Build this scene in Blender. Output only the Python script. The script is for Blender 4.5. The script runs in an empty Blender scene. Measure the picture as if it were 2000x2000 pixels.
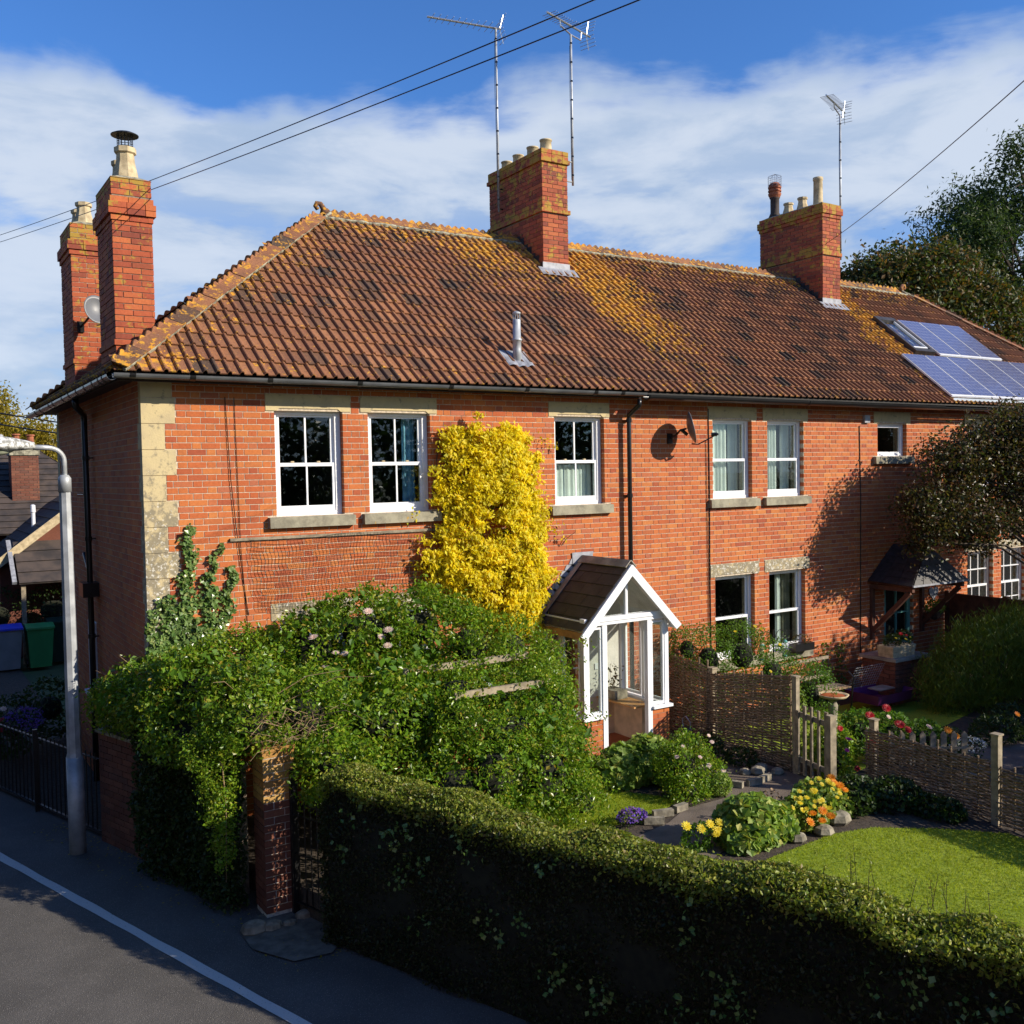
import bpy, math, random
import numpy as np
from mathutils import Vector, Matrix

sc = bpy.context.scene
COL = sc.collection
random.seed(7)
RNG = np.random.default_rng(11)

# ------------------------------------------------------------------ camera
CAM = (-2.4757, -11.7408, 4.4269)
YAW, PITCH, ROLL, FPX = 0.567894, 0.039771, -0.0178671, 1907.28
def cam_axes():
    cy, sy, cp, sp = math.cos(YAW), math.sin(YAW), math.cos(PITCH), math.sin(PITCH)
    f = Vector((sy*cp, cy*cp, -sp)); r = Vector((cy, -sy, 0)); u = r.cross(f)
    c, s = math.cos(ROLL), math.sin(ROLL)
    return r*c + u*s, u*c - r*s, f
cd = bpy.data.cameras.new('camera'); cam = bpy.data.objects.new('camera', cd); COL.objects.link(cam)
_r, _u, _f = cam_axes()
cam.matrix_world = Matrix(((_r.x, _u.x, -_f.x, CAM[0]), (_r.y, _u.y, -_f.y, CAM[1]), (_r.z, _u.z, -_f.z, CAM[2]), (0, 0, 0, 1)))
cd.sensor_width = 36; cd.lens = 36*FPX/2000; cd.clip_start = .05; cd.clip_end = 3000
sc.camera = cam

# ------------------------------------------------------------------ light
SUN_AZ, SUN_EL = 40.0, 26.0            # degrees: from -y towards +x, elevation
sun_dir = Vector((math.sin(math.radians(SUN_AZ))*math.cos(math.radians(SUN_EL)),
                  -math.cos(math.radians(SUN_AZ))*math.cos(math.radians(SUN_EL)), math.sin(math.radians(SUN_EL))))
sd = bpy.data.lights.new('sun', 'SUN'); sun = bpy.data.objects.new('sun', sd); COL.objects.link(sun)
sd.energy = 5.0; sd.angle = math.radians(.5); sd.color = (1, .90, .75)
sun.rotation_euler = sun_dir.to_track_quat('Z', 'Y').to_euler(); sun.location = (20, -30, 25)

class NT:
    """small node-tree helper"""
    def __init__(s, tree): s.t = tree; s.n = tree.nodes; s.l = tree.links
    def node(s, typ, **kw):
        n = s.n.new(typ)
        for k, v in kw.items(): setattr(n, k, v)
        return n
    def put(s, sock, v):
        if isinstance(v, bpy.types.NodeSocket): s.l.new(v, sock)
        elif v is not None:
            if sock.type == 'RGBA' and len(v) == 3: v = (*v, 1)
            sock.default_value = v
    def m(s, op, a, b=None, c=None, clamp=False):
        n = s.node('ShaderNodeMath', operation=op, use_clamp=clamp)
        s.put(n.inputs[0], a)
        if b is not None: s.put(n.inputs[1], b)
        if c is not None: s.put(n.inputs[2], c)
        return n.outputs[0]
    def noise(s, vec, scale, detail=3, rough=.55, out=0, dist=0):
        n = s.node('ShaderNodeTexNoise'); s.put(n.inputs['Vector'], vec)
        n.inputs['Scale'].default_value = scale; n.inputs['Detail'].default_value = detail
        n.inputs['Roughness'].default_value = rough; n.inputs['Distortion'].default_value = dist
        return n.outputs[out]
    def voro(s, vec, scale, out='Distance', rnd=1):
        n = s.node('ShaderNodeTexVoronoi'); s.put(n.inputs['Vector'], vec); n.inputs['Scale'].default_value = scale
        n.inputs['Randomness'].default_value = rnd
        return n.outputs[out]
    def mr(s, v, a, b, c=0., d=1., smooth=True):
        n = s.node('ShaderNodeMapRange'); n.interpolation_type = 'SMOOTHSTEP' if smooth else 'LINEAR'
        s.put(n.inputs['Value'], v)
        for k, x in zip(('From Min', 'From Max', 'To Min', 'To Max'), (a, b, c, d)): s.put(n.inputs[k], x)
        return n.outputs['Result']
    def mix(s, f, a, b, typ='MIX'):
        n = s.node('ShaderNodeMix', data_type='RGBA', blend_type=typ)
        s.put(n.inputs['Factor'], f); s.put(n.inputs['A'], a); s.put(n.inputs['B'], b)
        return n.outputs['Result']
    def ramp(s, f, cols, const=False):
        n = s.node('ShaderNodeValToRGB'); cr = n.color_ramp
        if const: cr.interpolation = 'CONSTANT'
        while len(cr.elements) < len(cols): cr.elements.new(.5)
        for i, c in enumerate(cols):
            cr.elements[i].position = i/len(cols) if const else i/(len(cols)-1)
            cr.elements[i].color = (*c, 1)
        s.put(n.inputs['Fac'], f); return n.outputs['Color']
    def scale(s, vec, v):
        n = s.node('ShaderNodeVectorMath', operation='MULTIPLY'); s.put(n.inputs[0], vec); n.inputs[1].default_value = v
        return n.outputs[0]
    def sep(s, vec):
        n = s.node('ShaderNodeSeparateXYZ'); s.put(n.inputs[0], vec); return n.outputs

world = bpy.data.worlds.new('World'); sc.world = world; world.use_nodes = True
w = NT(world.node_tree); bg = world.node_tree.nodes['Background']
sky = w.node('ShaderNodeTexSky', sky_type='NISHITA', sun_disc=False)
sky.sun_elevation = math.radians(SUN_EL); sky.sun_rotation = math.radians(180 - SUN_AZ)
sky.air_density = 1.0; sky.dust_density = .3; sky.ozone_density = 2.2; sky.altitude = 100
dirv = w.node('ShaderNodeTexCoord').outputs['Generated']
dx, dy, dz = w.sep(dirv)
zc = w.m('MAXIMUM', dz, .06)
pl = w.node('ShaderNodeCombineXYZ'); w.put(pl.inputs[0], w.m('DIVIDE', dx, zc)); w.put(pl.inputs[1], w.m('DIVIDE', dy, zc))
n1 = w.noise(dirv, 2.6, 5, .55); n2 = w.noise(w.scale(dirv, (1, 1, 3.2)), 5.2, 8, .58, dist=.25); n3 = w.noise(pl.outputs[0], .9, 8, .62)
# a broad bank of white cloud from the horizon up to about twenty degrees, thin wisps above
edge = w.m('ADD', w.m('MULTIPLY', dz, 1.0), w.m('MULTIPLY_ADD', n1, .20, -.10))
edge = w.m('ADD', edge, w.m('MULTIPLY_ADD', n2, .12, -.06))
bank = w.mr(edge, .365, .325)
gaps = w.mr(w.m('ADD', w.m('MULTIPLY', n2, .55), w.m('MULTIPLY', n1, .45)), .36, .50)
low = w.mr(dz, .30, .17, 0., 1.)
gapf = w.m('MAXIMUM', gaps, w.m('SUBTRACT', 1., low))
cloud = w.m('MULTIPLY', bank, w.m('MULTIPLY_ADD', gapf, .78, .14))
wisp = w.m('MULTIPLY', w.mr(n3, .62, .84), .25)
cloud = w.m('MAXIMUM', cloud, wisp)
shade = w.mix(w.mr(n2, .38, .62), (6.6, 8.4, 11.2), (10.0, 11.2, 13.0))
skyc = w.mix(1., sky.outputs[0], (.95, 1.7, 2.75), 'MULTIPLY')
w.put(bg.inputs['Color'], w.mix(cloud, skyc, shade)); bg.inputs['Strength'].default_value = .05
sc.view_settings.view_transform = 'Standard'; sc.view_settings.look = 'None'
sc.view_settings.exposure = 0.42; sc.view_settings.gamma = 1; sc.view_settings.use_curve_mapping = False
sc.cycles.max_bounces = 8; sc.cycles.transparent_max_bounces = 16

# ------------------------------------------------------------------ materials
def newmat(name):
    m = bpy.data.materials.new(name); m.use_nodes = True
    nt = NT(m.node_tree); b = m.node_tree.nodes['Principled BSDF']
    return m, nt, b
def pos(nt): return nt.node('ShaderNodeNewGeometry').outputs['Position']
def tint(nt):
    a = nt.node('ShaderNodeAttribute', attribute_name='tint').outputs['Fac']
    r = nt.node('ShaderNodeObjectInfo').outputs['Random']
    return nt.m('FRACT', nt.m('ADD', a, r))
def bump(nt, b, h, dist=.01, strength=.6):
    n = nt.node('ShaderNodeBump'); n.inputs['Distance'].default_value = dist; n.inputs['Strength'].default_value = strength
    nt.put(n.inputs['Height'], h); nt.l.new(n.outputs[0], b.inputs['Normal'])
def mat(name, col, rough=.7, var=.25, sc_=8., metal=0., spec=None, bmp=0., bsc=40., col2=None):
    """plain coloured surface with noise variation"""
    m, nt, b = newmat(name); p = pos(nt)
    n = nt.noise(p, sc_, 5)
    c2 = col2 or tuple(c*(1-var) for c in col); c1 = col if col2 else tuple(min(1, c*(1+var*.6)) for c in col)
    nt.put(b.inputs['Base Color'], nt.mix(nt.mr(n, .3, .7), c2, c1))
    b.inputs['Roughness'].default_value = rough; b.inputs['Metallic'].default_value = metal
    if spec is not None: b.inputs['Specular IOR Level'].default_value = spec
    if bmp: bump(nt, b, nt.noise(p, bsc, 4), bmp)
    return m
def leafmat(name, cols, rough=.45, trans=.35, spec=.5, tcol=None):
    m, nt, b = newmat(name); t = tint(nt)
    c = nt.ramp(t, cols)
    c = nt.mix(nt.mr(nt.noise(pos(nt), 3.5, 3), .3, .7), nt.mix(1., c, (.72, .72, .72), 'MULTIPLY'), c)
    nt.put(b.inputs['Base Color'], c); b.inputs['Roughness'].default_value = rough
    b.inputs['Specular IOR Level'].default_value = spec*.7
    tr = nt.node('ShaderNodeBsdfTranslucent'); nt.put(tr.inputs[0], nt.mix(1., c, tcol or (1.3, 1.35, .8), 'MULTIPLY'))
    mx = nt.node('ShaderNodeMixShader'); mx.inputs[0].default_value = trans
    nt.l.new(b.outputs[0], mx.inputs[1]); nt.l.new(tr.outputs[0], mx.inputs[2])
    nt.l.new(mx.outputs[0], m.node_tree.nodes['Material Output'].inputs[0])
    return m
M = {}
def brickmat(name, cols, lichen=None, dirt=.35, blotch=1.):
    m, nt, b = newmat(name); p = pos(nt); t = tint(nt)
    c = nt.ramp(t, cols)
    n = nt.noise(p, 34., 5, .65); c = nt.mix(nt.mr(n, .35, .75, 0, .45), c, nt.mix(1., c, (.55, .5, .5), 'MULTIPLY'))
    big = nt.noise(p, 1.1, 4); c = nt.mix(nt.mr(big, .4, .65, 0, dirt), c, nt.mix(1., c, (.72, .62, .6), 'MULTIPLY'))
    st_ = nt.noise(nt.scale(p, (3.2, 3.2, .35)), 1.6, 5, .6); c = nt.mix(nt.mr(st_, .52, .72, 0, .38), c, nt.mix(1., c, (.62, .55, .52), 'MULTIPLY'))
    white = nt.mr(nt.noise(p, 26., 6, .7), .70, .78, 0., .55*blotch)
    c = nt.mix(white, c, (.62, .52, .42))
    if lichen:
        x, y, z = nt.sep(p); a = None
        for z0, z1, z3, z2 in lichen:
            e = nt.m('MULTIPLY', nt.mr(z, z0, z1), nt.mr(z, z3, z2)); a = e if a is None else nt.m('MAXIMUM', a, e)
        l = nt.mr(nt.m('ADD', nt.noise(p, 7., 6, .65), nt.m('MULTIPLY', a, .13)), .57, .66, 0, .9)
        c = nt.mix(l, c, nt.mix(nt.noise(p, 20., 2), (.42, .22, .02), (.30, .24, .04)))
    nt.put(b.inputs['Base Color'], c); b.inputs['Roughness'].default_value = .88
    bump(nt, b, n, .004)
    return m
BR = [(.52, .135, .036), (.44, .10, .028), (.56, .175, .042), (.49, .125, .034), (.36, .078, .03), (.58, .20, .05), (.46, .11, .03), (.53, .15, .04), (.40, .12, .06)]
M['brick'] = brickmat('red_brick', BR)
M['brick_ch'] = brickmat('chimney_brick', [(.42, .10, .04), (.30, .06, .03), (.46, .13, .045), (.36, .075, .035), (.20, .05, .03), (.44, .11, .04)], lichen=[(9.45, 9.95, 10.5, 10.4), (8.97, 9.0, 9.30, 9.12)])
M['brick_ca'] = brickmat('old_chimney_brick', [(.50, .12, .04), (.36, .07, .03), (.54, .15, .045), (.42, .09, .035), (.22, .05, .03), (.52, .13, .04)], lichen=[(7.85, 8.2, 9., 8.9)])
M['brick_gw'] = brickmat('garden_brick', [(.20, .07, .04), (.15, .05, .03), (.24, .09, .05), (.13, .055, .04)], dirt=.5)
M['brick_py'] = brickmat('ochre_brick', [(.46, .25, .06), (.38, .19, .05), (.50, .30, .09), (.40, .17, .05)], dirt=.3)
M['mortar'] = mat('lime_mortar', (.56, .46, .34), .95, .3, 30., bmp=.004)
M['mortar_ch'] = mat('chimney_mortar', (.24, .19, .14), .95, .4, 20., bmp=.004)
M['mortar_p'] = mat('white_mortar', (.60, .55, .47), .95, .4, 20., bmp=.006)
m, nt, b = newmat('limestone'); p = pos(nt); M['stone'] = m
c = nt.mix(nt.mr(nt.noise(p, 3., 6, .6), .35, .65), (.56, .45, .24), (.47, .38, .22))
x, y, z = nt.sep(p)
wz = nt.mr(z, 5.2, 3.3, .0, .17)
c = nt.mix(nt.mr(nt.m('ADD', nt.noise(p, 9., 8, .7), wz), .54, .68, 0, .75), c, (.17, .15, .11))
c = nt.mix(nt.mr(nt.m('ADD', nt.noise(p, 22., 6, .7), wz), .70, .78, 0, .9), c, (.66, .63, .55))
nt.put(b.inputs['Base Color'], c); b.inputs['Roughness'].default_value = .92; bump(nt, b, nt.noise(p, 50., 5), .004)
m, nt, b = newmat('weathered_sill'); p = pos(nt); M['sill'] = m
c = nt.mix(nt.mr(nt.noise(p, 6., 7, .65), .35, .65), (.34, .31, .22), (.20, .18, .13))
c = nt.mix(nt.mr(nt.noise(p, 11., 5, .6), .66, .72), c, (.42, .25, .05))
nt.put(b.inputs['Base Color'], c); b.inputs['Roughness'].default_value = .95; bump(nt, b, nt.noise(p, 60., 5), .005)
# roof tiles with lichen that has its own shape on the roof
def tilemat(name, lich=1.):
    m, nt, b = newmat(name); p = pos(nt); t = tint(nt); x, y, z = nt.sep(p)
    c = nt.ramp(t, [(.25, .098, .045), (.33, .135, .055), (.20, .078, .038), (.28, .112, .048), (.37, .16, .07), (.23, .09, .042), (.10, .055, .034), (.27, .108, .046), (.06, .042, .03), (.31, .125, .055), (.22, .10, .05), (.29, .11, .045)])
    f = nt.noise(p, 40., 6, .7)
    c = nt.mix(nt.mr(f, .35, .7, 0, .7), c, nt.mix(1., c, (.45, .42, .42), 'MULTIPLY'))
    moss = nt.mr(nt.noise(p, 2.6, 8, .7), .50, .66, 0, .6)
    c = nt.mix(moss, c, nt.mix(.5, c, (.06, .042, .026)))
    c = nt.mix(nt.mr(nt.noise(p, 45., 5, .7), .56, .68, 0, .55), c, (.40, .22, .06))
    x = nt.m('ADD', x, nt.m('MULTIPLY_ADD', nt.noise(p, 1.1, 5, .6), 2.6, -1.3))
    s1 = nt.m('MULTIPLY', nt.mr(x, 7.3, 8.1), nt.mr(x, 9.9, 8.5)); s1 = nt.m('MULTIPLY', s1, nt.mr(z, 5.9, 7.2, .25, 1.))
    s2 = nt.m('MULTIPLY', nt.mr(x, 14.6, 15.1), nt.mr(x, 16.6, 15.6)); s2 = nt.m('MULTIPLY', s2, nt.mr(z, 5.7, 6.8, .35, 1.))
    s3 = nt.mr(z, 7.9, 8.5, 0., .62)
    s4 = nt.m('MULTIPLY', nt.mr(x, 4.6, 6.2), nt.m('MULTIPLY', nt.mr(x, 8., 7.2), nt.mr(z, 7.0, 8.3, 0., .85)))
    s5 = nt.mr(nt.m('SUBTRACT', z, nt.m('MULTIPLY', x, .77)), 5.1, 5.85, 0., .5)
    W = nt.m('MAXIMUM', nt.m('MAXIMUM', s1, s2), nt.m('MAXIMUM', nt.m('MAXIMUM', s3, s4), s5))
    W = nt.m('ADD', W, nt.mr(z, 6.0, 5.7, 0., .25))
    ln = nt.m('ADD', nt.m('MULTIPLY_ADD', nt.noise(p, 24., 4, .6), .35, -.175), nt.m('ADD', nt.noise(p, 9.5, 7, .66), nt.m('MULTIPLY', W, .21*lich)))
    l = nt.mr(ln, .63, .71)
    lc = nt.mix(nt.mr(nt.noise(p, 17., 4), .35, .65), (.62, .27, .016), (.46, .25, .03))
    c = nt.mix(l, c, lc)
    g = nt.mr(nt.m('ADD', nt.noise(p, 33., 5, .6), nt.m('MULTIPLY', W, .02)), .70, .74)
    c = nt.mix(nt.m('MULTIPLY', g, .8), c, (.42, .39, .33))
    gm = nt.mr(nt.m('ADD', nt.noise(p, 5., 5), nt.m('MULTIPLY', W, .10)), .74, .78, 0, .8); c = nt.mix(gm, c, (.07, .09, .02))
    nt.put(b.inputs['Base Color'], c); b.inputs['Roughness'].default_value = .85
    bump(nt, b, nt.m('ADD', f, nt.m('MULTIPLY', l, .8)), .006)
    return m
M['tile'] = tilemat('clay_roof_tile'); M['ridge'] = tilemat('clay_ridge_tile', .95)
M['bed'] = mat('ridge_mortar', (.30, .28, .20), .95, .6, 14., bmp=.02, bsc=25.)
M['slate'] = mat('dark_slate', (.035, .032, .034), .55, .5, 9., bmp=.004)
M['slate_porch'] = mat('porch_slate', (.042, .038, .036), .7, .5, 7., bmp=.005, col2=(.02, .018, .017))
M['lead'] = mat('lead_flashing', (.29, .30, .33), .5, .3, 12.)
M['upvc'] = mat('white_paint', (.82, .83, .85), .35, .05, 3.)
M['plaster'] = mat('white_plaster', (.72, .68, .62), .8, .12, 5., bmp=.004)
M['cream'] = mat('cream_limewash', (.62, .50, .38), .85, .2, 5., bmp=.004)
M['black'] = mat('black_plastic', (.012, .012, .013), .28, .2, 5.)
M['gutter'] = mat('grey_plastic', (.10, .105, .11), .22, .25, 4.)
M['fascia'] = mat('dark_fascia', (.035, .02, .015), .7, .3, 5.)
M['iron'] = mat('black_iron', (.01, .01, .011), .4, .3, 20.)
M['galv'] = mat('galvanised_steel', (.42, .44, .46), .5, .25, 6., metal=.3)
M['alu'] = mat('aluminium', (.75, .75, .76), .3, .1, 10., metal=.9)
M['potc'] = mat('buff_clay', (.62, .50, .30), .85, .3, 9., bmp=.004, col2=(.36, .28, .16))
M['potr'] = mat('red_clay', (.34, .11, .05), .8, .3, 9.)
M['pots'] = mat('sooty_clay', (.05, .035, .03), .8, .3, 9.)
M['wood'] = mat('grey_oak', (.27, .22, .15), .85, .4, 14., bmp=.004)
M['woodl'] = mat('varnished_pine', (.52, .27, .09), .5, .2, 8.)
M['woodb'] = mat('brown_joinery', (.20, .085, .025), .45, .3, 8.)
M['woodf'] = mat('brown_fence', (.11, .04, .02), .8, .4, 8.)
M['withy'] = mat('hazel_rod', (.32, .23, .14), .8, .5, 30., col2=(.13, .085, .05))
M['bark'] = mat('bark', (.07, .05, .035), .9, .4, 12., bmp=.01)
M['dead'] = mat('dry_stem', (.30, .20, .11), .9, .4, 30.)
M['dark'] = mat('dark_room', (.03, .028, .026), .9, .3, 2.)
M['core'] = mat('light_block_core', (.012, .014, .006), 1., .5, 14.)  # near-black filler inside foliage, added to block light between the leaves
M['blue_cloth'] = mat('blue_curtain', (.20, .42, .58), .9, .3, 12.)
M['white_cloth'] = mat('white_curtain', (.74, .78, .74), .9, .08, 6.)
M['terra'] = mat('terracotta_tile', (.36, .085, .025), .6, .2, 6.)
M['concrete'] = mat('concrete', (.30, .27, .22), .9, .35, 5., bmp=.006)
M['rock'] = mat('rough_stone', (.26, .23, .17), .95, .5, 8., bmp=.02, bsc=14.)
m, nt, b = newmat('window_glass'); M['glass'] = m
tr = nt.node('ShaderNodeBsdfTransparent'); tr.inputs[0].default_value = (.86, .9, .88, 1)
gl = nt.node('ShaderNodeBsdfGlossy'); gl.inputs['Roughness'].default_value = .015; gl.inputs[0].default_value = (.9, .95, 1, 1)
lw = nt.node('ShaderNodeLayerWeight'); lw.inputs['Blend'].default_value = .5; fr = nt.m('MULTIPLY_ADD', nt.m('POWER', lw.outputs['Facing'], 4.), .90, .05)
mx = nt.node('ShaderNodeMixShader'); nt.l.new(fr, mx.inputs[0]); nt.l.new(tr.outputs[0], mx.inputs[1]); nt.l.new(gl.outputs[0], mx.inputs[2])
nt.l.new(mx.outputs[0], m.node_tree.nodes['Material Output'].inputs[0])
# ground surfaces
m, nt, b = newmat('asphalt'); p = pos(nt); M['asphalt'] = m
c = nt.mix(nt.mr(nt.noise(p, 1.3, 6), .35, .65), (.115, .105, .095), (.08, .073, .066))
c = nt.mix(nt.mr(nt.noise(p, 38., 3, .7), .35, .7, 0., .55), c, (.07, .066, .06)); c = nt.mix(nt.mr(nt.voro(p, 60.), .26, .05), c, (.34, .32, .28)); c = nt.mix(nt.mr(nt.noise(p, 160., 2), .6, .75), c, (.02, .02, .02))
nt.put(b.inputs['Base Color'], c); b.inputs['Roughness'].default_value = .85; bump(nt, b, nt.voro(p, 95.), .006)
m, nt, b = newmat('road_paint'); p = pos(nt); M['paint'] = m
c = nt.mix(nt.mr(nt.noise(p, 45., 6, .7), .60, .68), (.56, .55, .52), (.09, .085, .08))
nt.put(b.inputs['Base Color'], c); b.inputs['Roughness'].default_value = .8; bump(nt, b, nt.voro(p, 95.), .004)
m, nt, b = newmat('lawn_grass_ground'); p = pos(nt); M['lawn'] = m
c = nt.mix(nt.mr(nt.noise(p, 2.2, 6), .3, .7), (.26, .33, .012), (.32, .38, .016)); c = nt.mix(nt.mr(nt.noise(p, 60., 4), .4, .7), c, (.13, .22, .01))
nt.put(b.inputs['Base Color'], c); b.inputs['Roughness'].default_value = .9; bump(nt, b, nt.noise(p, 120., 3), .02)
m, nt, b = newmat('soil'); p = pos(nt); M['soil'] = m
c = nt.mix(nt.mr(nt.noise(p, 14., 6, .7), .35, .65), (.035, .025, .017), (.075, .055, .038))
nt.put(b.inputs['Base Color'], c); b.inputs['Roughness'].default_value = 1; bump(nt, b, nt.noise(p, 30., 5), .03)
m, nt, b = newmat('gravel_path'); p = pos(nt); M['path'] = m
c = nt.mix(nt.mr(nt.noise(p, 3., 6), .35, .65), (.16, .125, .095), (.105, .08, .06)); c = nt.mix(nt.mr(nt.voro(p, 70.), .25, .05), c, (.28, .24, .19))
nt.put(b.inputs['Base Color'], c); b.inputs['Roughness'].default_value = .95; bump(nt, b, nt.noise(p, 70., 4), .012)
M['turf'] = mat('rough_turf', (.05, .075, .02), .95, .4, .8)
# leaves
G = leafmat
M['lf_hedge'] = G('hedge_leaf', [(0.144, 0.221, 0.023), (0.216, 0.286, 0.027), (0.324, 0.351, 0.045), (0.096, 0.143, 0.018), (0.432, 0.429, 0.063), (0.156, 0.234, 0.027), (0.312, 0.234, 0.072)], .4)
M['lf_front'] = G('shaded_hedge_leaf', [(.03, .045, .011), (.045, .065, .014), (.022, .035, .01), (.06, .07, .018), (.055, .04, .02), (.03, .055, .014)], .4)  # darker copy of the hedge leaf, shade of the street face put into colour
M['lf_rose'] = G('rose_leaf', [(0.116, 0.230, 0.014), (0.179, 0.333, 0.018), (0.074, 0.154, 0.011), (0.252, 0.397, 0.022), (0.126, 0.256, 0.016), (0.336, 0.448, 0.028), (0.095, 0.192, 0.014), (0.399, 0.410, 0.040), (0.053, 0.115, 0.010)], .3, .38)
M['lf_yellow'] = G('golden_leaf', [(.92, .80, .02), (.90, .72, .02), (.93, .85, .04), (.86, .75, .02), (.92, .78, .02), (.70, .68, .05), (.93, .82, .04), (.90, .66, .02)], .5, .5, tcol=(1.15, 1.1, .6))
M['lf_ivy'] = G('ivy_leaf', [(.08, .16, .03), (.13, .23, .05), (.22, .32, .10), (.10, .18, .035), (.34, .38, .12)], .28, .2)
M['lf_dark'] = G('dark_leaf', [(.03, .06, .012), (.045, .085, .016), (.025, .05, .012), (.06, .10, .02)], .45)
M['lf_mallow'] = G('mallow_leaf', [(0.196, 0.304, 0.050), (0.253, 0.378, 0.061), (0.138, 0.242, 0.033), (0.310, 0.420, 0.077), (0.437, 0.420, 0.077)], .5)
M['lf_shrub'] = G('shrub_leaf', [(0.077, 0.187, 0.013), (0.132, 0.264, 0.017), (0.055, 0.132, 0.011), (0.176, 0.319, 0.025)], .5)
M['lf_broom'] = G('broom_leaf', [(0.084, 0.156, 0.012), (0.132, 0.204, 0.014), (0.180, 0.216, 0.018), (0.060, 0.120, 0.012)], .5)
M['lf_maple'] = G('small_tree_leaf', [(.04, .06, .014), (.09, .045, .022), (.05, .08, .016), (.13, .06, .03), (.035, .05, .014), (.16, .13, .03)], .4)
M['lf_ash'] = G('ash_leaf', [(.04, .075, .016), (.06, .10, .02), (.03, .055, .013), (.09, .14, .028)], .5)
M['lf_autumn'] = G('autumn_leaf', [(.045, .07, .013), (.06, .09, .016), (.10, .10, .02), (.20, .10, .02), (.035, .055, .012), (.08, .11, .02)], .5)
M['lf_birch'] = G('birch_leaf', [(0.374, 0.289, 0.025), (0.287, 0.234, 0.020), (0.489, 0.358, 0.030), (0.216, 0.193, 0.020), (0.402, 0.275, 0.030)], .5, .45)
M['lf_grass'] = G('grass_blade', [(.31, .38, .012), (.37, .43, .016), (.24, .31, .012), (.42, .45, .03)], .5, .4)
M['fl_pink'] = G('pink_petal', [(.86, .62, .58), (.88, .74, .64), (.85, .58, .56), (.88, .82, .74)], .5)
M['fl_red'] = G('crimson_petal', [(.45, .006, .012), (.60, .012, .02), (.30, .004, .01)], .5, .25)
M['fl_yellow'] = G('yellow_petal', [(.86, .70, .03), (.82, .62, .02), (.88, .78, .10)], .5)
M['fl_orange'] = G('orange_petal', [(.82, .27, .008), (.86, .36, .012), (.74, .20, .005)], .5)
M['fl_white'] = G('white_petal', [(.78, .80, .82), (.70, .74, .80)], .5)
M['fl_purple'] = G('violet_petal', [(.14, .07, .52), (.20, .10, .60), (.30, .12, .42)], .5)
M['fl_mag'] = G('magenta_petal', [(.55, .03, .30), (.62, .05, .38)], .5)

m, nt, b = newmat('solar_cells'); p = pos(nt); M['solar'] = m
x, y, z = nt.sep(p); gx = nt.m('FRACT', nt.m('DIVIDE', x, .1275)); gy = nt.m('FRACT', nt.m('DIVIDE', y, .1))
ln = nt.m('MAXIMUM', nt.m('LESS_THAN', gx, .05), nt.m('LESS_THAN', gy, .06))
c = nt.mix(nt.voro(p, 30., 'Color'), (.085, .085, .16), (.13, .13, .22)); c = nt.mix(nt.m('MULTIPLY', ln, .6), c, (.38, .39, .45))
nt.put(b.inputs['Base Color'], c); b.inputs['Roughness'].default_value = .22; b.inputs['Coat Weight'].default_value = .6; b.inputs['Coat Roughness'].default_value = .05
M['panelframe'] = mat('anodised_frame', (.70, .71, .73), .35, .05, 4.)
M['paving'] = mat('mossy_paving', (.15, .135, .11), .9, .4, 7., bmp=.006)

# ------------------------------------------------------------------ geometry helpers
def wmat(o):
    m_ = o.matrix_basis.copy()
    return wmat(o.parent) @ o.matrix_parent_inverse @ m_ if o.parent else m_
def link(o, parent=None):
    COL.objects.link(o)
    if parent is not None:
        o.parent = parent; o.matrix_parent_inverse = wmat(parent).inverted()   # parts are written in world coordinates
    return o
def np_mesh(name, V, F, tints=None, smooth=False):
    """V (n,3), F (m,k) uniform polygons, tints per vertex"""
    V = np.asarray(V, dtype=np.float32); F = np.asarray(F, dtype=np.int32)
    me = bpy.data.meshes.new(name); k = F.shape[1]
    me.vertices.add(len(V)); me.vertices.foreach_set('co', V.ravel())
    me.loops.add(F.size); me.loops.foreach_set('vertex_index', F.ravel())
    me.polygons.add(len(F)); me.polygons.foreach_set('loop_start', np.arange(0, F.size, k, dtype=np.int32))
    me.polygons.foreach_set('loop_total', np.full(len(F), k, dtype=np.int32))
    me.polygons.foreach_set('use_smooth', np.full(len(F), bool(smooth)))
    if tints is not None:
        a = me.attributes.new('tint', 'FLOAT', 'POINT'); a.data.foreach_set('value', np.asarray(tints, dtype=np.float32))
    me.update(calc_edges=True)
    return me
def obj(name, me, mt=None, parent=None, kind=None, loc=None, mw=None):
    o = bpy.data.objects.new(name, me)
    if mt is not None and me is not None and not me.materials: me.materials.append(mt)
    link(o, parent)
    if loc is not None: o.location = loc
    if mw is not None: o.matrix_basis = mw
    if kind: o['kind'] = kind
    return o
def thing(name, label, cat, loc=(0, 0, 0), group=None):
    """an Empty at the thing's base that parents its parts (parts keep world coordinates through the inverse)"""
    o = bpy.data.objects.new(name, None); link(o); o.location = loc; o.empty_display_size = .2
    o['label'] = label; o['category'] = cat
    if group: o['group'] = group
    return o
def tag(o, label, cat, group=None):
    o['label'] = label; o['category'] = cat
    if group: o['group'] = group
    return o
BOXF = [(0, 3, 2, 1), (4, 5, 6, 7), (0, 1, 5, 4), (1, 2, 6, 5), (2, 3, 7, 6), (3, 0, 4, 7)]
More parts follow.
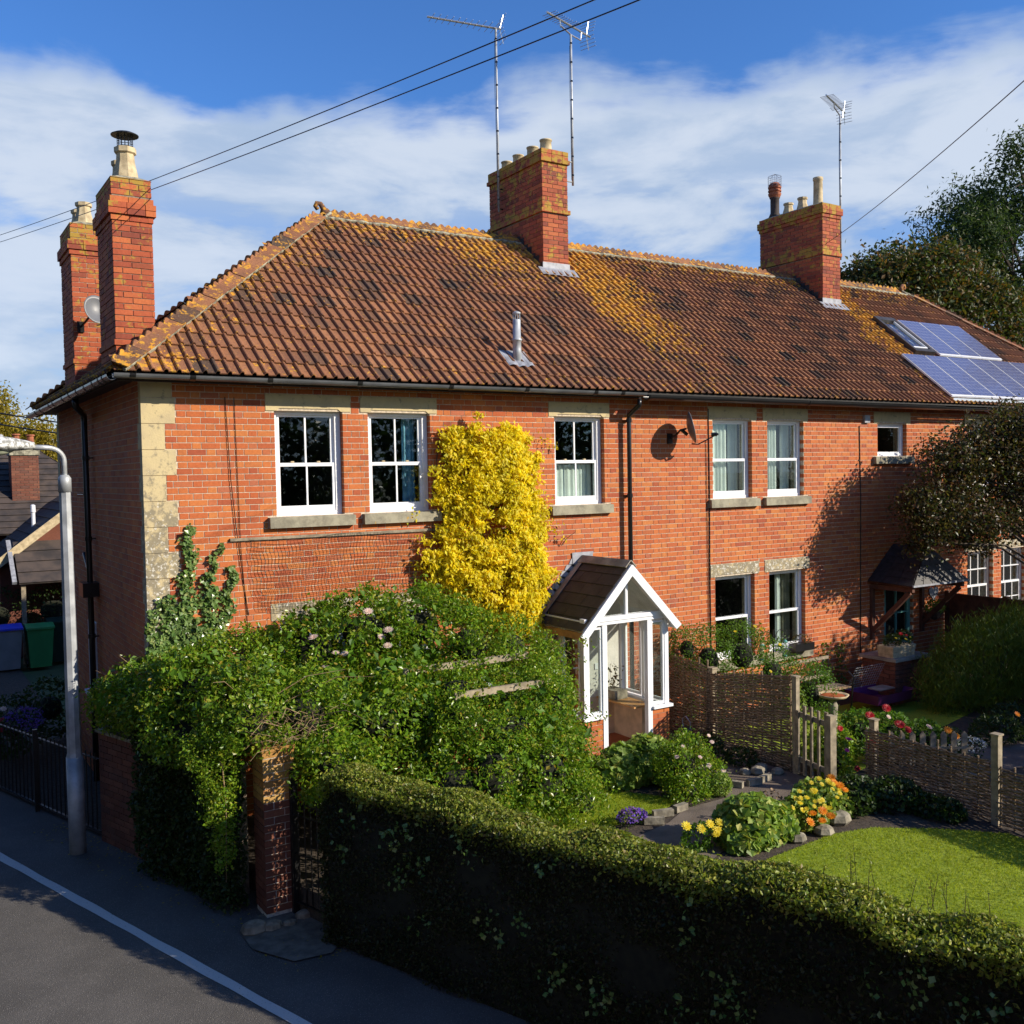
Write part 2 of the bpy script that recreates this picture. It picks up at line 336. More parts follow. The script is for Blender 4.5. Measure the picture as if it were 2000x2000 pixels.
class MB:
    def __init__(s): s.v = []; s.f = []; s.t = []
    def add(s, vs, fs, t=0.):
        k = len(s.v); s.v += [tuple(v) for v in vs]; s.f += [tuple(i + k for i in f) for f in fs]; s.t += [t]*len(vs); return s
    def box(s, x0, x1, y0, y1, z0, z1, t=0.):
        return s.add([(x0, y0, z0), (x1, y0, z0), (x1, y1, z0), (x0, y1, z0), (x0, y0, z1), (x1, y0, z1), (x1, y1, z1), (x0, y1, z1)], BOXF, t)
    def obox(s, c, ax, ay, az, t=0.):
        """oriented box: centre and three half-vectors"""
        c, ax, ay, az = map(Vector, (c, ax, ay, az))
        q = [(-1, -1, -1), (1, -1, -1), (1, 1, -1), (-1, 1, -1), (-1, -1, 1), (1, -1, 1), (1, 1, 1), (-1, 1, 1)]
        return s.add([c + ax*a + ay*b_ + az*d for a, b_, d in q], BOXF, t)
    def beam(s, a, b, w, h, up=(0, 0, 1), t=0.):
        a, b = Vector(a), Vector(b); d = (b - a); u = Vector(up); sx = d.cross(u).normalized(); uz = sx.cross(d).normalized()
        return s.obox((a + b)/2, d/2, sx*w/2, uz*h/2, t)
    def tube(s, pts, r, n=6, caps=True, t=0.):
        pts = [Vector(p) for p in pts]; k = len(s.v); R_ = r if hasattr(r, '__len__') else [r]*len(pts)
        ref = Vector((0, 0, 1)) if abs((pts[1] - pts[0]).normalized().z) < .9 else Vector((1, 0, 0)); a = None
        for i, p in enumerate(pts):
            d = (pts[min(i + 1, len(pts) - 1)] - pts[max(i - 1, 0)]).normalized()
            if a is None: a = d.cross(ref).normalized()
            else: a = (a - d*a.dot(d)).normalized()
            b = d.cross(a)
            for j in range(n):
                th = 2*math.pi*j/n; s.v.append(tuple(p + (a*math.cos(th) + b*math.sin(th))*R_[i])); s.t.append(t)
        for i in range(len(pts) - 1):
            for j in range(n):
                s.f.append((k + i*n + j, k + i*n + (j + 1) % n, k + (i + 1)*n + (j + 1) % n, k + (i + 1)*n + j))
        if caps:
            s.f.append(tuple(k + j for j in range(n))[::-1]); s.f.append(tuple(k + (len(pts) - 1)*n + j for j in range(n)))
        return s
    def lathe(s, c, prof, n=12, t=0., sx=1, sy=1):
        k = len(s.v); c = Vector(c)
        for r, z in prof:
            for j in range(n):
                th = 2*math.pi*j/n; s.v.append((c.x + math.cos(th)*r*sx, c.y + math.sin(th)*r*sy, c.z + z)); s.t.append(t)
        for i in range(len(prof) - 1):
            for j in range(n): s.f.append((k + i*n + j, k + i*n + (j + 1) % n, k + (i + 1)*n + (j + 1) % n, k + (i + 1)*n + j))
        s.f.append(tuple(k + j for j in range(n))[::-1]); s.f.append(tuple(k + (len(prof) - 1)*n + j for j in range(n)))
        return s
    def prism(s, poly, off, t=0.):
        """polygon (3-D points) swept by the vector off"""
        k = len(poly); off = Vector(off); P = [Vector(p) for p in poly]
        return s.add(P + [p + off for p in P], [tuple(range(k))[::-1], tuple(range(k, 2*k))] + [(i, (i + 1) % k, (i + 1) % k + k, i + k) for i in range(k)], t)
    def build(s, name, mt, parent=None, kind=None, smooth=False, loc=None, mw=None):
        me = bpy.data.meshes.new(name); me.from_pydata(s.v, [], s.f)
        a = me.attributes.new('tint', 'FLOAT', 'POINT'); a.data.foreach_set('value', np.asarray(s.t, dtype=np.float32))
        if smooth: me.polygons.foreach_set('use_smooth', np.ones(len(me.polygons), dtype=bool))
        me.update(); return obj(name, me, mt, parent, kind, loc, mw)
def single(name, mb, mt, label, cat, group=None, smooth=False, kind=None):
    return tag(mb.build(name, mt, None, kind, smooth), label, cat, group)
def structure(name, mb, mt):
    o = mb.build(name, mt); o['kind'] = 'structure'; return o

# ---- brickwork
def cut(rects, ex):
    out = []
    for r in rects:
        u0, u1, z0, z1 = r; pieces = [(u0, u1, z0, z1)]
        for a0, a1, b0, b1 in ex:
            nxt = []
            for p0, p1, q0, q1 in pieces:
                if p1 <= a0 + .001 or p0 >= a1 - .001 or q1 <= b0 + .001 or q0 >= b1 - .001: nxt.append((p0, p1, q0, q1)); continue
                if p0 < a0: nxt.append((p0, a0 - .005, q0, q1))
                if p1 > a1: nxt.append((a1 + .005, p1, q0, q1))
                m0, m1 = max(p0, a0), min(p1, a1)
                if q0 < b0: nxt.append((m0, m1, q0, b0 - .004))
                if q1 > b1: nxt.append((m0, m1, b1 + .004, q1))
            pieces = [p for p in nxt if p[1] - p[0] > .02 and p[3] - p[2] > .018]
        out += pieces
    return out
def bond(u0, u1, ztop, zbot, kind='flemish', course=.075, ln=.215, hd=.1025, j=.01):
    R_ = []; n = int(round((ztop - zbot)/course)); per = ln + hd + 2*j if kind == 'flemish' else ln + j
    for k in range(n):
        z1 = ztop - k*course; z0 = z1 - course + j
        u = u0 - (per/2 if k % 2 else 0) - per*.0; i = 0
        while u < u1:
            L = ln if (kind != 'flemish' or i % 2 == 0) else hd
            a, b = max(u, u0), min(u + L, u1)
            if b - a > .025: R_.append((a, b, z0, z1))
            u += L + j; i += 1
    return R_
class Face:
    """a wall face: P = O + u*U + z*Z + d*N, N pointing into the wall"""
    def __init__(s, O, U, N): s.O, s.U, s.N = map(Vector, (O, U, N))
    def P(s, u, d, z): return s.O + s.U*u + s.N*d + Vector((0, 0, z))
def brick_boxes(face, rects, depth=.09, jit=.0009, tr=None):
    V = []; T = []
    for u0, u1, z0, z1 in rects:
        o = -random.random()*jit*2; t = random.random()
        e = random.uniform(-.0012, .0012)
        q = [(u0, o, z0 + e), (u1, o, z0 - e), (u1, depth, z0), (u0, depth, z0), (u0, o, z1 + e), (u1, o, z1 - e), (u1, depth, z1), (u0, depth, z1)]
        V += [face.P(*c) for c in q]; T += [t]*8
    return V, T
def brick_join(name, lists, mt, parent, kind='stuff'):
    V = []; T = []
    for v, t in lists: V += v; T += t
    n = len(V)//8; base = np.array(BOXF)
    F = (np.arange(n)[:, None, None]*8 + base[None]).reshape(-1, 4)
    V = np.array([tuple(v) for v in V])
    return obj(name, np_mesh(name, V, F, T), mt, parent, kind)
_bm = {}
def brick_object(face, rect, mt, parent, depth=.09):
    """one brick as an object of its own, sharing mesh data with its like"""
    u0, u1, z0, z1 = rect; key = (round(u1 - u0, 3), round(z1 - z0, 3), tuple(face.U), mt.name)
    if key not in _bm:
        L, H = key[0], key[1]; U, N = face.U, face.N
        mb = MB(); mb.obox(N*depth/2 + U*L/2 + Vector((0, 0, H/2)), U*L/2, N*depth/2, Vector((0, 0, H/2)))
        me = bpy.data.meshes.new('brick'); me.from_pydata(mb.v, [], mb.f); me.materials.append(mt); me.update(); _bm[key] = me
    o = bpy.data.objects.new('brick', _bm[key]); link(o, parent); o.location = face.P(u0, -random.random()*.0018, z0)
    return o

# ---- foliage
def hash3(P, s, ph=0.):
    x, y, z = P[:, 0]*s, P[:, 1]*s, P[:, 2]*s
    return (np.sin(x*1.7 + y*2.3 + ph) + np.sin(y*1.9 - z*2.1 + 1.3 + ph*2) + np.sin(z*2.6 + x*1.4 + 2.1) + np.sin((x + y + z)*3.1 + ph))*.25
def unit(v): return v/np.maximum(np.linalg.norm(v, axis=1, keepdims=True), 1e-9)
def leaf_mesh(name, P, Nrm, size, mt, parent=None, kind=None, aspect=.55, jitter=.8, droop=0., var=.35, fold=.25, smooth=False, tints=None, up=None):
    n = len(P); nr = unit(Nrm*(1 - jitter) + RNG.normal(size=(n, 3))*jitter*.7 + np.array([0, 0, .18]))
    d = unit(np.cross(nr, RNG.normal(size=(n, 3))))
    if droop: d = unit(d*(1 - droop) + np.array([0, 0, -1.])*droop); nr = unit(nr - d*np.sum(nr*d, axis=1, keepdims=True))
    if up: d = unit(d*(1 - up) + np.array([0, 0, 1.])*up); nr = unit(nr - d*np.sum(nr*d, axis=1, keepdims=True))
    s_ = np.cross(nr, d); L = size*(1 + RNG.uniform(-var, var, n))[:, None]; W = L*aspect*.5
    V = np.empty((n, 4, 3)); V[:, 0] = P - d*L*.5; V[:, 1] = P + s_*W + nr*W*fold - d*L*.05; V[:, 2] = P + d*L*.5; V[:, 3] = P - s_*W + nr*W*fold - d*L*.05
    k = np.arange(n)[:, None]*4
    F = np.concatenate([k + np.array([[0, 1, 2]]), k + np.array([[0, 2, 3]])], axis=0)
    if tints is None: tints = RNG.random(n)
    return obj(name, np_mesh(name, V.reshape(-1, 3), F, np.repeat(tints, 4)), mt, parent, kind)
def ell_points(ells, n, shell=.35, cull=.75, cl=None, clr=.1, zmin=None):
    """points near the surfaces of a union of ellipsoids [(cx,cy,cz,rx,ry,rz)], optionally gathered in clusters"""
    E = np.array(ells, float); wgt = (E[:, 3]*E[:, 4] + E[:, 4]*E[:, 5] + E[:, 3]*E[:, 5]); wgt /= wgt.sum()
    m = cl if cl else n; Pm = []; Nm = []; got = 0
    while got < m:
        k = RNG.choice(len(E), m, p=wgt); d = unit(RNG.normal(size=(m, 3))); r = 1 - shell*RNG.random(m)**1.3 + RNG.normal(size=m)*.03
        P = E[k, :3] + d*E[k, 3:6]*r[:, None]; ok = np.ones(m, bool)
        for e in E: ok &= ((((P - e[:3])/e[3:6])**2).sum(1) > cull**2)
        if zmin is not None: ok &= P[:, 2] > zmin
        Pm.append(P[ok]); Nm.append(unit(d[ok]/E[k[ok], 3:6])); got += ok.sum()
        if ok.sum() == 0: break
    P = np.concatenate(Pm)[:m]; N_ = np.concatenate(Nm)[:m]
    if cl:
        q = RNG.integers(0, len(P), n); off = RNG.normal(size=(n, 3))*clr
        return P[q] + off, unit(N_[q] + off/clr*.35)
    return P, N_
def stems(name, roots, tips, r, mt, parent, n=5, sag=.0):
    mb = MB()
    for a, b in zip(roots, tips):
        a, b = Vector(a), Vector(b); mid = (a + b)/2 + Vector((random.uniform(-.1, .1), random.uniform(-.1, .1), sag))*(b - a).length
        mb.tube([a, a.lerp(mid, .5)*.5 + ((a + mid)/2)*.5, mid, (mid + b)/2, b], [r, r*.85, r*.65, r*.5, r*.3], n)
    return mb.build(name, mt, parent)
def flower_heads(name, pts, r, mt, parent, petals=12):
    """each head is a small layered rosette"""
    for p in pts:
        mb = MB(); p = Vector(p); rr = r*random.uniform(.8, 1.15); nrm = Vector((random.uniform(-.5, .1), random.uniform(-.8, -.1), .7)).normalized()
        a = nrm.orthogonal().normalized(); b_ = nrm.cross(a)
        for ring, (q, h, tl) in enumerate(((1., .0, .25), (.68, .12, .55), (.36, .2, .9))):
            for i in range(petals if ring < 2 else petals//2):
                th = 2*math.pi*(i + ring*.5)/(petals if ring < 2 else petals//2); d = a*math.cos(th) + b_*math.sin(th); sd_ = nrm.cross(d)
                tip = p + d*rr*q + nrm*rr*(h + tl*q*.35); wv = rr*q*2.6/petals
                mb.add([p + nrm*rr*h*.5, p + d*rr*q*.6 + sd_*wv + nrm*rr*h, tip, p + d*rr*q*.6 - sd_*wv + nrm*rr*h], [(0, 1, 2), (0, 2, 3)], random.random())
        mb.build(name, mt, parent)

# ------------------------------------------------------------------ ground
SD = Vector((.3, -.954, 0)).normalized(); SN = Vector((.954, .3, 0)).normalized()   # along the street / away from the road
HO = Vector((-.41, 1.03, 0))                                                      # foot of the garden wall, left end
def st(t, o, z=0.): return HO + SD*t + SN*o + Vector((0, 0, z))                   # t metres along the street, o metres off the wall line
structure('ground', MB().add([(-800, -800, -.03), (1200, -800, -.03), (1200, 1200, -.03), (-800, 1200, -.03)], [(0, 1, 2, 3)]), M['turf'])
structure('road', MB().add([st(-60, -8.5, -.012), st(60, -8.5, -.012), st(60, .6, -.012), st(-60, .6, -.012)], [(0, 1, 2, 3)]), M['asphalt'])
def wl(t): return .004*math.sin(t*3.1) + .003*math.sin(t*7.7)
pts = [i*.1 for i in range(-300, 300)]
L0 = [st(t, -1.06 + wl(t), -.006) for t in pts]; L1 = [st(t, -.955 + wl(t + 5), -.006) for t in pts]
structure('white_edge_line', MB().add(L0 + L1, [(i, i + 1, i + 1 + len(pts), i + len(pts)) for i in range(len(pts) - 1)]), M['paint'])
gp = [(1.12, -3.2, 0), (12.1, -33, 0), (60, -45, 0), (60, 6, 0), (.0, 6, 0), (.0, .0, 0), (.35, -.4, 0), (.75, -1.7, 0)]
gar = [Vector((x, y, .28)) for x, y, *_ in [tuple(p)[:2] for p in gp]]
structure('garden_soil', MB().prism([(p.x, p.y, -.02) for p in gar][::-1], (0, 0, .30)), M['soil'])
def blob2d(c, rx, ry, n=40, rot=0., wob=.05, z=.296, seed=0):
    out = []
    for i in range(n):
        a = 2*math.pi*i/n; r = 1 + wob*math.sin(3*a + seed) + wob*.6*math.sin(5*a + seed*2)
        x, y = rx*r*math.cos(a), ry*r*math.sin(a); out.append((c[0] + x*math.cos(rot) - y*math.sin(rot), c[1] + x*math.sin(rot) + y*math.cos(rot), z))
    return out
lawn_poly = [(2.4, -4.6), (3.2, -4.62), (4.4, -4.75), (5.3, -4.56), (5.9, -4.52), (6.4, -4.5), (6.9, -4.62), (7.5, -5.1), (7.95, -5.6), (8.0, -8), (8.2, -13), (5.4, -13), (4.0, -9)]
structure('front_lawn', MB().add([(x, y, .292) for x, y in lawn_poly], [tuple(range(len(lawn_poly)))]), M['lawn'])
l2 = blob2d((4.55, -2.2), 1.1, .62, rot=-.35, seed=1, z=.292)
structure('side_lawn', MB().add(l2, [tuple(range(len(l2)))]), M['lawn'])
path = [(4.6, -1.35), (7.75, -1.25), (7.72, -3.7), (8.3, -3.75), (8.3, -4.0), (7.2, -4.15), (6.4, -3.75), (5.6, -3.9), (4.6, -4.3), (3.2, -4.5), (2.2, -4.1), (1.4, -3.2), (1.2, -2.5), (3.2, -3.35), (4.4, -3.3), (5.1, -3.15), (5.6, -2.9), (6.3, -2.9), (6.6, -2.2), (6.2, -1.6), (4.6, -1.6)]
structure('garden_path', MB().add([(x, y, .288) for x, y in path], [tuple(range(len(path)))]), M['path'])
structure('neighbour_lawn', MB().add([(8.4, -3.2, .288), (12.6, -2.2, .288), (12.6, -.6, .288), (8.1, -.6, .288)], [(0, 1, 2, 3)]), M['lawn'])
structure('neighbour_path', MB().add([(9.2, -4.2, .286), (22, -5.5, .286), (22, -2.4, .286), (12.8, -2.6, .286), (10.6, -3.4, .286)], [(0, 1, 2, 3, 4)]), M['path'])
structure('side_yard_gravel', MB().add([st(.1, .06, .01), st(-22, .06, .01), (0, 20, .01), (0, 0, .01)], [(0, 1, 2, 3)]), M['soil'])
structure('gateway_paving', MB().add([st(3.35, .3, .006), st(4.3, .3, .006), st(4.5, -.1, .006), st(4.35, -.42, .006), st(3.85, -.52, .006), st(3.45, -.38, .006), st(3.3, -.1, .006)], [tuple(range(7))]), M['paving'])

# ------------------------------------------------------------------ the terrace
ZE, EY, RY, RZ, HX, LEN, DEP = 5.62, -.35, 3.3, 8.65, 3.6, 22.1, 6.6
SL = (RZ - ZE)/(RY - EY); GL = math.sqrt(1 + SL*SL)
house = thing('terrace_house', 'long red brick terrace with lichen covered tiled hip roof and tall chimneys', 'house', (11, 3.3, .3))
FR = Face((0, 0, 0), (1, 0, 0), (0, 1, 0)); SDF = Face((0, 0, 0), (0, 1, 0), (1, 0, 0))
WIN = [  # x0, x1, z0, z1, style
    (1.57, 2.46, 3.94, 5.25, 'sash4'), (2.82, 3.72, 3.94, 5.25, 'sash4b'), (5.78, 6.69, 3.94, 5.25, 'sash4c'),
    (8.95, 9.84, 3.94, 5.25, 'plain_c'), (10.22, 11.12, 3.94, 5.25, 'plain_c2'), (13.16, 14.02, 4.62, 5.24, 'small'),
    (8.97, 9.88, 1.24, 2.65, 'plain_o'), (10.24, 11.14, 1.24, 2.65, 'plain_d'),
    (1.57, 2.46, 1.24, 2.65, 'sash4'), (2.82, 3.72, 1.24, 2.65, 'sash4'),
    (16.0, 16.9, 3.94, 5.25, 'grid'), (17.2, 18.1, 3.94, 5.25, 'grid'), (16.0, 16.9, 1.24, 2.65, 'grid'), (17.2, 18.1, 1.24, 2.65, 'grid')]
DOORS = [(5.62, 6.12, .42, 2.35), (13.35, 14.2, .3, 2.35)]
ops = [w_[:4] for w_ in WIN] + DOORS
lint = []; sills = []
for x0, x1, z0, z1, s_ in WIN:
    c = (x0 + x1)/2; small = s_ == 'small'
    lw = .56 if not small else .545
    lint.append((c - lw, c + lw, z1, z1 + .21)); sills.append((c - (lw if not small else .57), c + (lw + .01 if not small else .57), z0 - .14, z0))
quo = []
z = 5.372; k = 0
while z > .32:
    quo.append((0 if 0 else (.37 if k % 2 == 0 else .25), max(z - .3, .3), z, k)); z -= .3; k += 1
# wall core (mortar) with openings
def core(name, x0, x1, z0, z1, opens, mk):
    xs = sorted({x0, x1, *[o[0] for o in opens], *[o[1] for o in opens]}); zs = sorted({z0, z1, *[o[2] for o in opens], *[o[3] for o in opens]})
    mb = MB()
    for j in range(len(zs) - 1):
        run = None
        for i in range(len(xs) - 1):
            cx, cz = (xs[i] + xs[i + 1])/2, (zs[j] + zs[j + 1])/2
            hole = any(o[0] < cx < o[1] and o[2] < cz < o[3] for o in opens)
            if not hole: run = (run[0] if run else xs[i], xs[i + 1])
            if hole or i == len(xs) - 2:
                if run: mk(mb, run[0], run[1], zs[j], zs[j + 1]); run = None
    return mb
cm = core('w', .0, LEN, .2, 5.6, [(a - .006, b + .006, c, d) for a, b, c, d in ops], lambda mb, a, b, c, d: mb.box(a if a > .01 else .0045, b, .0045, .30, c, d))
wall = cm.build('front_wall', M['mortar'], house)
ex = list(ops) + [(l[0], l[1], l[2], l[3]) for l in lint] + [(s_[0], s_[1], s_[2], s_[3]) for s_ in sills] + [(-.1, q[0] + .005, q[1], q[2]) for q in quo] + [(-.1, .345, 5.372, 5.6)]
rects = cut(bond(0.0, LEN, 5.597, .272), ex)
def vis_score(f, r, hide=()):
    c = f.P((r[0] + r[1])/2, 0, (r[2] + r[3])/2)
    for a0, a1, b0, b1 in hide:
        if a0 < c.x < a1 and b0 < c.z < b1: return 0
    d = (c - Vector(CAM)).length
    return (r[1] - r[0])*(r[3] - r[2])/d**2
hid = [(-.2, 5.6, .2, 3.0), (3.6, 5.5, 2.2, 5.2), (.1, 1.1, 2., 3.9)]
rects.sort(key=lambda r: -vis_score(FR, r, hid) if (r[1] - r[0] > .2 and r[3] - r[2] > .06) else 0)
for r in rects[:298]: brick_object(FR, r, M['brick'], wall)
brick_join('brickwork', [brick_boxes(FR, rects[298:])], M['brick'], wall)
sw = MB().box(.0045, .3, .31, DEP, .0, 5.6).build('side_wall', M['mortar'], house)
exs = [(-.1, (.12 if k_ % 2 == 0 else .2), a, b_) for _, a, b_, k_ in quo] + [(-.1, .15, 5.372, 5.6), (3.4, 3.95, 1.3, 2.36), (6.35, 6.7, 0, 5.6)]
brick_join('brickwork', [brick_boxes(SDF, cut(bond(0.0, DEP, 5.597, -.03), exs))], M['brick'], sw)
MB().box(.3, LEN, DEP - .3, DEP, 0, 5.6).box(LEN - .3, LEN, .3, DEP - .3, 0, 5.6).build('back_wall', M['brick'], house)
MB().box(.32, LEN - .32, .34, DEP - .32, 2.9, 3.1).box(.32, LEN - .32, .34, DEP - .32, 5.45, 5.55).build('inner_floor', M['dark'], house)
# quoin stones
for i, (wd, za, zb, k_) in enumerate(quo):
    sw_ = .12 if k_ % 2 == 0 else .2
    mb = MB(); mb.add([(-.006, -.006, za + .003), (wd, -.006, za + .003), (wd, .10, za + .003), (.10, .10, za + .003), (.10, sw_, za + .003), (-.006, sw_, za + .003),
                       (-.006, -.006, zb - .003), (wd, -.006, zb - .003), (wd, .10, zb - .003), (.10, .10, zb - .003), (.10, sw_, zb - .003), (-.006, sw_, zb - .003)],
                      [(5, 4, 3, 2, 1, 0), (6, 7, 8, 9, 10, 11), (0, 1, 7, 6), (1, 2, 8, 7), (2, 3, 9, 8), (3, 4, 10, 9), (4, 5, 11, 10), (5, 0, 6, 11)])
    mb.build('quoin_stone', M['stone'], house)
MB().box(-.008, .34, -.008, .10, 5.375, 5.597).build('quoin_stone', M['stone'], house)
for k_ in range(17):
    z1 = 5.372 - .3*k_
    MB().box(-.006, .1, DEP - (.16 if k_ % 2 else .24), DEP + .004, z1 - .297, z1 - .003).build('quoin_stone', M['stone'], house)
for (x0, x1, z0, z1), w_ in zip(lint, WIN):
    # lintel with chamfered soffit stops above the opening
    a, b_ = w_[0] + .0, w_[1] - .0
    poly = [(x0, -.008, z0), (a + .02, -.008, z0), (a + .06, -.008, z0 + .03), (b_ - .06, -.008, z0 + .03), (b_ - .02, -.008, z0), (x1, -.008, z0), (x1, -.008, z1 - .004), (x0, -.008, z1 - .004)]
    MB().prism(poly, (0, .018, 0)).box(x0, x1, .010, .115, z0 + .001, z1 - .004).build('lintel', M['stone'], house)
for x0, x1, z0, z1 in sills:
    MB().prism([(x0, -.08, z0), (x0, .10, z0), (x0, .10, z1), (x0, -.075, z1 - .012)][::-1], (x1 - x0, 0, 0)).build('sill', M['sill'], house)

def curtain(name, x0, x1, y, z0, z1, mt, parent, folds=6, amp=.02):
    n = folds*8; V = []
    for i in range(n + 1):
        u = i/n; x = x0 + (x1 - x0)*u; yy = y + amp*math.sin(u*folds*2*math.pi + 1.7*math.sin(u*9)); V += [(x, yy, z0), (x, yy, z1)]
    F = [(2*i, 2*i + 2, 2*i + 3, 2*i + 1) for i in range(n)]
    return obj(name, np_mesh(name, V, F, smooth=True), mt, parent)
def ring(mb, x0, x1, z0, z1, y0, y1, w, wb=None, wt=None):
    wb = wb or w; wt = wt or w
    mb.box(x0, x0 + w, y0, y1, z0, z1).box(x1 - w, x1, y0, y1, z0, z1).box(x0 + w, x1 - w, y0, y1, z0, z0 + wb).box(x0 + w, x1 - w, y0, y1, z1 - wt, z1)
def window(x0, x1, z0, z1, style):
    y = .085; W_ = x1 - x0; H = z1 - z0
    mb = MB(); ring(mb, x0, x1, z0, z1, y, y + .09, .045, .05, .04)
    fr = mb.build('window', M['upvc'], house)
    zi0, zi1, xi0, xi1 = z0 + .05, z1 - .04, x0 + .045, x1 - .045
    if style == 'small':
        s_ = MB(); ring(s_, xi0, xi1, zi0, zi1, y + .02, y + .06, .035); s_.build('sash', M['upvc'], fr)
        MB().box(xi0 + .03, xi1 - .03, y + .035, y + .041, zi0 + .03, zi1 - .03).build('pane', M['glass'], fr)
    else:
        zm = z0 + H*.485
        up = MB(); ring(up, xi0 + .02, xi1 - (.05 if 'sash' in style else .02), zm - .02, zi1, y + .035, y + .07, .028, .045)
        lo = MB(); ring(lo, xi0 + .005, xi1 - (.035 if 'sash' in style else .005), zi0, zm + .03, y + .008, y + .034, .035, .075, .045)
        if 'sash' in style: # deep box frame on the right, as seen
            MB().box(xi1 - .05, xi1, y + .03, y + .085, zi0, zi1).box(xi1 - .032, xi1, y - .004, y + .03, zi0, zi1).build('sash_box', M['upvc'], fr)
        up.build('upper_sash', M['upvc'], fr); lo.build('lower_sash', M['upvc'], fr)
        xc = (xi0 + xi1 - .02)/2; rgt = xi1 - (.05 if 'sash' in style else .03)
        if 'sash' in style:
            MB().box(xc - .011, xc + .011, y + .04, y + .062, zm, zi1 - .02).build('glazing_bar', M['upvc'], fr)
            MB().box(xc - .011, xc + .011, y + .012, y + .03, zi0 + .06, zm - .01).build('glazing_bar', M['upvc'], fr)
            for q in (.27, .73): MB().box(xi0 + (rgt - xi0)*q - .02, xi0 + (rgt - xi0)*q + .02, y + .002, y + .03, zm + .031, zm + .05).build('sash_catch', M['potc'], fr)
        if style == 'grid':
            for q in (1/3, 2/3):
                xx = xi0 + (rgt - xi0)*q
                MB().box(xx - .009, xx + .009, y + .04, y + .06, zm, zi1).build('glazing_bar', M['upvc'], fr)
                MB().box(xx - .009, xx + .009, y + .012, y + .03, zi0, zm).build('glazing_bar', M['upvc'], fr)
            for a in (zi0 + (zm - zi0)*.5, zm + (zi1 - zm)*.5): MB().box(xi0, rgt, y + .014, y + .031 + (.03 if a > zm else 0), a - .009, a + .009).build('glazing_bar', M['upvc'], fr)
        MB().box(xi0 + .03, rgt - .005, y + .05, y + .0501, zm + .01, zi1 - .02).build('pane', M['glass'], fr)
        MB().box(xi0 + .03, rgt - .0, y + .019, y + .024, zi0 + .06, zm).build('pane', M['glass'], fr)
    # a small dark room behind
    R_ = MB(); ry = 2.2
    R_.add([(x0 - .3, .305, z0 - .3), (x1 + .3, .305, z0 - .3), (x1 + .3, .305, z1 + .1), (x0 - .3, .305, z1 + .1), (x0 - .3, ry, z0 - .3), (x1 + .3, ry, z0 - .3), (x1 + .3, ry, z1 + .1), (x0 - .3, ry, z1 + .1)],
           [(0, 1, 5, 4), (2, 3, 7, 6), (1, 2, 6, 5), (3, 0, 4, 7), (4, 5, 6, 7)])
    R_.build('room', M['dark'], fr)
    if style == 'sash4' and z0 > 3: curtain('curtain', x0 + .02, x0 + .11, .26, z0, z1, M['blue_cloth'], fr, 2)
    if style == 'sash4b': curtain('curtain', x1 - .30, x1 - .10, .26, z0, z1, M['blue_cloth'], fr, 3)
    if style == 'sash4c': curtain('net_curtain', x0 + .04, x1 - .06, .24, z0, z0 + H*.46, M['white_cloth'], fr, 9, .012); MB().box(x0 + .15, x0 + .19, 1.9, 1.95, z0 + .2, z1 - .2).box(x0 + .15, x1 + .1, 1.9, 1.95, z1 - .35, z1 - .3).build('wardrobe', M['sill'], fr)
    if style.startswith('plain_c'): curtain('curtain', x0 + .02, x0 + W_*(.62 if style == 'plain_c' else .55), .25, z0, z1 - .05, M['white_cloth'], fr, 5); curtain('curtain', x1 - .27, x1 - .02, .30, z0, z1 - .05, M['white_cloth'], fr, 2)
    if style == 'plain_o': curtain('curtain', x0 + .03, x0 + .2, .26, z0, z1 - .02, M['white_cloth'], fr, 2)
    if style == 'plain_d': curtain('curtain', x0 + .42, x0 + .56, .26, z0, z1 - .02, M['white_cloth'], fr, 2); curtain('curtain', x0 + .62, x1 - .06, .30, z0, z1 - .02, M['sill'], fr, 4)
    return fr
for w_ in WIN: window(*w_)
# eaves: soffit, fascia, gutters
MB().box(-.30, LEN + .3, -.28, -.25, 5.525, 5.60).box(-.30, LEN + .3, -.25, .01, 5.585, 5.60).box(-.30, -.27, -.25, DEP + .25, 5.525, 5.60).box(-.27, .01, .01, DEP + .25, 5.585, 5.598).build('soffit', M['fascia'], house)
def gutter(a, b, r, mt, joints=(), drop=0., nm='gutter', z=5.56, inw=(0, 1, 0)):
    a, b = Vector(a), Vector(b); d = (b - a).normalized(); iw = Vector(inw); V = []; n = 9
    for p in (a, b):
        for rr in (r, r*.9):
            for i in range(n):
                th = math.pi*i/(n - 1); V.append(p - iw*math.cos(th)*rr + Vector((0, 0, -math.sin(th)*rr)))
    F = [(i, i + 1, i + 1 + 2*n, i + 2*n) for i in range(n - 1)] + [(n + i + 1, n + i, n + i + 2*n, n + i + 1 + 2*n) for i in range(n - 1)] + [(0, 2*n, 3*n, n), (n - 1, 2*n - 1, 4*n - 1, 3*n - 1)] + [(i, n + i, n + i + 1, i + 1) for i in range(n - 1)] + [(2*n + i, 2*n + i + 1, 3*n + i + 1, 3*n + i) for i in range(n - 1)]
    g = MB().add(V, F).build(nm, mt, house)
    for j in joints:
        c = a + d*j; V = []
        for p in (c - d*.03, c + d*.03):
            for rr in (r*1.10, r*1.0):
                for i in range(n): th = math.pi*i/(n - 1); V.append(p - iw*math.cos(th)*rr + Vector((0, 0, -math.sin(th)*rr)))
        MB().add(V, F).build('gutter_joint', M['black'], g)
    return g
gutter((-.36, -.37, 5.60), (7.2, -.37, 5.60), .056, M['gutter'], (.2, .85, 1.75, 2.9, 4.2, 5.4, 6.6, 7.1))
gutter((7.22, -.37, 5.57), (14.6, -.37, 5.56), .075, M['black'], (0.05, 3.6))
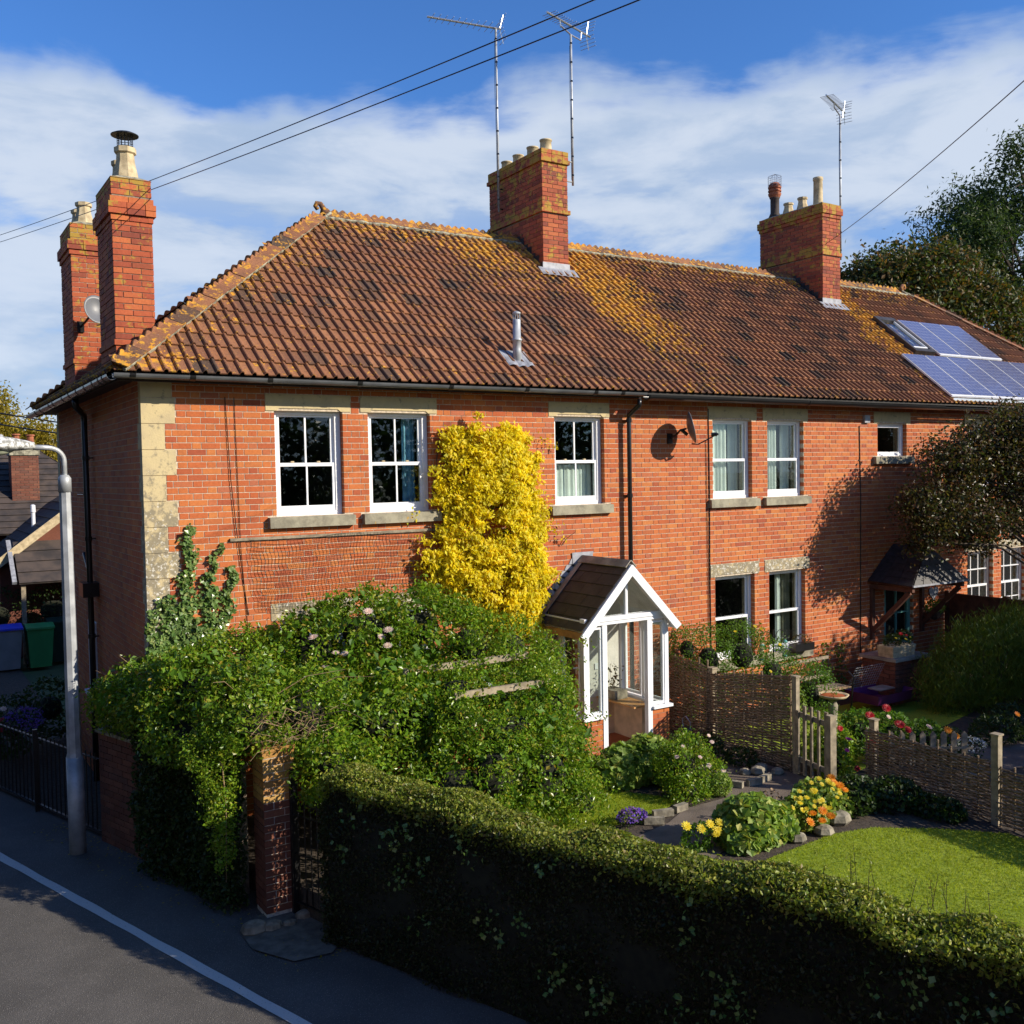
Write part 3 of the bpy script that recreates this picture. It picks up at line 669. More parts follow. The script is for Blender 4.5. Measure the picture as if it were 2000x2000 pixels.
gutter((14.6, -.37, 5.545), (LEN + .3, -.37, 5.54), .05, M['black'], (0.05, 3.))
gutter((-.37, -.36, 5.585), (-.37, DEP + .35, 5.57), .062, M['gutter'], (.3, .55, .95, 1.5, 2.1, 2.7, 3.3, 4.2, 4.6, 5.6, 6.2), inw=(1, 0, 0))
MB().tube([(7.12, -.33, 5.51), (7.12, -.33, 5.42), (7.10, -.1, 5.28), (7.10, -.1, 5.2), (7.10, -.1, .45)], .036, 10).build('downpipe', M['black'], house, smooth=True)
for zz in (5.2, 4.05, 2.2): MB().tube([(7.10, -.1, zz - .03), (7.10, -.1, zz + .03)], .045, 10).box(7.05, 7.15, -.06, .0, zz - .01, zz + .01).build('pipe_bracket', M['black'], house)
MB().tube([(-.33, 2.4, 5.52), (-.33, 2.4, 5.42), (-.09, 3.28, 5.36), (-.09, 3.28, 5.26), (-.09, 3.26, 3.), (-.09, 3.26, .1)], .042, 10).build('downpipe', M['black'], house, smooth=True)
for zz in (4.75, 3.6, 2.2): MB().tube([(-.09, 3.26, zz - .03), (-.09, 3.26, zz + .03)], .052, 10).box(-.09, .0, 3.2, 3.24, zz - .01, zz + .01).build('pipe_bracket', M['black'], house)
MB().box(-.22, -.0, 3.05, 3.4, 2.78, 2.98).build('hopper_head', M['black'], house)
MB().tube([(-.06, 3.3, 2.95), (-.06, 3.9, 3.35), (-.0, 3.95, 3.35)], .022, 8).build('waste_pipe', M['black'], house)
f2 = MB(); ring2 = [(-.03, 3.42, 1.32), (-.03, 3.93, 2.34)]
MB().box(-.03, .03, 3.4, 3.95, 1.32, 1.37).box(-.03, .03, 3.4, 3.95, 2.31, 2.36).box(-.03, .03, 3.4, 3.45, 1.37, 2.31).box(-.03, .03, 3.9, 3.95, 1.37, 2.31).box(-.02, .02, 3.45, 3.9, 1.8, 1.84).build('side_window', M['upvc'], house)
MB().box(-.10, .02, 3.35, 4.0, 1.26, 1.31).build('sill', M['upvc'], house)
MB().box(.0, .008, 3.45, 3.9, 1.37, 2.31).build('pane', M['dark'], house)
MB().tube([(-.012, 3.92, 5.3), (-.012, 3.94, 4.3), (-.012, 4.05, 4.22), (-.012, 4.6, 4.22)], .008, 5).build('wall_cable', M['black'], house)
MB().tube([(8.84, -.008, 5.42), (8.85, -.012, 4.0), (8.84, -.012, 2.7), (8.86, -.012, .6)], .009, 5).tube([(8.78, -.01, 4.9), (8.80, -.012, 3.0), (8.80, -.01, 1.8)], .006, 4).build('wall_cable', M['black'], house)
MB().tube([(12.62, -.01, 5.18), (12.65, -.012, 3.9), (12.63, -.012, .9)], .009, 5).build('wall_cable', M['black'], house)
MB().tube([(.96, -.01, 5.4), (1.0, -.02, 4.4), (1.06, -.02, 3.7), (1.17, -.01, 2.75)], .005, 4).tube([(1.07, -.01, 5.4), (1.1, -.012, 3.6), (1.16, -.01, 2.6)], .004, 4).build('wall_cable', M['black'], house)
MB().box(12.73, 12.88, -.05, .0, 5.24, 5.38).build('vent_box', M['lead'], house)

# ---- roof
mb = MB()
A, B_, C_, D_ = Vector((-.35, EY, ZE)), Vector((LEN + .35, EY, ZE)), Vector((LEN + .35, DEP + .35, ZE)), Vector((-.35, DEP + .35, ZE))
R0, R1 = Vector((HX, RY, RZ)), Vector((18.5, RY, RZ))
mb.add([A, B_, C_, D_, R0, R1], [(0, 1, 5, 4), (1, 2, 5), (2, 3, 4, 5), (3, 0, 4)])
o_ = mb.build('roof', M['dark'], house); o_.data.transform(Matrix.Translation((0, 0, -.04))); roof = o_
# profile of one tile: two pans and two rolls
TW, TG = .29, .29
prof = []
for r0 in (0, .145):
    prof += [(r0, .002), (r0 + .046, .0), (r0 + .092, .002)] + [(r0 + .118 - .026*math.cos(a), .004 + .034*math.sin(a)) for a in (math.radians(d) for d in (30, 62, 90, 118, 150))]
prof.append((.29, .002)); npf = len(prof)
def tile_verts(v0=0., ln=.325):
    lift = lambda v: .030 - .030*v/.325
    P = [(u, v0, w_ + lift(v0)) for u, w_ in prof] + [(u, ln, w_ + lift(ln)) for u, w_ in prof] + [(u, v0, w_ + lift(v0) - .014) for u, w_ in prof]
    F = [(i, i + 1, npf + i + 1, npf + i) for i in range(npf - 1)] + [(2*npf + i, 2*npf + i + 1, i + 1, i) for i in range(npf - 1)]
    return P, F
tp, tf = tile_verts(); tile_me = bpy.data.meshes.new('roof_tile'); tile_me.from_pydata(tp, [], tf); tile_me.materials.append(M['tile']); tile_me.update()
TP = np.array(tp); TF = np.array(tf)
def roof_field(O, U, Vv, width, length, inside, parent):
    """list of 4x4 matrices (O + c*TW*U + r*TG*V) for tiles whose centre is inside"""
    U, Vv = Vector(U).normalized(), Vector(Vv).normalized(); W_ = U.cross(Vv); out = []
    for r in range(int(length/TG) + 1):
        for c in range(int(width/TW) + 2):
            sk = random.uniform(-.004, .004)
            p = Vector(O) + U*(c*TW + sk) + Vv*(r*TG)
            if inside(c*TW + TW/2, r*TG + TG*.4):
                out.append(Matrix(((U.x, Vv.x, W_.x, p.x), (U.y, Vv.y, W_.y, p.y), (U.z, Vv.z, W_.z, p.z), (0, 0, 0, 1))))
    return out
slope_len = (RY - EY)*GL
chim = [(7.33, 7.87, 2.46), (14.54, 15.1, 2.4)]
def in_front(u, v):
    f = v/slope_len; x = -.35 + u; y = EY + (RY - EY)*f
    if f > 1.0: return False
    if x < -.35 + (HX + .35)*f - .02 or x > LEN + .35 - (LEN + .35 - 18.5)*f + .02: return False
    for a, b_, y0 in chim:
        if a + .05 < x < b_ - .05 and y > y0 + .1: return False
    return True
T_front = roof_field((-.35, EY, ZE), (1, 0, 0), (0, RY - EY, RZ - ZE), LEN + .7, slope_len, in_front, roof)
sl2 = math.hypot(HX + .35, RZ - ZE)
def in_left(u, v):
    f = v/sl2; y = DEP + .35 - u
    if y < EY + (RY - EY)*f + .10 or y > DEP + .35 - (DEP + .35 - RY)*f - .10 or f > 1: return False
    x = -.35 + (HX + .35)*f
    return not (x < .5 and (1.35 < y < 2.25 or 4.55 < y < 5.4) and x > .05)
T_left = roof_field((-.35, DEP + .35, ZE), (0, -1, 0), (HX + .35, 0, RZ - ZE), DEP + .7, sl2, in_left, roof)
cv = Vector(CAM)
T_front.sort(key=lambda m_: (m_.translation - cv).length)
for m_ in T_front[:300]:
    o = bpy.data.objects.new('roof_tile', tile_me); link(o, roof); o.matrix_basis = m_
rest = T_front[300:] + T_left
V = np.concatenate([(TP @ np.array(m_.to_3x3()).T + np.array(m_.translation)) for m_ in rest])
F = (np.arange(len(rest))[:, None, None]*len(TP) + TF[None]).reshape(-1, 4)
obj('tile_courses', np_mesh('tile_courses', V, F, np.repeat(RNG.random(len(rest)), len(TP))), M['tile'], roof, 'stuff')
# back slope in plain courses, seen by nobody but the sky
# ridge and hip tiles with a scalloped crest
def ridge_mesh(ang_l, ang_r, wing=.17, ln=.42, crest=.045, nb=3):
    mb = MB(); th = .016
    for sgn, a in ((1, ang_l), (-1, ang_r)):
        dx_, dz_ = math.cos(a)*wing, -math.sin(a)*wing
        q = [(0, 0, 0), (0, sgn*dx_, dz_), (ln*.985, sgn*dx_, dz_), (ln*.985, 0, 0)]
        n_ = Vector((0, sgn*math.sin(a), math.cos(a)))*th
        mb.add([Vector(c) + n_ for c in q] + [Vector(c) for c in q], [(0, 1, 2, 3), (7, 6, 5, 4), (0, 4, 5, 1), (1, 5, 6, 2), (2, 6, 7, 3)])
    n = nb*8; top = []
    for i in range(n + 1):
        u = i/n*ln*.985; top.append((u, .018 + crest*abs(math.sin(math.pi*i/8))**1.3))
    vs = [(u, -.009, 0) for u, h in top] + [(u, -.007, h) for u, h in top] + [(u, .007, h) for u, h in top] + [(u, .009, 0) for u, h in top]; k = n + 1
    mb.add(vs, [(j*k + i, j*k + i + 1, (j + 1)*k + i + 1, (j + 1)*k + i) for j in range(3) for i in range(n)] + [(0, k, 2*k, 3*k), (n, 3*k + n, 2*k + n, k + n)])
    me = bpy.data.meshes.new('ridge_tile'); me.from_pydata(mb.v, [], mb.f); me.materials.append(M['ridge']); me.update(); return me
rm = ridge_mesh(math.atan(SL), math.atan(SL)); hm = ridge_mesh(.42, .42, .18)
def ridge_run(a, b, me, skip=lambda p: False, lift=.03, fillet=True):
    a, b = Vector(a), Vector(b); d = (b - a).normalized(); s_ = Vector((-d.y, d.x, 0)).normalized(); u = d.cross(s_); L = (b - a).length
    n = int(L/.42)
    for i in range(n):
        p = a + d*(i*.42 + random.uniform(-.004, .004)) + u*(lift + random.uniform(-.004, .006))
        if skip(p + d*.2): continue
        o = bpy.data.objects.new('ridge_tile', me); link(o, roof)
        o.matrix_basis = Matrix(((d.x, s_.x, u.x, p.x), (d.y, s_.y, u.y, p.y), (d.z, s_.z, u.z, p.z), (0, 0, 0, 1)))
skr = lambda p: 7.3 < p.x < 7.6 or 14.52 < p.x < 14.9 or 15.2 < p.x < 15.6 or 17.2 < p.x < 17.5
up_ = Vector((0, 0, .03))
ridge_run(R0 + up_, R1 + up_, rm, lambda p: 7.1 < p.x < 8.0 and False, .02)
ridge_run(A + Vector((0, 0, .07)), R0 + Vector((0, 0, .07)), hm); ridge_run(D_ + Vector((0, 0, .07)), R0 + Vector((0, 0, .07)), hm)
ridge_run(B_ + Vector((0, 0, .05)), R1 + up_, hm); ridge_run(C_ + Vector((0, 0, .05)), R1 + up_, hm)
# mortar bedding under ridge and hips
def fillet(a, b, off, r=.028):
    a, b = Vector(a), Vector(b); n = int((b - a).length/.06); pts = []; rr = []
    for i in range(n + 1):
        p = a.lerp(b, i/n) + Vector(off) + Vector((random.uniform(-.006, .006), random.uniform(-.006, .006), random.uniform(-.006, .006))); pts.append(p); rr.append(r*random.uniform(.75, 1.25))
    return pts, rr
bm_ = MB()
for a, b_, off in ((R0, R1, (0, -.155, -.085)), (A, R0, (.10, -.06, .02)), (B_, R1, (-.10, -.06, .02))):
    p_, r_ = fillet(a, b_, off); bm_.tube(p_, r_, 6)
bm_.build('mortar_bedding', M['bed'], roof)
def finial(x, s_):
    mb = MB(); mb.tube([(x, RY, RZ + .02), (x - s_*.01, RY, RZ + .10), (x - s_*.06, RY, RZ + .17), (x - s_*.12, RY, RZ + .17), (x - s_*.145, RY, RZ + .12), (x - s_*.12, RY, RZ + .085), (x - s_*.09, RY, RZ + .10)], [.075, .05, .042, .04, .038, .034, .02], 8)
    mb.build('scroll_finial', M['ridge'], roof, smooth=True)
finial(HX + .02, 1); finial(18.45, -1)

# ---- chimneys
def chimney(x0, x1, y0, y1, zb, zt, mb_, mm, bands, caps, pots, name='chimney', slope_cut=None):
    ch = MB().box(x0 + .007, x1 - .007, y0 + .007, y1 - .007, zb, zt - .01).build(name, mm, house)
    fF = Face((x0, y0, 0), (1, 0, 0), (0, 1, 0)); fL = Face((x0, y1, 0), (0, -1, 0), (1, 0, 0)); fR = Face((x1, y0, 0), (0, 1, 0), (-1, 0, 0)); fB = Face((x1, y1, 0), (-1, 0, 0), (0, -1, 0))
    W_, D2 = x1 - x0, y1 - y0; ls = []
    for f_, L in ((fF, W_), (fL, D2), (fR, D2), (fB, W_)):
        rr = bond(0, L, zt, zb, 'st'); exb = [(-1, L + 1, a, b_) for a, b_, o in bands]
        ls.append(brick_boxes(f_, cut(rr, exb), .08, .0022))
    brick_join('brickwork', ls, mb_, ch)
    for a, b_, o in bands:
        n = max(1, round((b_ - a)/.075)); h = (b_ - a)/n; lb = []
        for k2 in range(n):
            f1 = [Face((x0 - o, y0 - o, 0), (1, 0, 0), (0, 1, 0)), Face((x0 - o, y1 + o, 0), (0, -1, 0), (1, 0, 0)), Face((x1 + o, y0 - o, 0), (0, 1, 0), (-1, 0, 0)), Face((x1 + o, y1 + o, 0), (-1, 0, 0), (0, -1, 0))]
            for f_, L in zip(f1, (W_ + 2*o, D2 + 2*o, D2 + 2*o, W_ + 2*o)):
                lb.append(brick_boxes(f_, [(u0, u1, a + k2*h + .004, a + (k2 + 1)*h - .003) for u0, u1, _, _ in bond(0, L, 1 + k2*.075 % 2, 1 - .075 + k2*.075 % 2, 'st', j=.008)], .1, .003))
        brick_join('oversailing_course', lb, mb_, ch)
    hmax = zt
    MB().add([(x0 - .01, y0 - .01, zt - .01), (x1 + .01, y0 - .01, zt - .01), (x1 + .01, y1 + .01, zt - .01), (x0 - .01, y1 + .01, zt - .01), (x0 + .13, y0 + .13, zt + .06), (x1 - .13, y0 + .13, zt + .06), (x1 - .13, y1 - .13, zt + .06), (x0 + .13, y1 - .13, zt + .06)], BOXF).build('flaunching', M['bed'], ch)
    for px_, py_, h, r, kind in pots:
        z0 = zt + .03; mt = {'c': M['potc'], 'r': M['potr'], 's': M['pots']}[kind[0]]
        if kind == 'c': pr_ = [(r*1.12, 0), (r*1.05, h*.1), (r, h*.3), (r*.96, h*.88), (r*1.08, h*.9), (r*1.08, h), (r*.9, h), (r*.85, h*.8), (.02, h*.75)]
        elif kind == 'cf': pr_ = [(r*1.5, 0), (r*1.35, h*.25), (r*1.05, h*.6), (r, h*.8), (r*1.25, h*.84), (r*1.25, h*.98), (r*1.05, h), (r*.85, h*.9), (.02, h*.85)]
        elif kind == 'sw': pr_ = [(r*1.5, 0), (r*1.1, h*.2), (r*.9, h*.3), (r*.9, h*.95), (r*1.1, h), (.02, h)]
        else: pr_ = [(r*1.1, 0), (r, h*.2), (r, h*.95), (r*1.1, h), (r*.85, h), (.02, h*.8)]
        p_ = MB().lathe((px_, py_, z0), pr_, 8 if kind == 'cf' else 14).build('chimney_pot', mt, ch, smooth=kind != 'cf')
        if kind == 'sw': # slatted terracotta terminal with a wire bird guard
            MB().lathe((px_, py_, z0 + h), [(r*1.0, 0), (r*1.3, .06), (r*1.35, .1), (r*1.1, .11), (r*1.1, .135), (r*1.35, .14), (r*1.35, .175), (r*1.1, .185), (r*1.1, .21), (r*1.35, .215), (r*1.35, .25), (r*1.1, .26), (r*1.1, .28), (r*1.3, .29), (r*.8, .34), (.02, .35)], 14).build('slatted_terminal', M['potr'], p_, smooth=False)
            g = MB(); zz = z0 + h + .24
            for i in range(9): 
                th = 2*math.pi*i/9; c = Vector((px_ + math.cos(th)*.15, py_ + math.sin(th)*.15, zz)); g.tube([c, c + Vector((0, 0, .24)), Vector((px_, py_, zz + .30))], .004, 4)
            for hh in (.04, .09, .14, .19, .24): g.tube([(px_ + math.cos(a)*.15, py_ + math.sin(a)*.15, zz + hh) for a in [2*math.pi*i/12 for i in range(13)]], .003, 4)
            g.build('bird_guard', M['galv'], p_)
    return ch
ct = 10.08
chimney(7.33, 7.87, 2.46, 4.22, 7.6, ct, M['brick_ch'], M['mortar_ch'], [(8.98, 9.055, .035), (ct - .225, ct - .15, .035), (ct - .15, ct, .015)], 0,
        [(7.6, 4.02, .19, .10, 'c'), (7.6, 3.62, .20, .10, 'c'), (7.6, 3.14, .21, .105, 'c'), (7.6, 2.72, .22, .105, 'c')])
chimney(14.54, 15.1, 2.40, 4.17, 7.5, ct, M['brick_ch'], M['mortar_ch'], [(8.98, 9.055, .03), (ct - .3, ct - .225, .02), (ct - .225, ct - .075, .045), (ct - .075, ct, .01)], 0,
        [(14.82, 3.98, .48, .11, 'sw'), (14.82, 3.58, .27, .09, 'cf'), (14.82, 3.18, .30, .09, 'cf'), (14.82, 2.75, .62, .10, 'c')])
cA = chimney(.0, .48, 1.3, 2.3, 5.6, 8.22, M['brick_ca'], M['mortar_ch'], [(6.12, 6.195, .02), (7.68, 7.755, .015), (7.755, 7.905, .045), (7.905, 7.98, .02)], 0,
        [(.25, 1.62, .44, .11, 'cf'), (.25, 2.03, .38, .08, 'cf')])
chimney(.0, .46, 4.5, 5.5, 5.6, 8.36, M['brick_ca'], M['mortar'], [(6.22, 6.295, .02), (7.88, 7.955, .02), (7.955, 8.105, .045)], 0,
        [(.25, 4.78, .36, .10, 'cf'), (.25, 5.2, .34, .10, 'cf')])
cp = Vector((.25, 1.62, 8.22 + .45))
MB().lathe(cp, [(.17, .17), (.172, .18), (.12, .205), (.01, .21)], 20).build('cowl_cap', M['iron'], cA)
g = MB()
for i in range(14): g.tube([cp + Vector((math.cos(i*.449)*.095, math.sin(i*.449)*.095, .0)), cp + Vector((math.cos(i*.449)*.095, math.sin(i*.449)*.095, .18))], .0045, 4)
for hh in (.03, .06, .09, .12, .15): g.tube([cp + Vector((math.cos(a)*.095, math.sin(a)*.095, hh)) for a in [2*math.pi*i/14 for i in range(15)]], .003, 4)
g.build('cowl_mesh', M['iron'], cA)
# lead flashings
def on_roof(x, y, o=.045): return Vector((x, y, ZE + SL*(y - EY) + o))
for a, b_, y0 in chim:
    n = 12; V = []
    for i in range(n + 1):
        x = a - .12 + (b_ - a + .24)*i/n; V += [on_roof(x, y0 - .17 - .02*(i % 2), .05 + .022*(i % 2)), on_roof(x, y0 - .004, .075)]
    V2 = [Vector((a - .02, y0 - .014, ZE + SL*(y0 - EY) + .04)), Vector((b_ + .02, y0 - .014, ZE + SL*(y0 - EY) + .04)), Vector((b_ + .02, y0 - .014, ZE + SL*(y0 - EY) + .16)), Vector((a - .02, y0 - .014, ZE + SL*(y0 - EY) + .16))]
    MB().add(V, [(2*i, 2*i + 2, 2*i + 3, 2*i + 1) for i in range(n)]).prism(V2, (0, .01, 0)).build('lead_flashing', M['lead'], roof)
    mb = MB()
    for i in range(7): # stepped side flashing
        y = y0 + i*.12; zz = ZE + SL*(y - EY); mb.box(a - .014, a - .004, y, y + .13, zz + .02, zz + .16 + (.04 if i % 2 else 0))
    mb.build('side_flashing', M['slate'], roof)
# roof vent
v0 = on_roof(5.24, .14, .0)
mb = MB(); n = 14; V = []
for i in range(n + 1):
    x = v0.x - .22 + .44*i/n; wv = .03*abs(math.sin(i/n*math.pi*3)); V += [on_roof(x, .00 - .03*math.sin(i/n*math.pi), .045 + wv), on_roof(x, .30, .05)]
mb.add(V, [(2*i, 2*i + 2, 2*i + 3, 2*i + 1) for i in range(n)])
vp = mb.build('vent_flashing', M['lead'], roof)
MB().lathe(v0, [(.07, -.05), (.062, .18), (.062, .3), (.075, .305), (.075, .33), (.058, .335), (.058, .6), (.05, .61), (.02, .615)], 14).build('vent_pipe', M['galv'], roof, smooth=True)
mb = MB()
for i in range(10): mb.tube([v0 + Vector((math.cos(i*.628)*.052, math.sin(i*.628)*.052, .60)), v0 + Vector((math.cos(i*.628)*.052, math.sin(i*.628)*.052, .70))], .005, 4)
mb.lathe(v0, [(.06, .69), (.06, .71), (.02, .73)], 12).build('vent_cage', M['galv'], roof)
# skylight
def roof_quad(x0, x1, y0, y1, o0, o1, xs=0.):
    a = [on_roof(x0, y0, o0), on_roof(x1, y0, o0), on_roof(x1 + xs, y1, o0), on_roof(x0 + xs, y1, o0)]; b_ = [v + Vector((0, -SL, 1)).normalized()*(o1 - o0) for v in a]
    return a + b_
sky_x = (15.62, 16.3, .98, 2.02)
mb = MB()
for q in ((15.62, 15.70, .98, 2.02), (16.22, 16.30, .98, 2.02), (15.70, 16.22, .98, 1.06), (15.70, 16.22, 1.92, 2.02)): mb.add(roof_quad(*q, .0, .13), BOXF)
sk = mb.build('skylight', M['slate'], roof)
MB().add(roof_quad(15.71, 16.21, 1.07, 1.91, .08, .1), BOXF).build('pane', M['glass'], sk)
MB().add(roof_quad(15.72, 16.20, 1.08, 1.90, .02, .03), BOXF).build('blind', M['plaster'], sk)
mb = MB()
for q in ((15.70, 15.73, 1.06, 1.92), (16.19, 16.22, 1.06, 1.92), (15.73, 16.19, 1.06, 1.09), (15.73, 16.19, 1.89, 1.92)): mb.add(roof_quad(*q, .09, .135), BOXF)
mb.build('skylight_sash', M['upvc'], sk)
for nm_, lab, n_, xs_, y0, y1 in (('solar_array', 'upper group of three blue solar panels beside the roof window', 3, 16.42, .9, 1.95), ('solar_array', 'lower long row of blue solar panels near the gutter', 8, 15.0, -.3, .82)):
    sa = thing(nm_, lab, 'solar panels', tuple(on_roof(xs_, y0)), 'solar panels on the right end of the roof')
    for i in range(n_):
        a = xs_ + i*.765
        if y1 < 1 and a > 19.6: break
        pn = MB().add(roof_quad(a, a + .755, y0, y1, .09, .125), BOXF).build('panel', M['alu'] if 0 else M['panelframe'] if 'panelframe' in M else M['alu'], sa)
        MB().add(roof_quad(a + .02, a + .735, y0 + .015, y1 - .015, .139, .142), BOXF).build('cell_sheet', M['solar'], pn)
    MB().beam(on_roof(xs_, y0 - .03, .07), on_roof(xs_ + n_*.765, y0 - .03, .07), .03, .05).build('mounting_rail', M['alu'], sa)

# ------------------------------------------------------------------ porch
porch = thing('porch', 'white gabled glazed porch with dark slate roof on low brick walls', 'porch', (6.22, -.55, .3))
px0, px1, pf = 5.47, 7.0, -1.05
for nm_, (a, b_, c, d) in (('left', (px0, 5.79, pf, -.02)), ('right', (6.68, px1, pf, -.02))):
    L_ = nm_ == 'left'
    cr = MB().box(a + .01, b_ - .01 if L_ else b_ - .01, pf + .01, pf + .24, .2, 1.0)
    if L_: cr.box(a + .01, a + .2, pf + .24, -.02, .2, 1.0)
    else: cr.box(b_ - .2, b_ - .01, pf + .24, -.02, .2, 1.0)
    dw = cr.build('dwarf_wall', M['mortar_p'] if L_ else M['concrete'], porch)
    fF = Face((a, pf, 0), (1, 0, 0), (0, 1, 0)); wdt = b_ - a
    for r in cut(bond(0, wdt, .985, .31, 'st'), []): brick_object(fF, r, M['brick'], dw, .07)
    fS = Face((a, -.02, 0), (0, -1, 0), (1, 0, 0)) if L_ else Face((b_, pf, 0), (0, 1, 0), (-1, 0, 0))
    brick_join('brickwork', [brick_boxes(fS, bond(0, -.02 - pf, .985, .31, 'st'))], M['brick'], dw)
MB().box(5.69, 5.70, -1.03, -.02, .42, 1.0).build('inner_lining', M['cream'], porch); MB().box(6.79, 6.8, -.8, -.02, .42, 1.0).build('inner_lining', M['cream'], porch)
MB().box(6.13, 6.79, -.035, -.012, .42, 1.02).build('inner_lining', M['cream'], porch)
MB().box(6.13, 6.95, -.035, -.012, 1.025, 2.7).build('white_painted_brick', M['plaster'], porch)
MB().box(6.02, 6.10, -.05, -.036, 1.5, 1.52).box(6.42, 6.50, -.05, -.036, 1.44, 1.53).build('switch_plate', M['upvc'], porch)
MB().box(5.7, 6.79, -1.04, -.02, .36, .42).build('porch_floor', M['terra'], porch)
MB().box(5.8, 6.70, -1.16, -1.045, .28, .40).build('doorstep', M['concrete'], porch)
# frame
fm = lambda *a: MB().box(*a).build('post', M['upvc'], porch)
fm(px0, px0 + .07, pf, pf + .07, 1.04, 2.30); fm(px1 - .07, px1, pf, pf + .07, 1.04, 2.30)
fm(5.79, 5.87, pf - .01, pf + .07, .36, 2.30); fm(6.60, 6.68, pf - .01, pf + .07, .36, 2.30)
fm(px0, px0 + .06, -.09, -.02, 1.04, 2.3); fm(px1 - .06, px1, -.09, -.02, 1.04, 2.3)
fm(px0, px0 + .05, -.52, -.47, 1.04, 2.3); fm(px1 - .05, px1, -.56, -.50, 1.04, 2.3); fm(6.73, 6.78, -.30, -.26, 1.04, 2.28)
for a, b_ in ((px0 - .04, 5.79), (6.68, px1 + .04)):
    MB().box(a, b_, pf - .05, pf + .10, 1.0, 1.04).build('sill_board', M['upvc'], porch)
MB().box(px0 - .04, px0 + .12, pf + .10, -.02, 1.0, 1.04).build('sill_board', M['upvc'], porch); MB().box(px1 - .12, px1 + .04, pf + .10, -.02, 1.0, 1.04).build('sill_board', M['upvc'], porch)
for a, b_ in ((px0 + .07, 5.79), (6.68, px1 - .07)):
    mb = MB(); ring(mb, a + .002, b_ - .002, 1.05, 2.27, pf + .01, pf + .06, .028, .04); fr = mb.build('side_light', M['upvc'], porch)
    MB().box(a + .03, b_ - .03, pf + .032, pf + .038, 1.09, 2.24).build('pane', M['glass'], fr)
for xx in (px0 + .02, px1 - .025):
    for y0, y1 in ((pf + .07, -.53), (-.47, -.09)):
        mb = MB(); mb.box(xx - .015, xx + .02, y0 + .002, y0 + .03, 1.06, 2.26).box(xx - .015, xx + .02, y1 - .03, y1 - .002, 1.06, 2.26).box(xx - .015, xx + .02, y0 + .03, y1 - .03, 1.06, 1.10).box(xx - .015, xx + .02, y0 + .03, y1 - .03, 2.22, 2.26)
        fr = mb.build('side_light', M['upvc'], porch); MB().box(xx, xx + .006, y0 + .03, y1 - .03, 1.1, 2.22).build('pane', M['glass'], fr)
MB().box(px0, px1, pf - .02, pf + .07, 2.30, 2.345).box(px0 - .01, px1 + .01, pf - .035, pf + .07, 2.35, 2.41).box(px0, px0 + .07, pf + .07, -.02, 2.30, 2.38).box(px1 - .07, px1, pf + .07, -.02, 2.30, 2.38).build('head_beam', M['upvc'], porch)
MB().box(6.215, 6.255, pf, pf + .05, 2.41, 2.98).build('mullion', M['upvc'], porch)
MB().prism([(5.62, pf + .03, 2.415), (6.84, pf + .03, 2.415), (6.235, pf + .03, 3.0)], (0, .006, 0)).build('pane', M['glass'], porch)
# roof slopes
rp, le, re = Vector((6.235, 0, 3.13)), Vector((5.40, 0, 2.27)), Vector((7.07, 0, 2.27))
for e_, s_ in ((le, 'l'), (re, 'r')):
    d = (e_ - rp); n_ = Vector((-d.z, 0, d.x)).normalized(); n_ = n_ if n_.z > 0 else -n_
    q = [Vector((rp.x, -1.14, rp.z)), Vector((rp.x, -.01, rp.z)), Vector((e_.x, -.01, e_.z)), Vector((e_.x, -1.14, e_.z))]
    MB().prism([p - n_*.03 for p in q], n_*.025).build('roof_board', M['plaster'], porch)
    for r in range(6):
        f0, f1 = r/6, (r + 1)/6 + .02
        a, b_ = rp.lerp(e_, f0), rp.lerp(e_, min(f1, 1.03)); wds = (0, .42, .84, 1.14) if r % 2 else (0, .21, .63, 1.14)
        for k_ in range(3):
            y0, y1 = -1.15 + wds[k_] + .003, -1.15 + wds[k_ + 1] - .003
            v = [Vector((a.x, y0, a.z)) + n_*.002, Vector((a.x, y1, a.z)) + n_*.002, Vector((b_.x, y1, b_.z)) + n_*.014, Vector((b_.x, y0, b_.z)) + n_*.014]
            MB().prism(v, n_*.008).build('slate', M['slate_porch'], porch)
    # barge board
    t = d.normalized(); dn = Vector((t.z, 0, -t.x)); dn = dn if dn.z < 0 else -dn
    a, b_ = rp + Vector((0, 0, -.0)), e_ + t*.10
    mb = MB().prism([Vector((6.235, -1.185, 3.12)), Vector((a.x, 0, a.z)) + Vector((0, -1.185, -.0)) + t*.02, b_ + Vector((0, -1.185, 0)), b_ + dn*.11 + Vector((0, -1.185, 0)) - t*.02, Vector((6.235, -1.185, 3.12 - .155))], (0, .03, 0))
    mb.build('barge_board', M['upvc'], porch)
    MB().prism([e_ + Vector((0, -1.14, -.035)), e_ + Vector((0, -1.14, -.12)), e_ + Vector((0, -.02, -.12)), e_ + Vector((0, -.02, -.035))], (t*.015)).build('fascia', M['woodl'] if s_ == 'l' else M['upvc'], porch)
    # ridge capping and lead verge
    MB().prism([Vector((rp.x, -1.16, rp.z + .045)), Vector((rp.x, -.0, rp.z + .045)), Vector((rp.x, 0, rp.z + .045)) + t*.13 - Vector((0, 0, .0)), Vector((rp.x, -1.16, rp.z + .045)) + t*.13], n_*.014).build('ridge_capping', M['concrete'], porch)
    MB().prism([Vector((rp.x, -.13, rp.z)) + n_*.03, Vector((rp.x, -.0, rp.z)) + n_*.03, e_ + n_*.03, e_ + Vector((0, -.13, 0)) + n_*.03], n_*.006).build('lead_strip', M['lead'] if s_ == 'r' else M['concrete'], porch)
mb = MB(); steps = []
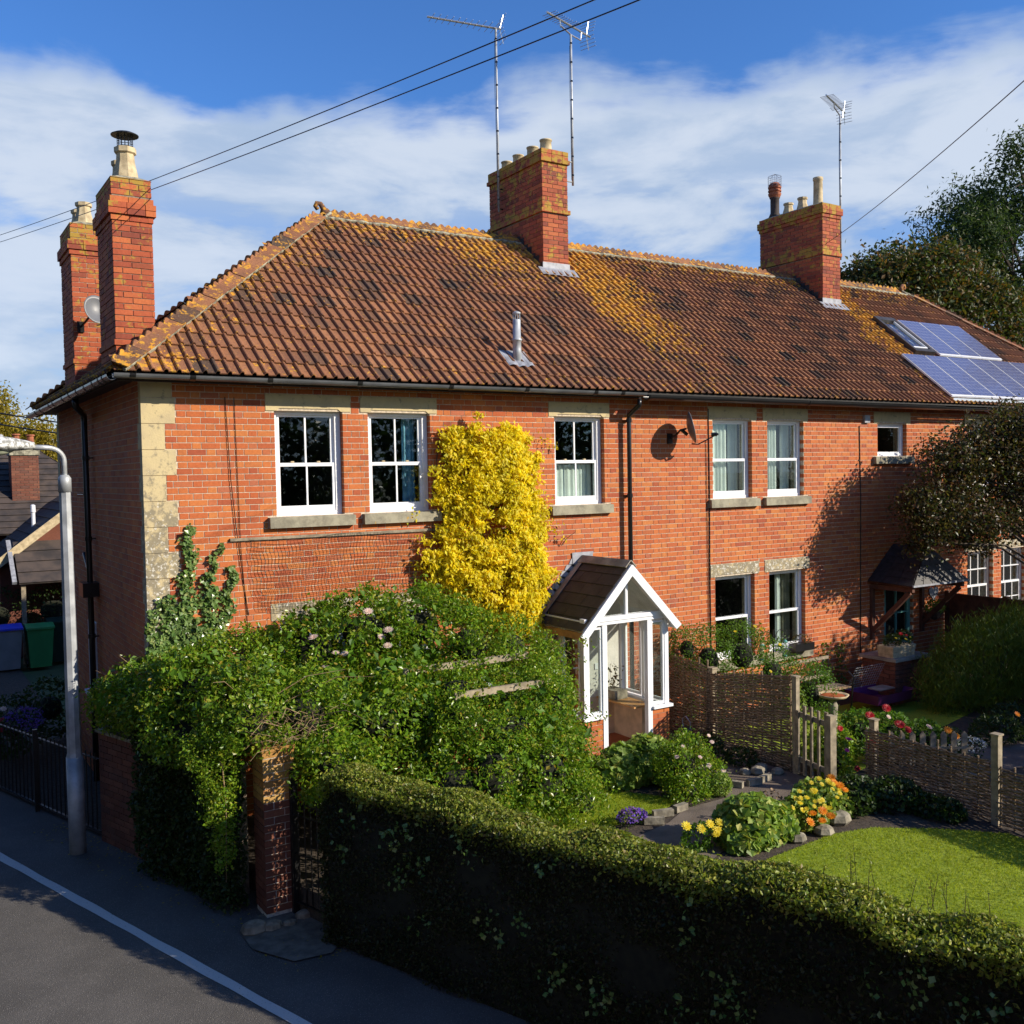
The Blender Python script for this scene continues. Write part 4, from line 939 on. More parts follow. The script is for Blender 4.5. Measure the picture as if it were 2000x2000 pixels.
for i in range(10):
    f = i/10; c = le.lerp(rp, f + .06); nx = le.lerp(rp, f + .16)
    mb.prism([(c.x - .08, -.012, c.z + .13), (c.x - .12, -.012, c.z + .06), (c.x + .05, -.012, c.z - .07), (nx.x + .02, -.012, nx.z + .01), (nx.x - .05, -.012, nx.z + .05)], (0, .004 + .0003*i, 0))
mb.prism([(6.06, -.02, 3.06), (6.42, -.02, 3.06), (6.50, -.02, 3.13), (6.43, -.02, 3.14), (6.44, -.02, 3.23), (6.05, -.02, 3.23)], (0, .005, 0))
mb.build('stepped_flashing', M['lead'], porch)
# front door of brown joinery
dr = MB(); ring(dr, 5.62, 6.12, .42, 2.35, .05, .09, .06, .2); dr.box(5.86, 5.885, .055, .085, .62, 2.29).box(5.68, 6.06, .055, .085, 1.12, 1.16).box(5.68, 6.06, .055, .085, 1.55, 1.58)
dr = dr.build('front_door', M['woodb'], porch); MB().box(5.68, 6.06, .068, .072, .62, 2.29).build('pane', M['glass'], dr)
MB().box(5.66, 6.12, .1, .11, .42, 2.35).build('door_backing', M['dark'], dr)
sh = MB().box(6.45, 6.80, -.92, -.04, 1.005, 1.03).build('shelf', M['woodl'], porch)
bx = single('stone_trough', MB().box(6.50, 6.74, -.42, -.10, 1.032, 1.16), M['rock'], 'small stone effect trough with a reddish plant on porch shelf', 'planter')
ppl = thing('potted_plant', 'thin dark leaved plant growing in the porch trough', 'plant', (6.62, -.25, 1.16))
P = np.array([[6.62 + random.uniform(-.12, .12), -.25 + random.uniform(-.12, .12), 1.2 + random.random()*.32] for _ in range(60)])
leaf_mesh('foliage', P, RNG.normal(size=P.shape), .055, M['lf_maple'], ppl)
stems('stem', [(6.62, -.25, 1.15)]*5, [tuple(P[i]) for i in range(5)], .004, M['bark'], ppl)

# ------------------------------------------------------------------ door canopy further along
cano = thing('door_canopy', 'dark slated hipped canopy on wooden brackets over the far door', 'canopy', (13.6, -.4, 2.2))
ca = [Vector(c) for c in ((12.85, -.01, 2.30), (12.85, -.95, 2.26), (14.55, -.95, 2.26), (14.55, -.01, 2.30), (13.6, -.01, 2.95), (13.75, -.62, 2.95))]
def slope(name, poly, n=6):
    nrm = (poly[1] - poly[0]).cross(poly[2] - poly[0]).normalized(); nrm = nrm if nrm.z > 0 else -nrm
    MB().prism([p - nrm*.03 for p in poly], nrm*.028).build(name, M['woodf'], cano)
    e0, e1, t1, t0 = poly
    for r in range(n):
        f0, f1 = r/n, min(1., (r + 1.25)/n)
        a, b_, c, d = e0.lerp(t0, f0), e1.lerp(t1, f0), e1.lerp(t1, f1), e0.lerp(t0, f1); w_ = (b_ - a).length; k_ = max(1, int(w_/.25))
        for i in range(k_):
            q = [a.lerp(b_, i/k_ + .006), a.lerp(b_, (i + 1)/k_ - .006), d.lerp(c, (i + 1)/k_ - .006), d.lerp(c, i/k_ + .006)]
            MB().prism([q[0] + nrm*.014, q[1] + nrm*.014, q[2] + nrm*.002, q[3] + nrm*.002], nrm*.007).build('slate', M['slate'], cano)
slope('roof_board', [ca[0], ca[1], ca[5], ca[4]]); slope('roof_board', [ca[2], ca[3], ca[4], ca[5]]); slope('roof_board', [ca[1], ca[2], ca[5], ca[5] + Vector((-.001, 0, 0))])
MB().beam(ca[1] + Vector((0, -.01, .015)), ca[2] + Vector((0, -.01, .015)), .03, .035).build('lead_edge', M['lead'], cano)
for xx in (12.95, 14.45):
    MB().beam((xx, -.9, 2.20), (xx, -.02, 2.20), .07, .09).build('bracket_arm', M['woodf'], cano); MB().beam((xx, -.82, 2.14), (xx, -.03, 1.35), .07, .08).build('bracket_brace', M['woodf'], cano)
    MB().box(xx - .04, xx + .04, -.06, -.0, 1.2, 2.22).build('wall_post', M['woodf'], cano)
M['teal'] = mat('teal_paint', (.10, .30, .27), .5, .1, 5.)
dr = MB(); ring(dr, 13.36, 14.19, .31, 2.34, .05, .10, .09, .75); dr.box(13.76, 13.79, .055, .095, 1.06, 2.25).box(13.45, 14.10, .055, .095, 1.6, 1.63)
dr = single('teal_door', dr, M['teal'], 'teal painted half glazed door in shadow under the canopy', 'door')
MB().box(13.45, 14.1, .07, .075, 1.06, 2.25).build('pane', M['glass'], dr); MB().box(13.3, 14.25, .2, .21, .3, 2.4).build('door_backing', M['dark'], dr)
hb = thing('hanging_basket', 'wall basket with yellow flowers beside the canopied door', 'hanging basket', (14.6, -.2, 1.6))
MB().lathe((14.6, -.2, 1.42), [(.02, 0), (.10, .05), (.15, .14), (.16, .18), (.14, .18)], 12).build('basket', M['bark'], hb)
P, N_ = ell_points([(14.6, -.22, 1.68, .2, .18, .16)], 500, .5); leaf_mesh('foliage', P, N_, .04, M['lf_shrub'], hb)
flower_heads('flower', [(14.5, -.38, 1.78)], .035, M['fl_yellow'], hb, 8)
hp = []
for i in range(24):
    a = 2*math.pi*i/24; hp.append((14.85 + .0095*(16*math.sin(a)**3), -.02, 1.92 + .0095*(13*math.cos(a) - 5*math.cos(2*a) - 2*math.cos(3*a) - math.cos(4*a))))
single('heart_ornament', MB().prism(hp, (0, .012, 0)), M['lead'], 'grey heart ornament hanging on wall right of the teal door', 'ornament')

# ------------------------------------------------------------------ dishes and aerials
def dish(c, nrm, r, mount, label, ry=1.12):
    t = thing('satellite_dish', label, 'satellite dish', mount, None)
    c, n_ = Vector(c), Vector(nrm).normalized(); a = Vector((0, 0, 1)).cross(n_).normalized(); b_ = n_.cross(a); mb = MB(); rings = 5; k = 24; V = []
    for side in (0, 1):
        for i in range(rings + 1):
            q = i/rings
            for j in range(k):
                th = 2*math.pi*j/k; V.append(c + a*math.cos(th)*r*q + b_*math.sin(th)*r*q*ry + n_*(q*q*.07 - side*.008))
    F = []
    for side in (0, 1):
        o = side*(rings + 1)*k
        F += [(o + i*k + j, o + i*k + (j + 1) % k, o + (i + 1)*k + (j + 1) % k, o + (i + 1)*k + j)[::(-1 if side else 1)] for i in range(rings) for j in range(k)]
    o1 = rings*k; o2 = (2*rings + 1)*k; F += [(o1 + j, o1 + (j + 1) % k, o2 + (j + 1) % k, o2 + j) for j in range(k)]
    mb.add(V, F).build('reflector', M['dishm'], t, smooth=True)
    f = c + n_*.42 - b_*.20; MB().tube([c - b_*r*ry, c - b_*r*ry + n_*.1 - b_*.03, f], .011, 6).build('arm', M['black'], t)
    MB().tube([f, f - n_*.09 + b_*.02], .03, 8).tube([f + a*.05, f - a*.05], .018, 6).build('receiver', M['black'], t)
    m_ = Vector(mount); MB().tube([c - n_*.02, c - n_*.12, m_ + (c - m_)*.4, m_], .018, 6).box(m_.x - .05, m_.x + .05, m_.y - .02, m_.y, m_.z - .08, m_.z + .08).tube([c - n_*.03 - b_*.1, c - n_*.1], .03, 6).build('bracket', M['black'], t)
M['dishm'] = mat('grey_dish', (.14, .145, .155), .45, .1, 3.)
dish((8.12, -.30, 5.08), (.80, -.56, .22), .225, (8.0, -.005, 4.93), 'grey satellite dish on the brick wall casting a round shadow beside the downpipe')
dish((.24, 4.05, 6.97), (.28, -.93, .25), .20, (.10, 4.49, 6.78), 'grey satellite dish fixed to the leftmost chimney stack')
def aerial(base, top, az, front, rear, mount, label, n=11, el=.34, kink=False, grid=False):
    t = thing('tv_aerial', label, 'aerial', base)
    base, top = Vector(base), Vector(top); d = Vector((math.sin(math.radians(az)), math.cos(math.radians(az)), .0)); s_ = Vector((d.y, -d.x, 0))
    mast = MB().tube([base, top], .021, 8).build('mast', M['galv'], t, smooth=True)
    for i in range(8):
        p = base.lerp(top, (i + .5)/8); MB().tube([p, p + Vector((0, 0, .03))], .0245, 8).build('mast_clip', M['black'], mast)
    bt = top + Vector((0, 0, .0 if not kink else .16)); bm = MB().tube([bt + d*front, bt - d*rear], .019, 6).build('boom', M['alu'], t)
    if kink: MB().tube([bt + d*front*.45, bt + d*front*.42 - Vector((0, 0, .1)), top, top - d*rear*.5 + Vector((0, 0, 0)), bt - d*rear*.55], .014, 6).build('boom_support', M['alu'], t)
    for i in range(n):
        q = -rear*.15 + (front + rear*.1)*(i + .3)/n; c = bt + d*q; L = el*(.5 if i > n*.2 else .62)
        MB().tube([c - s_*L, c + s_*L], .0055, 4).tube([c - s_*.02 - d*.0, c + s_*.02], .012, 5).build('element', M['galv'], bm)
    for sg in (-1, 1):
        for j in range(4):
            c = bt - d*(rear*.8 + .03*j*sg*0) + Vector((0, 0, sg*(.04 + .06*j))) - d*.02*j; MB().tube([c - s_*.17, c + s_*.17], .0055, 4).build('reflector_rod', M['galv'], bm)
        MB().tube([bt - d*rear*.8, bt - d*(rear*.8 + .07) + Vector((0, 0, sg*.26))], .009, 5).build('reflector_arm', M['alu'], bm)
    p, q = Vector(mount), base
    for zz in (.06, .42): MB().tube([(q.x, q.y, q.z + zz), (p.x, p.y, q.z + zz)], .012, 5).build('wall_bracket', M['iron'], t)
    MB().tube([top - Vector((.03, 0, .2)), base.lerp(top, .7) - Vector((.045, 0, 0)), base.lerp(top, .4) - Vector((.03, 0, 0)), base + Vector((-.03, 0, .1))], .004, 4).build('coaxial_cable', M['black'], t)
aerial((7.24, 3.75, 9.26), (7.24, 3.75, 12.60), -80, 1.32, .10, (7.33, 3.75, 9.3), 'tallest television aerial, on the left face of the middle chimney', 11)
aerial((8.32, 2.9, 9.68), (8.32, 2.9, 12.40), -108, .72, .62, (7.87, 2.9, 9.7), 'television aerial with curved boom support right of the middle chimney', 11, .30, kink=True)
aerial((15.62, 2.8, 9.05), (15.62, 2.8, 12.22), -112, .98, .34, (15.1, 2.8, 9.1), 'smaller television aerial on the far right chimney', 13, .30, kink=True)

# ------------------------------------------------------------------ overhead lines
def wire(a, b_, sag, r, label, n=40):
    a, b_ = Vector(a), Vector(b_); pts = [a.lerp(b_, i/n) - Vector((0, 0, sag*4*(i/n)*(1 - i/n))) for i in range(n + 1)]
    return single('overhead_cable', MB().tube(pts, r, 5), M['black'], label, 'cable')
wire((-3.4, 27.1, 11.3), (2.12, -8.0, 7.62), .35, .0055, 'upper of the two long cables crossing the sky to the left')
wire((-3.45, 27.1, 11.1), (2.16, -8.1, 7.50), .33, .0055, 'lower of the two long cables crossing the sky to the left')
wire((14.57, 2.38, 9.18), (4.6, -9.0, 7.92), .12, .006, 'single cable running from far right chimney to the upper right')
wire((-.0, 6.6, 5.44), (-3.1, 11., 6.45), .06, .012, 'upper short black cable reaching the back corner of the house')
wire((-.0, 6.6, 5.25), (-3.1, 11., 6.22), .06, .012, 'lower short black cable reaching the back corner of the house')

# ------------------------------------------------------------------ street lamp
lamp = thing('street_lamp', 'grey steel street lamp with lichen spotted lantern on the pavement', 'street lamp', (-.72, .79, 0))
MB().tube([(-.72, .79, -.02), (-.72, .79, 1.15)], .095, 14).build('base_tube', M['galv'], lamp, smooth=True)
MB().tube([(-.72, .79, 1.15), (-.72, .79, 1.2), (-.72, .79, 4.30)], [.093, .082, .066], 8).build('shaft', M['galv'], lamp)
MB().tube([(-.72, .79, 4.30), (-.72, .79, 4.46), (-.72, .79, 4.50)], [.075, .075, .045], 12).build('collar', M['galv'], lamp, smooth=True)
od = -SN; arc = [Vector((-.72, .79, 4.48)), Vector((-.72, .79, 4.66))]
for i in range(1, 8):
    a = math.pi/2*i/7; arc.append(Vector((-.72, .79, 4.66)) + od*.19*(1 - math.cos(a)) + Vector((0, 0, .16*math.sin(a))))
arc.append(arc[-1] + od*.16)
MB().tube(arc, .031, 10).build('arm', M['galv'], lamp, smooth=True)
h0 = arc[-1]; V = []; ns = 9; k = 12
for i in range(ns):
    q = i/(ns - 1); wd = .06 + .11*math.sin(min(1, q*1.6)*math.pi/2); hh = .055 + .06*math.sin(min(1, q*1.4)*math.pi/2)
    for j in range(k):
        a = 2*math.pi*j/k; V.append(h0 + od*(.0 + .62*q) + SD*math.cos(a)*wd + Vector((0, 0, math.sin(a)*hh*(1 if math.sin(a) > 0 else .55) + .01)))
F = [(i*k + j, i*k + (j + 1) % k, (i + 1)*k + (j + 1) % k, (i + 1)*k + j) for i in range(ns - 1) for j in range(k)] + [tuple(range(k))[::-1], tuple((ns - 1)*k + j for j in range(k))]
m, nt, b = newmat('lichened_lantern'); p = pos(nt); M['lantern'] = m
c = nt.mix(nt.mr(nt.noise(p, 22., 6, .7), .46, .56), (.62, .63, .62), (.22, .22, .20)); nt.put(b.inputs['Base Color'], c); b.inputs['Roughness'].default_value = .7; bump(nt, b, nt.noise(p, 40., 4), .006)
MB().add(V, F).build('lantern', M['lantern'], lamp, smooth=True)
M['bowl'] = mat('lamp_bowl', (.34, .36, .26), .25, .2, 6.)
V = []
for i in range(6):
    q = i/5
    for j in range(9):
        a = math.pi*j/8; V.append(h0 + od*(.24 + .34*q) + SD*math.cos(a)*.10*math.sin(math.pi*(.12 + .76*q)) + Vector((0, 0, -.03 - math.sin(a)*.07*math.sin(math.pi*(.12 + .76*q)))))
MB().add(V, [(i*9 + j, i*9 + j + 1, (i + 1)*9 + j + 1, (i + 1)*9 + j) for i in range(5) for j in range(8)]).build('lamp_bowl', M['bowl'], lamp, smooth=True)
MB().lathe(h0 + od*.36 + Vector((0, 0, .07)), [(.035, 0), (.035, .05), (.03, .065), (.015, .075)], 12).build('photocell', M['lead'], lamp)

# ------------------------------------------------------------------ garden wall, pillar, gate, railings
gw = thing('garden_wall', 'dark shaded brick garden wall beside the pavement', 'wall', tuple(st(.2, .1)))
MB().prism([st(.0, .012, -.02), st(2.75, .012, -.02), st(2.75, .22, -.02), st(0, .22, -.02)], (0, 0, 1.36)).build('wall_core', M['mortar_ch'], gw)
fw = Face(st(0, 0), SD, SN); rr = bond(0, 2.75, 1.33, -.02, 'st'); rr.sort(key=lambda r: r[0])
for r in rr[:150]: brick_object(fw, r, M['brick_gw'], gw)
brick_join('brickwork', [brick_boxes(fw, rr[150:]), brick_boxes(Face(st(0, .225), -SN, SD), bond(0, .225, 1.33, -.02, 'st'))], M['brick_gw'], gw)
MB().prism([st(-.03, -.03, 1.345), st(2.75, -.03, 1.345), st(2.75, .25, 1.345), st(-.03, .25, 1.345)], (0, 0, .04)).build('coping', M['bed'], gw)
tr_ = thing('trellis', 'low weathered wooden trellis on top of garden wall under the roses', 'trellis', tuple(st(1, .1, 1.39)))
for i in range(16): MB().beam(st(.05 + i*.17, .08, 1.39), st(.05 + i*.17, .08, 1.86), .03, .015, SN).build('batten', M['wood'], tr_)
for zz in (1.46, 1.63, 1.80): MB().beam(st(0, .10, zz), st(2.7, .10, zz), .015, .03).build('rail', M['wood'], tr_)
pil = thing('gate_pillar', 'square brick gate pillar with ochre lichened bricks at the top', 'pillar', tuple(st(3.32, .12)))
P0 = (.57, -2.26)
MB().box(P0[0] + .008, P0[0] + .317, P0[1] + .008, P0[1] + .317, -.02, 1.66).build('pillar_core', M['mortar_p'], pil)
for f_ in (Face((P0[0], P0[1], 0), (1, 0, 0), (0, 1, 0)), Face((P0[0], P0[1] + .325, 0), (0, -1, 0), (1, 0, 0))):
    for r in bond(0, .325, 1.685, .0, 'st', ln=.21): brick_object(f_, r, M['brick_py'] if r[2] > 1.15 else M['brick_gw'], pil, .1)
MB().box(P0[0] - .01, P0[0] + .335, P0[1] - .01, P0[1] + .335, 1.68, 1.72).build('cap', M['brick_py'], pil)
for c, r in (((.38, -2.45), .13), ((.55, -2.48), .10), ((.9, -2.42), .09), ((.72, -2.50), .07)):
    mb = MB(); mb.lathe((c[0], c[1], -.02), [(r*.8, 0), (r*1.05, r*.3), (r*.9, r*.75), (r*.4, r*.95)], 7, sy=.8); single('foot_stone', mb, M['rock'], {.13: 'largest mossy stone at foot of gate pillar', .10: 'second mossy stone at foot of gate pillar', .09: 'small stone right of the iron gate post', .07: 'smallest stone in front of the iron gate'}[r], 'stone')
ig = thing('iron_gate', 'black wrought iron garden gate with looped tops beside the pillar', 'gate', (.88, -2.3, 0))
ga, gb = Vector((.87, -2.30, 0)), Vector((1.13, -3.05, 0)); gd = (gb - ga).normalized(); gl = (gb - ga).length
MB().box(.835, .905, -2.31, -2.24, 0, 1.48).build('gate_post', M['iron'], ig)
for zz in (.12, .62, 1.02, 1.14): MB().beam(ga + Vector((0, 0, zz)), gb + Vector((0, 0, zz)), .03, .012, (0, 0, 1)).build('rail', M['iron'], ig)
for i in range(4):
    a = ga + gd*(.06 + i*.19); b_ = a + gd*.095; m_ = (a + b_)/2
    MB().tube([a + Vector((0, 0, .1)), a + Vector((0, 0, 1.14)), a.lerp(m_, .15) + Vector((0, 0, 1.2)), m_ + Vector((0, 0, 1.235)), b_.lerp(m_, .15) + Vector((0, 0, 1.2)), b_ + Vector((0, 0, 1.14)), b_ + Vector((0, 0, .1))], .008, 5).build('hooped_bar', M['iron'], ig)
ra = thing('iron_railings', 'black iron railings beside the side yard, left of garden wall', 'railings', tuple(st(-3, 0)))
for i in range(62): MB().tube([st(-.1 - i*.12, 0, .08), st(-.1 - i*.12, 0, 1.06)], .008, 4).build('bar', M['iron'], ra)
for zz in (.10, 1.0): MB().beam(st(-.02, 0, zz), st(-7.6, 0, zz), .035, .012).build('rail', M['iron'], ra)
for t_ in (-1.75, -3.6, -5.5): MB().box(*(lambda c: (c.x - .03, c.x + .03, c.y - .03, c.y + .03, -.02, 1.1))(st(t_, 0))).build('post', M['iron'], ra)

# ------------------------------------------------------------------ wattle hurdles and wooden gate
def hurdle(name, a, b_, z0, top, label, rods, seed=0, group=None, curve=0.):
    t = thing(name, label, 'wattle fence', a if len(a) == 3 else (*a, z0), group); a, b_ = Vector((*a[:2], 0)), Vector((*b_[:2], 0)); d = (b_ - a).normalized(); s_ = Vector((-d.y, d.x, 0)); L = (b_ - a).length
    n = max(3, int(L/.17)); rnd = random.Random(seed)
    zt = lambda u: z0 + (top[0] + (top[1] - top[0])*u)
    for i in range(n + 1):
        u = i/n; p = a.lerp(b_, u) + s_*curve*math.sin(math.pi*u)
        MB().tube([p + Vector((0, 0, z0 - .05)), p + Vector((0, 0, zt(u) + rnd.choice((.01, .02, .05, .09))))], .014, 6).build('stake', M['withy'], t)
    for k in range(rods):
        h = (k + .5)/rods; pts = []; r = rnd.uniform(.0105, .0155); ph = k % 2; x0 = rnd.uniform(-.06, .04); x1 = rnd.uniform(-.04, .06); dz = rnd.uniform(-.012, .012); tint_ = rnd.random()
        for i in range(2*n + 1):
            u = i/(2*n); zz = z0 + (zt(u) - z0)*h + dz*math.sin(u*5 + k) + rnd.uniform(-.004, .004)
            off = 0 if i % 2 else (.023 if (i//2 + ph) % 2 else -.023)
            pts.append(a + d*(L*u + (x0 if i == 0 else x1 if i == 2*n else 0)) + s_*(off + curve*math.sin(math.pi*u)) + Vector((0, 0, zz)))
        MB().tube(pts, [r*(1 - .3*j/(2*n)) for j in range(2*n + 1)] if k % 2 else [r*(.7 + .3*j/(2*n)) for j in range(2*n + 1)], 5, t=tint_).build('woven_rod', M['withy'], t)
    return t
gG = 'woven wattle hurdles round the garden'
hurdle('wattle_hurdle', (7.82, -.10), (7.82, -1.0), .3, (1.24, 1.18), 'tall woven hurdle panel against the wall behind the porch', 56, 1, gG)
hurdle('wattle_hurdle', (7.80, -1.0), (7.80, -2.62), .3, (1.07, 1.30), 'wide tall woven hurdle panel left of the wooden gate', 66, 2, gG, .03)
hurdle('wattle_hurdle', (8.32, -3.45), (8.18, -5.28), .3, (.66, .70), 'low woven fence panel between wooden gate and square post', 34, 3, gG)
hurdle('wattle_hurdle', (8.12, -5.42), (8.02, -7.3), .3, (.66, .66), 'low woven fence panel at the right edge beyond the square post', 32, 4, gG)
M['post'] = mat('oak_post', (.33, .27, .18), .85, .35, 9., bmp=.004)
for x, y, h, w_, lab in ((8.15, -5.35, 1.02, .085, 'tall square wooden post with flat cap between low woven panels'), (7.78, -2.73, 1.30, .07, 'grey wooden post at the hinge side of wooden gate'), (8.65, -3.31, .70, .085, 'short square wooden post behind left end of low woven fence'), (7.86, -1.06, 1.14, .09, 'short wooden post behind the junction of the tall hurdles')):
    po = thing('fence_post', lab, 'post', (x, y, .3)); MB().box(x - w_/2, x + w_/2, y - w_/2, y + w_/2, .2, .3 + h).build('shaft', M['post'], po)
    MB().box(x - w_/2 - .012, x + w_/2 + .012, y - w_/2 - .012, y + w_/2 + .012, .3 + h, .32 + h).build('cap', M['post'], po)
wg = thing('wooden_gate', 'small weathered picket gate standing ajar between the woven fences', 'gate', (7.62, -3.1, .3))
ga, gb = Vector((7.70, -2.80, 0)), Vector((7.56, -3.42, 0)); gd = (gb - ga).normalized(); sn_ = Vector((-gd.y, gd.x, 0))
for i, (q, h, w_) in enumerate(((.03, .84, .07), (.2, .93, .055), (.36, .95, .04), (.52, .93, .04), (.69, .95, .06))):
    p = ga + gd*q*.92; MB().obox(p + Vector((0, 0, .3 + .04 + h/2)), gd*w_/2, sn_*.011, Vector((0, 0, h/2))).build('picket', M['wood'], wg)
for zz in (.52, 1.13): MB().beam(ga + sn_*.02 + Vector((0, 0, zz)), gb + sn_*.02 + Vector((0, 0, zz)), .022, .07).build('rail', M['wood'], wg)
MB().obox(gb + gd*.09 + Vector((0, 0, .78)), gd*.05, sn_*.045, Vector((0, 0, .49))).build('gate_post', M['post'], wg)
lp = thing('low_picket_edging', 'row of short pointed pickets behind the low woven fence', 'picket fence', (9.3, -3.4, .3))
for i in range(8):
    p = Vector((9.05, -3.30, 0)).lerp(Vector((9.85, -3.87, 0)), i/7); d = Vector((1.25, -.78, 0)).normalized()
    MB().prism([p - d*.04 + Vector((0, 0, .3)), p + d*.04 + Vector((0, 0, .3)), p + d*.04 + Vector((0, 0, .73)), p + Vector((0, 0, .78)), p - d*.04 + Vector((0, 0, .73))], (.012, .018, 0)).build('picket', M['wood'], lp)
MB().beam((9.0, -3.32, .56), (9.9, -3.96, .56), .02, .03).build('rail', M['wood'], lp)
bf = thing('board_fence', 'dark brown panel fence standing out from far end of the house', 'fence', (15.2, -1.5, .3))
for i in range(28): MB().box(15.19, 15.205 + .004*(i % 2), -.05 - (i + 1)*.125 + .003, -.05 - i*.125 - .0, .35, 1.86).build('board', M['woodf'], bf)
for k_ in range(3): MB().box(15.16, 15.25, -.04 - k_*1.2 - .08, -.04 - k_*1.2, .3, 1.94).build('post', M['woodf'], bf)
MB().box(15.17, 15.23, -3.55, -.04, 1.86, 1.90).build('capping_rail', M['woodf'], bf)

# ------------------------------------------------------------------ garden furniture and ornaments
bn = thing('garden_bench', 'old iron and slat garden bench against the sunlit wall', 'bench', (10.6, -.6, .3))
for i in range(4): MB().box(9.95, 11.15, -.98 + i*.105, -.90 + i*.105, .70, .72).build('seat_slat', M['dead'] if i == 0 else M['wood'], bn)
MB().box(9.95, 11.15, -.50, -.47, 1.12, 1.17).build('back_rail', M['wood'], bn); MB().box(9.95, 11.15, -.52, -.49, .82, .87).build('back_rail', M['wood'], bn)
for i in range(7): MB().tube([(10.1 + i*.15, -.5, .87), (10.17 + i*.15, -.5, .93), (10.05 + i*.15, -.5, 1.0), (10.13 + i*.15, -.5, 1.12)], .008, 5).build('back_scroll', M['iron'], bn)
for xx in (9.93, 11.17): MB().tube([(xx, -.95, .3), (xx, -.98, .70), (xx, -1.0, .88), (xx, -.9, .95), (xx, -.55, .93)], .018, 6).tube([(xx, -.42, .3), (xx, -.5, .72), (xx, -.46, 1.2)], .018, 6).tube([(xx, -.98, .7), (xx, -.5, .7)], .016, 6).build('end_frame', M['iron'], bn)
bb = thing('bird_bath', 'stone bird bath with shallow rusty water bowl behind wooden gate', 'bird bath', (9.55, -1.9, .3))
MB().lathe((9.55, -1.9, .3), [(.14, 0), (.14, .05), (.08, .1), (.06, .3), (.075, .5), (.05, .55), (.09, .60)], 10).build('pedestal', M['rock'], bb, smooth=True)
MB().lathe((9.55, -1.9, .9), [(.08, 0), (.2, .03), (.235, .07), (.22, .075), (.19, .05)], 20).build('bowl', M['potc'], bb, smooth=True); MB().lathe((9.55, -1.9, .9), [(.195, .052), (.0, .056)], 20).build('water', M['terra'], bb)
bs = thing('bird_feeder_station', 'dark hooked pole holding seed feeders by the lower window', 'bird feeder', (9.24, -1., .3))
MB().tube([(9.24, -1., .3), (9.24, -1., 1.88)], .012, 6).build('pole', M['iron'], bs)
for s_ in (-1, 1):
    MB().tube([(9.24, -1, 1.6)] + [(9.24 + s_*(.02 + .14*(1 - math.cos(a))), -1, 1.65 + .22*math.sin(a)) for a in (.3, .8, 1.3, 1.8, 2.3)] + [(9.24 + s_*.27, -1, 1.76)], .006, 5).build('hook', M['iron'], bs)
    f_ = MB().lathe((9.24 + s_*.26, -1, 1.45), [(.035, 0), (.038, .01), (.035, .02), (.035, .2), (.04, .21), (.02, .25)], 10).build('seed_feeder', M['glass'] if s_ > 0 else M['potc'], bs)
    MB().lathe((9.24 + s_*.26, -1, 1.65), [(.04, 0), (.04, .02), (.01, .05)], 10).lathe((9.24 + s_*.26, -1, 1.43), [(.04, 0), (.04, .02)], 10).build('feeder_cap', M['teal'], f_)
wbx = single('window_box', MB().box(10.62, 11.1, -.24, -.09, 1.25, 1.38), M['black'], 'black window box on sill of the lower right sash window', 'planter')
P, N_ = ell_points([(10.85, -.16, 1.42, .24, .1, .12)], 300, .9); dp_ = thing('dead_plant', 'dried brown plant in the black window box', 'plant', (10.85, -.16, 1.38)); leaf_mesh('foliage', P, N_, .035, M['lf_maple'], dp_)
can = thing('watering_can', 'dark metal watering can on the ground by the hurdle', 'watering can', (7.5, -.85, .3))
MB().lathe((7.5, -.85, .3), [(.10, 0), (.11, .01), (.11, .24), (.095, .26), (.03, .262)], 16).build('body', M['slate'], can, smooth=True)
MB().tube([(7.50, -.93, .36), (7.5, -1.1, .48), (7.5, -1.18, .58)], [.022, .016, .013], 7).build('spout', M['slate'], can)
MB().tube([(7.5, -.80, .55), (7.5, -.78, .68), (7.5, -.86, .73), (7.5, -.95, .66), (7.5, -.95, .55)], .008, 6).build('handle', M['galv'], can)
plh = thing('brick_plinth', 'low brick parapet with stone cap beside far door', 'wall', (12.9, -.6, .3))
MB().box(12.12, 13.0, -1.12, -.48, .3, 1.02).build('core', M['mortar_ch'], plh)
brick_join('brickwork', [brick_boxes(Face((12.1, -1.14, 0), (1, 0, 0), (0, 1, 0)), bond(0, .92, 1.03, .28, 'st')), brick_boxes(Face((12.1, -.46, 0), (0, -1, 0), (1, 0, 0)), bond(0, .68, 1.03, .28, 'st'))], M['brick_gw'], plh)
MB().box(12.06, 13.06, -1.18, -.42, 1.035, 1.09).build('cap_stone', M['concrete'], plh)
tg = thing('flower_trough', 'long ribbed stone flower trough on top of the brick plinth', 'planter', (12.4, -.8, 1.09))
for k_ in range(4): MB().box(12.12 - .006*k_, 12.72 + .006*k_, -1.08 - .006*k_, -.78 + .006*k_, 1.092 + k_*.05, 1.138 + k_*.05).build('rib', M['potc'], tg)
fl = thing('trough_flowers', 'red and yellow bedding flowers filling the stone trough', 'flowers', (12.4, -.9, 1.3))
P, N_ = ell_points([(12.3, -.93, 1.36, .2, .15, .13), (12.6, -.93, 1.38, .2, .15, .16)], 900, .6); leaf_mesh('foliage', P, N_, .04, M['lf_dark'], fl)
flower_heads('flower', [(12.35, -1.07, 1.50), (12.5, -1.08, 1.46)], .04, M['fl_red'], fl, 9); flower_heads('flower', [(12.2, -1.08, 1.44), (12.45, -1.1, 1.40), (12.6, -1.08, 1.42)], .03, M['fl_yellow'], fl, 8)
M['purple'] = mat('purple_plastic', (.13, .02, .12), .4, .15, 4.)
cg = thing('pet_cage', 'wire pet cage with purple plastic tray in the shade', 'cage', (11.9, -1.1, .3))
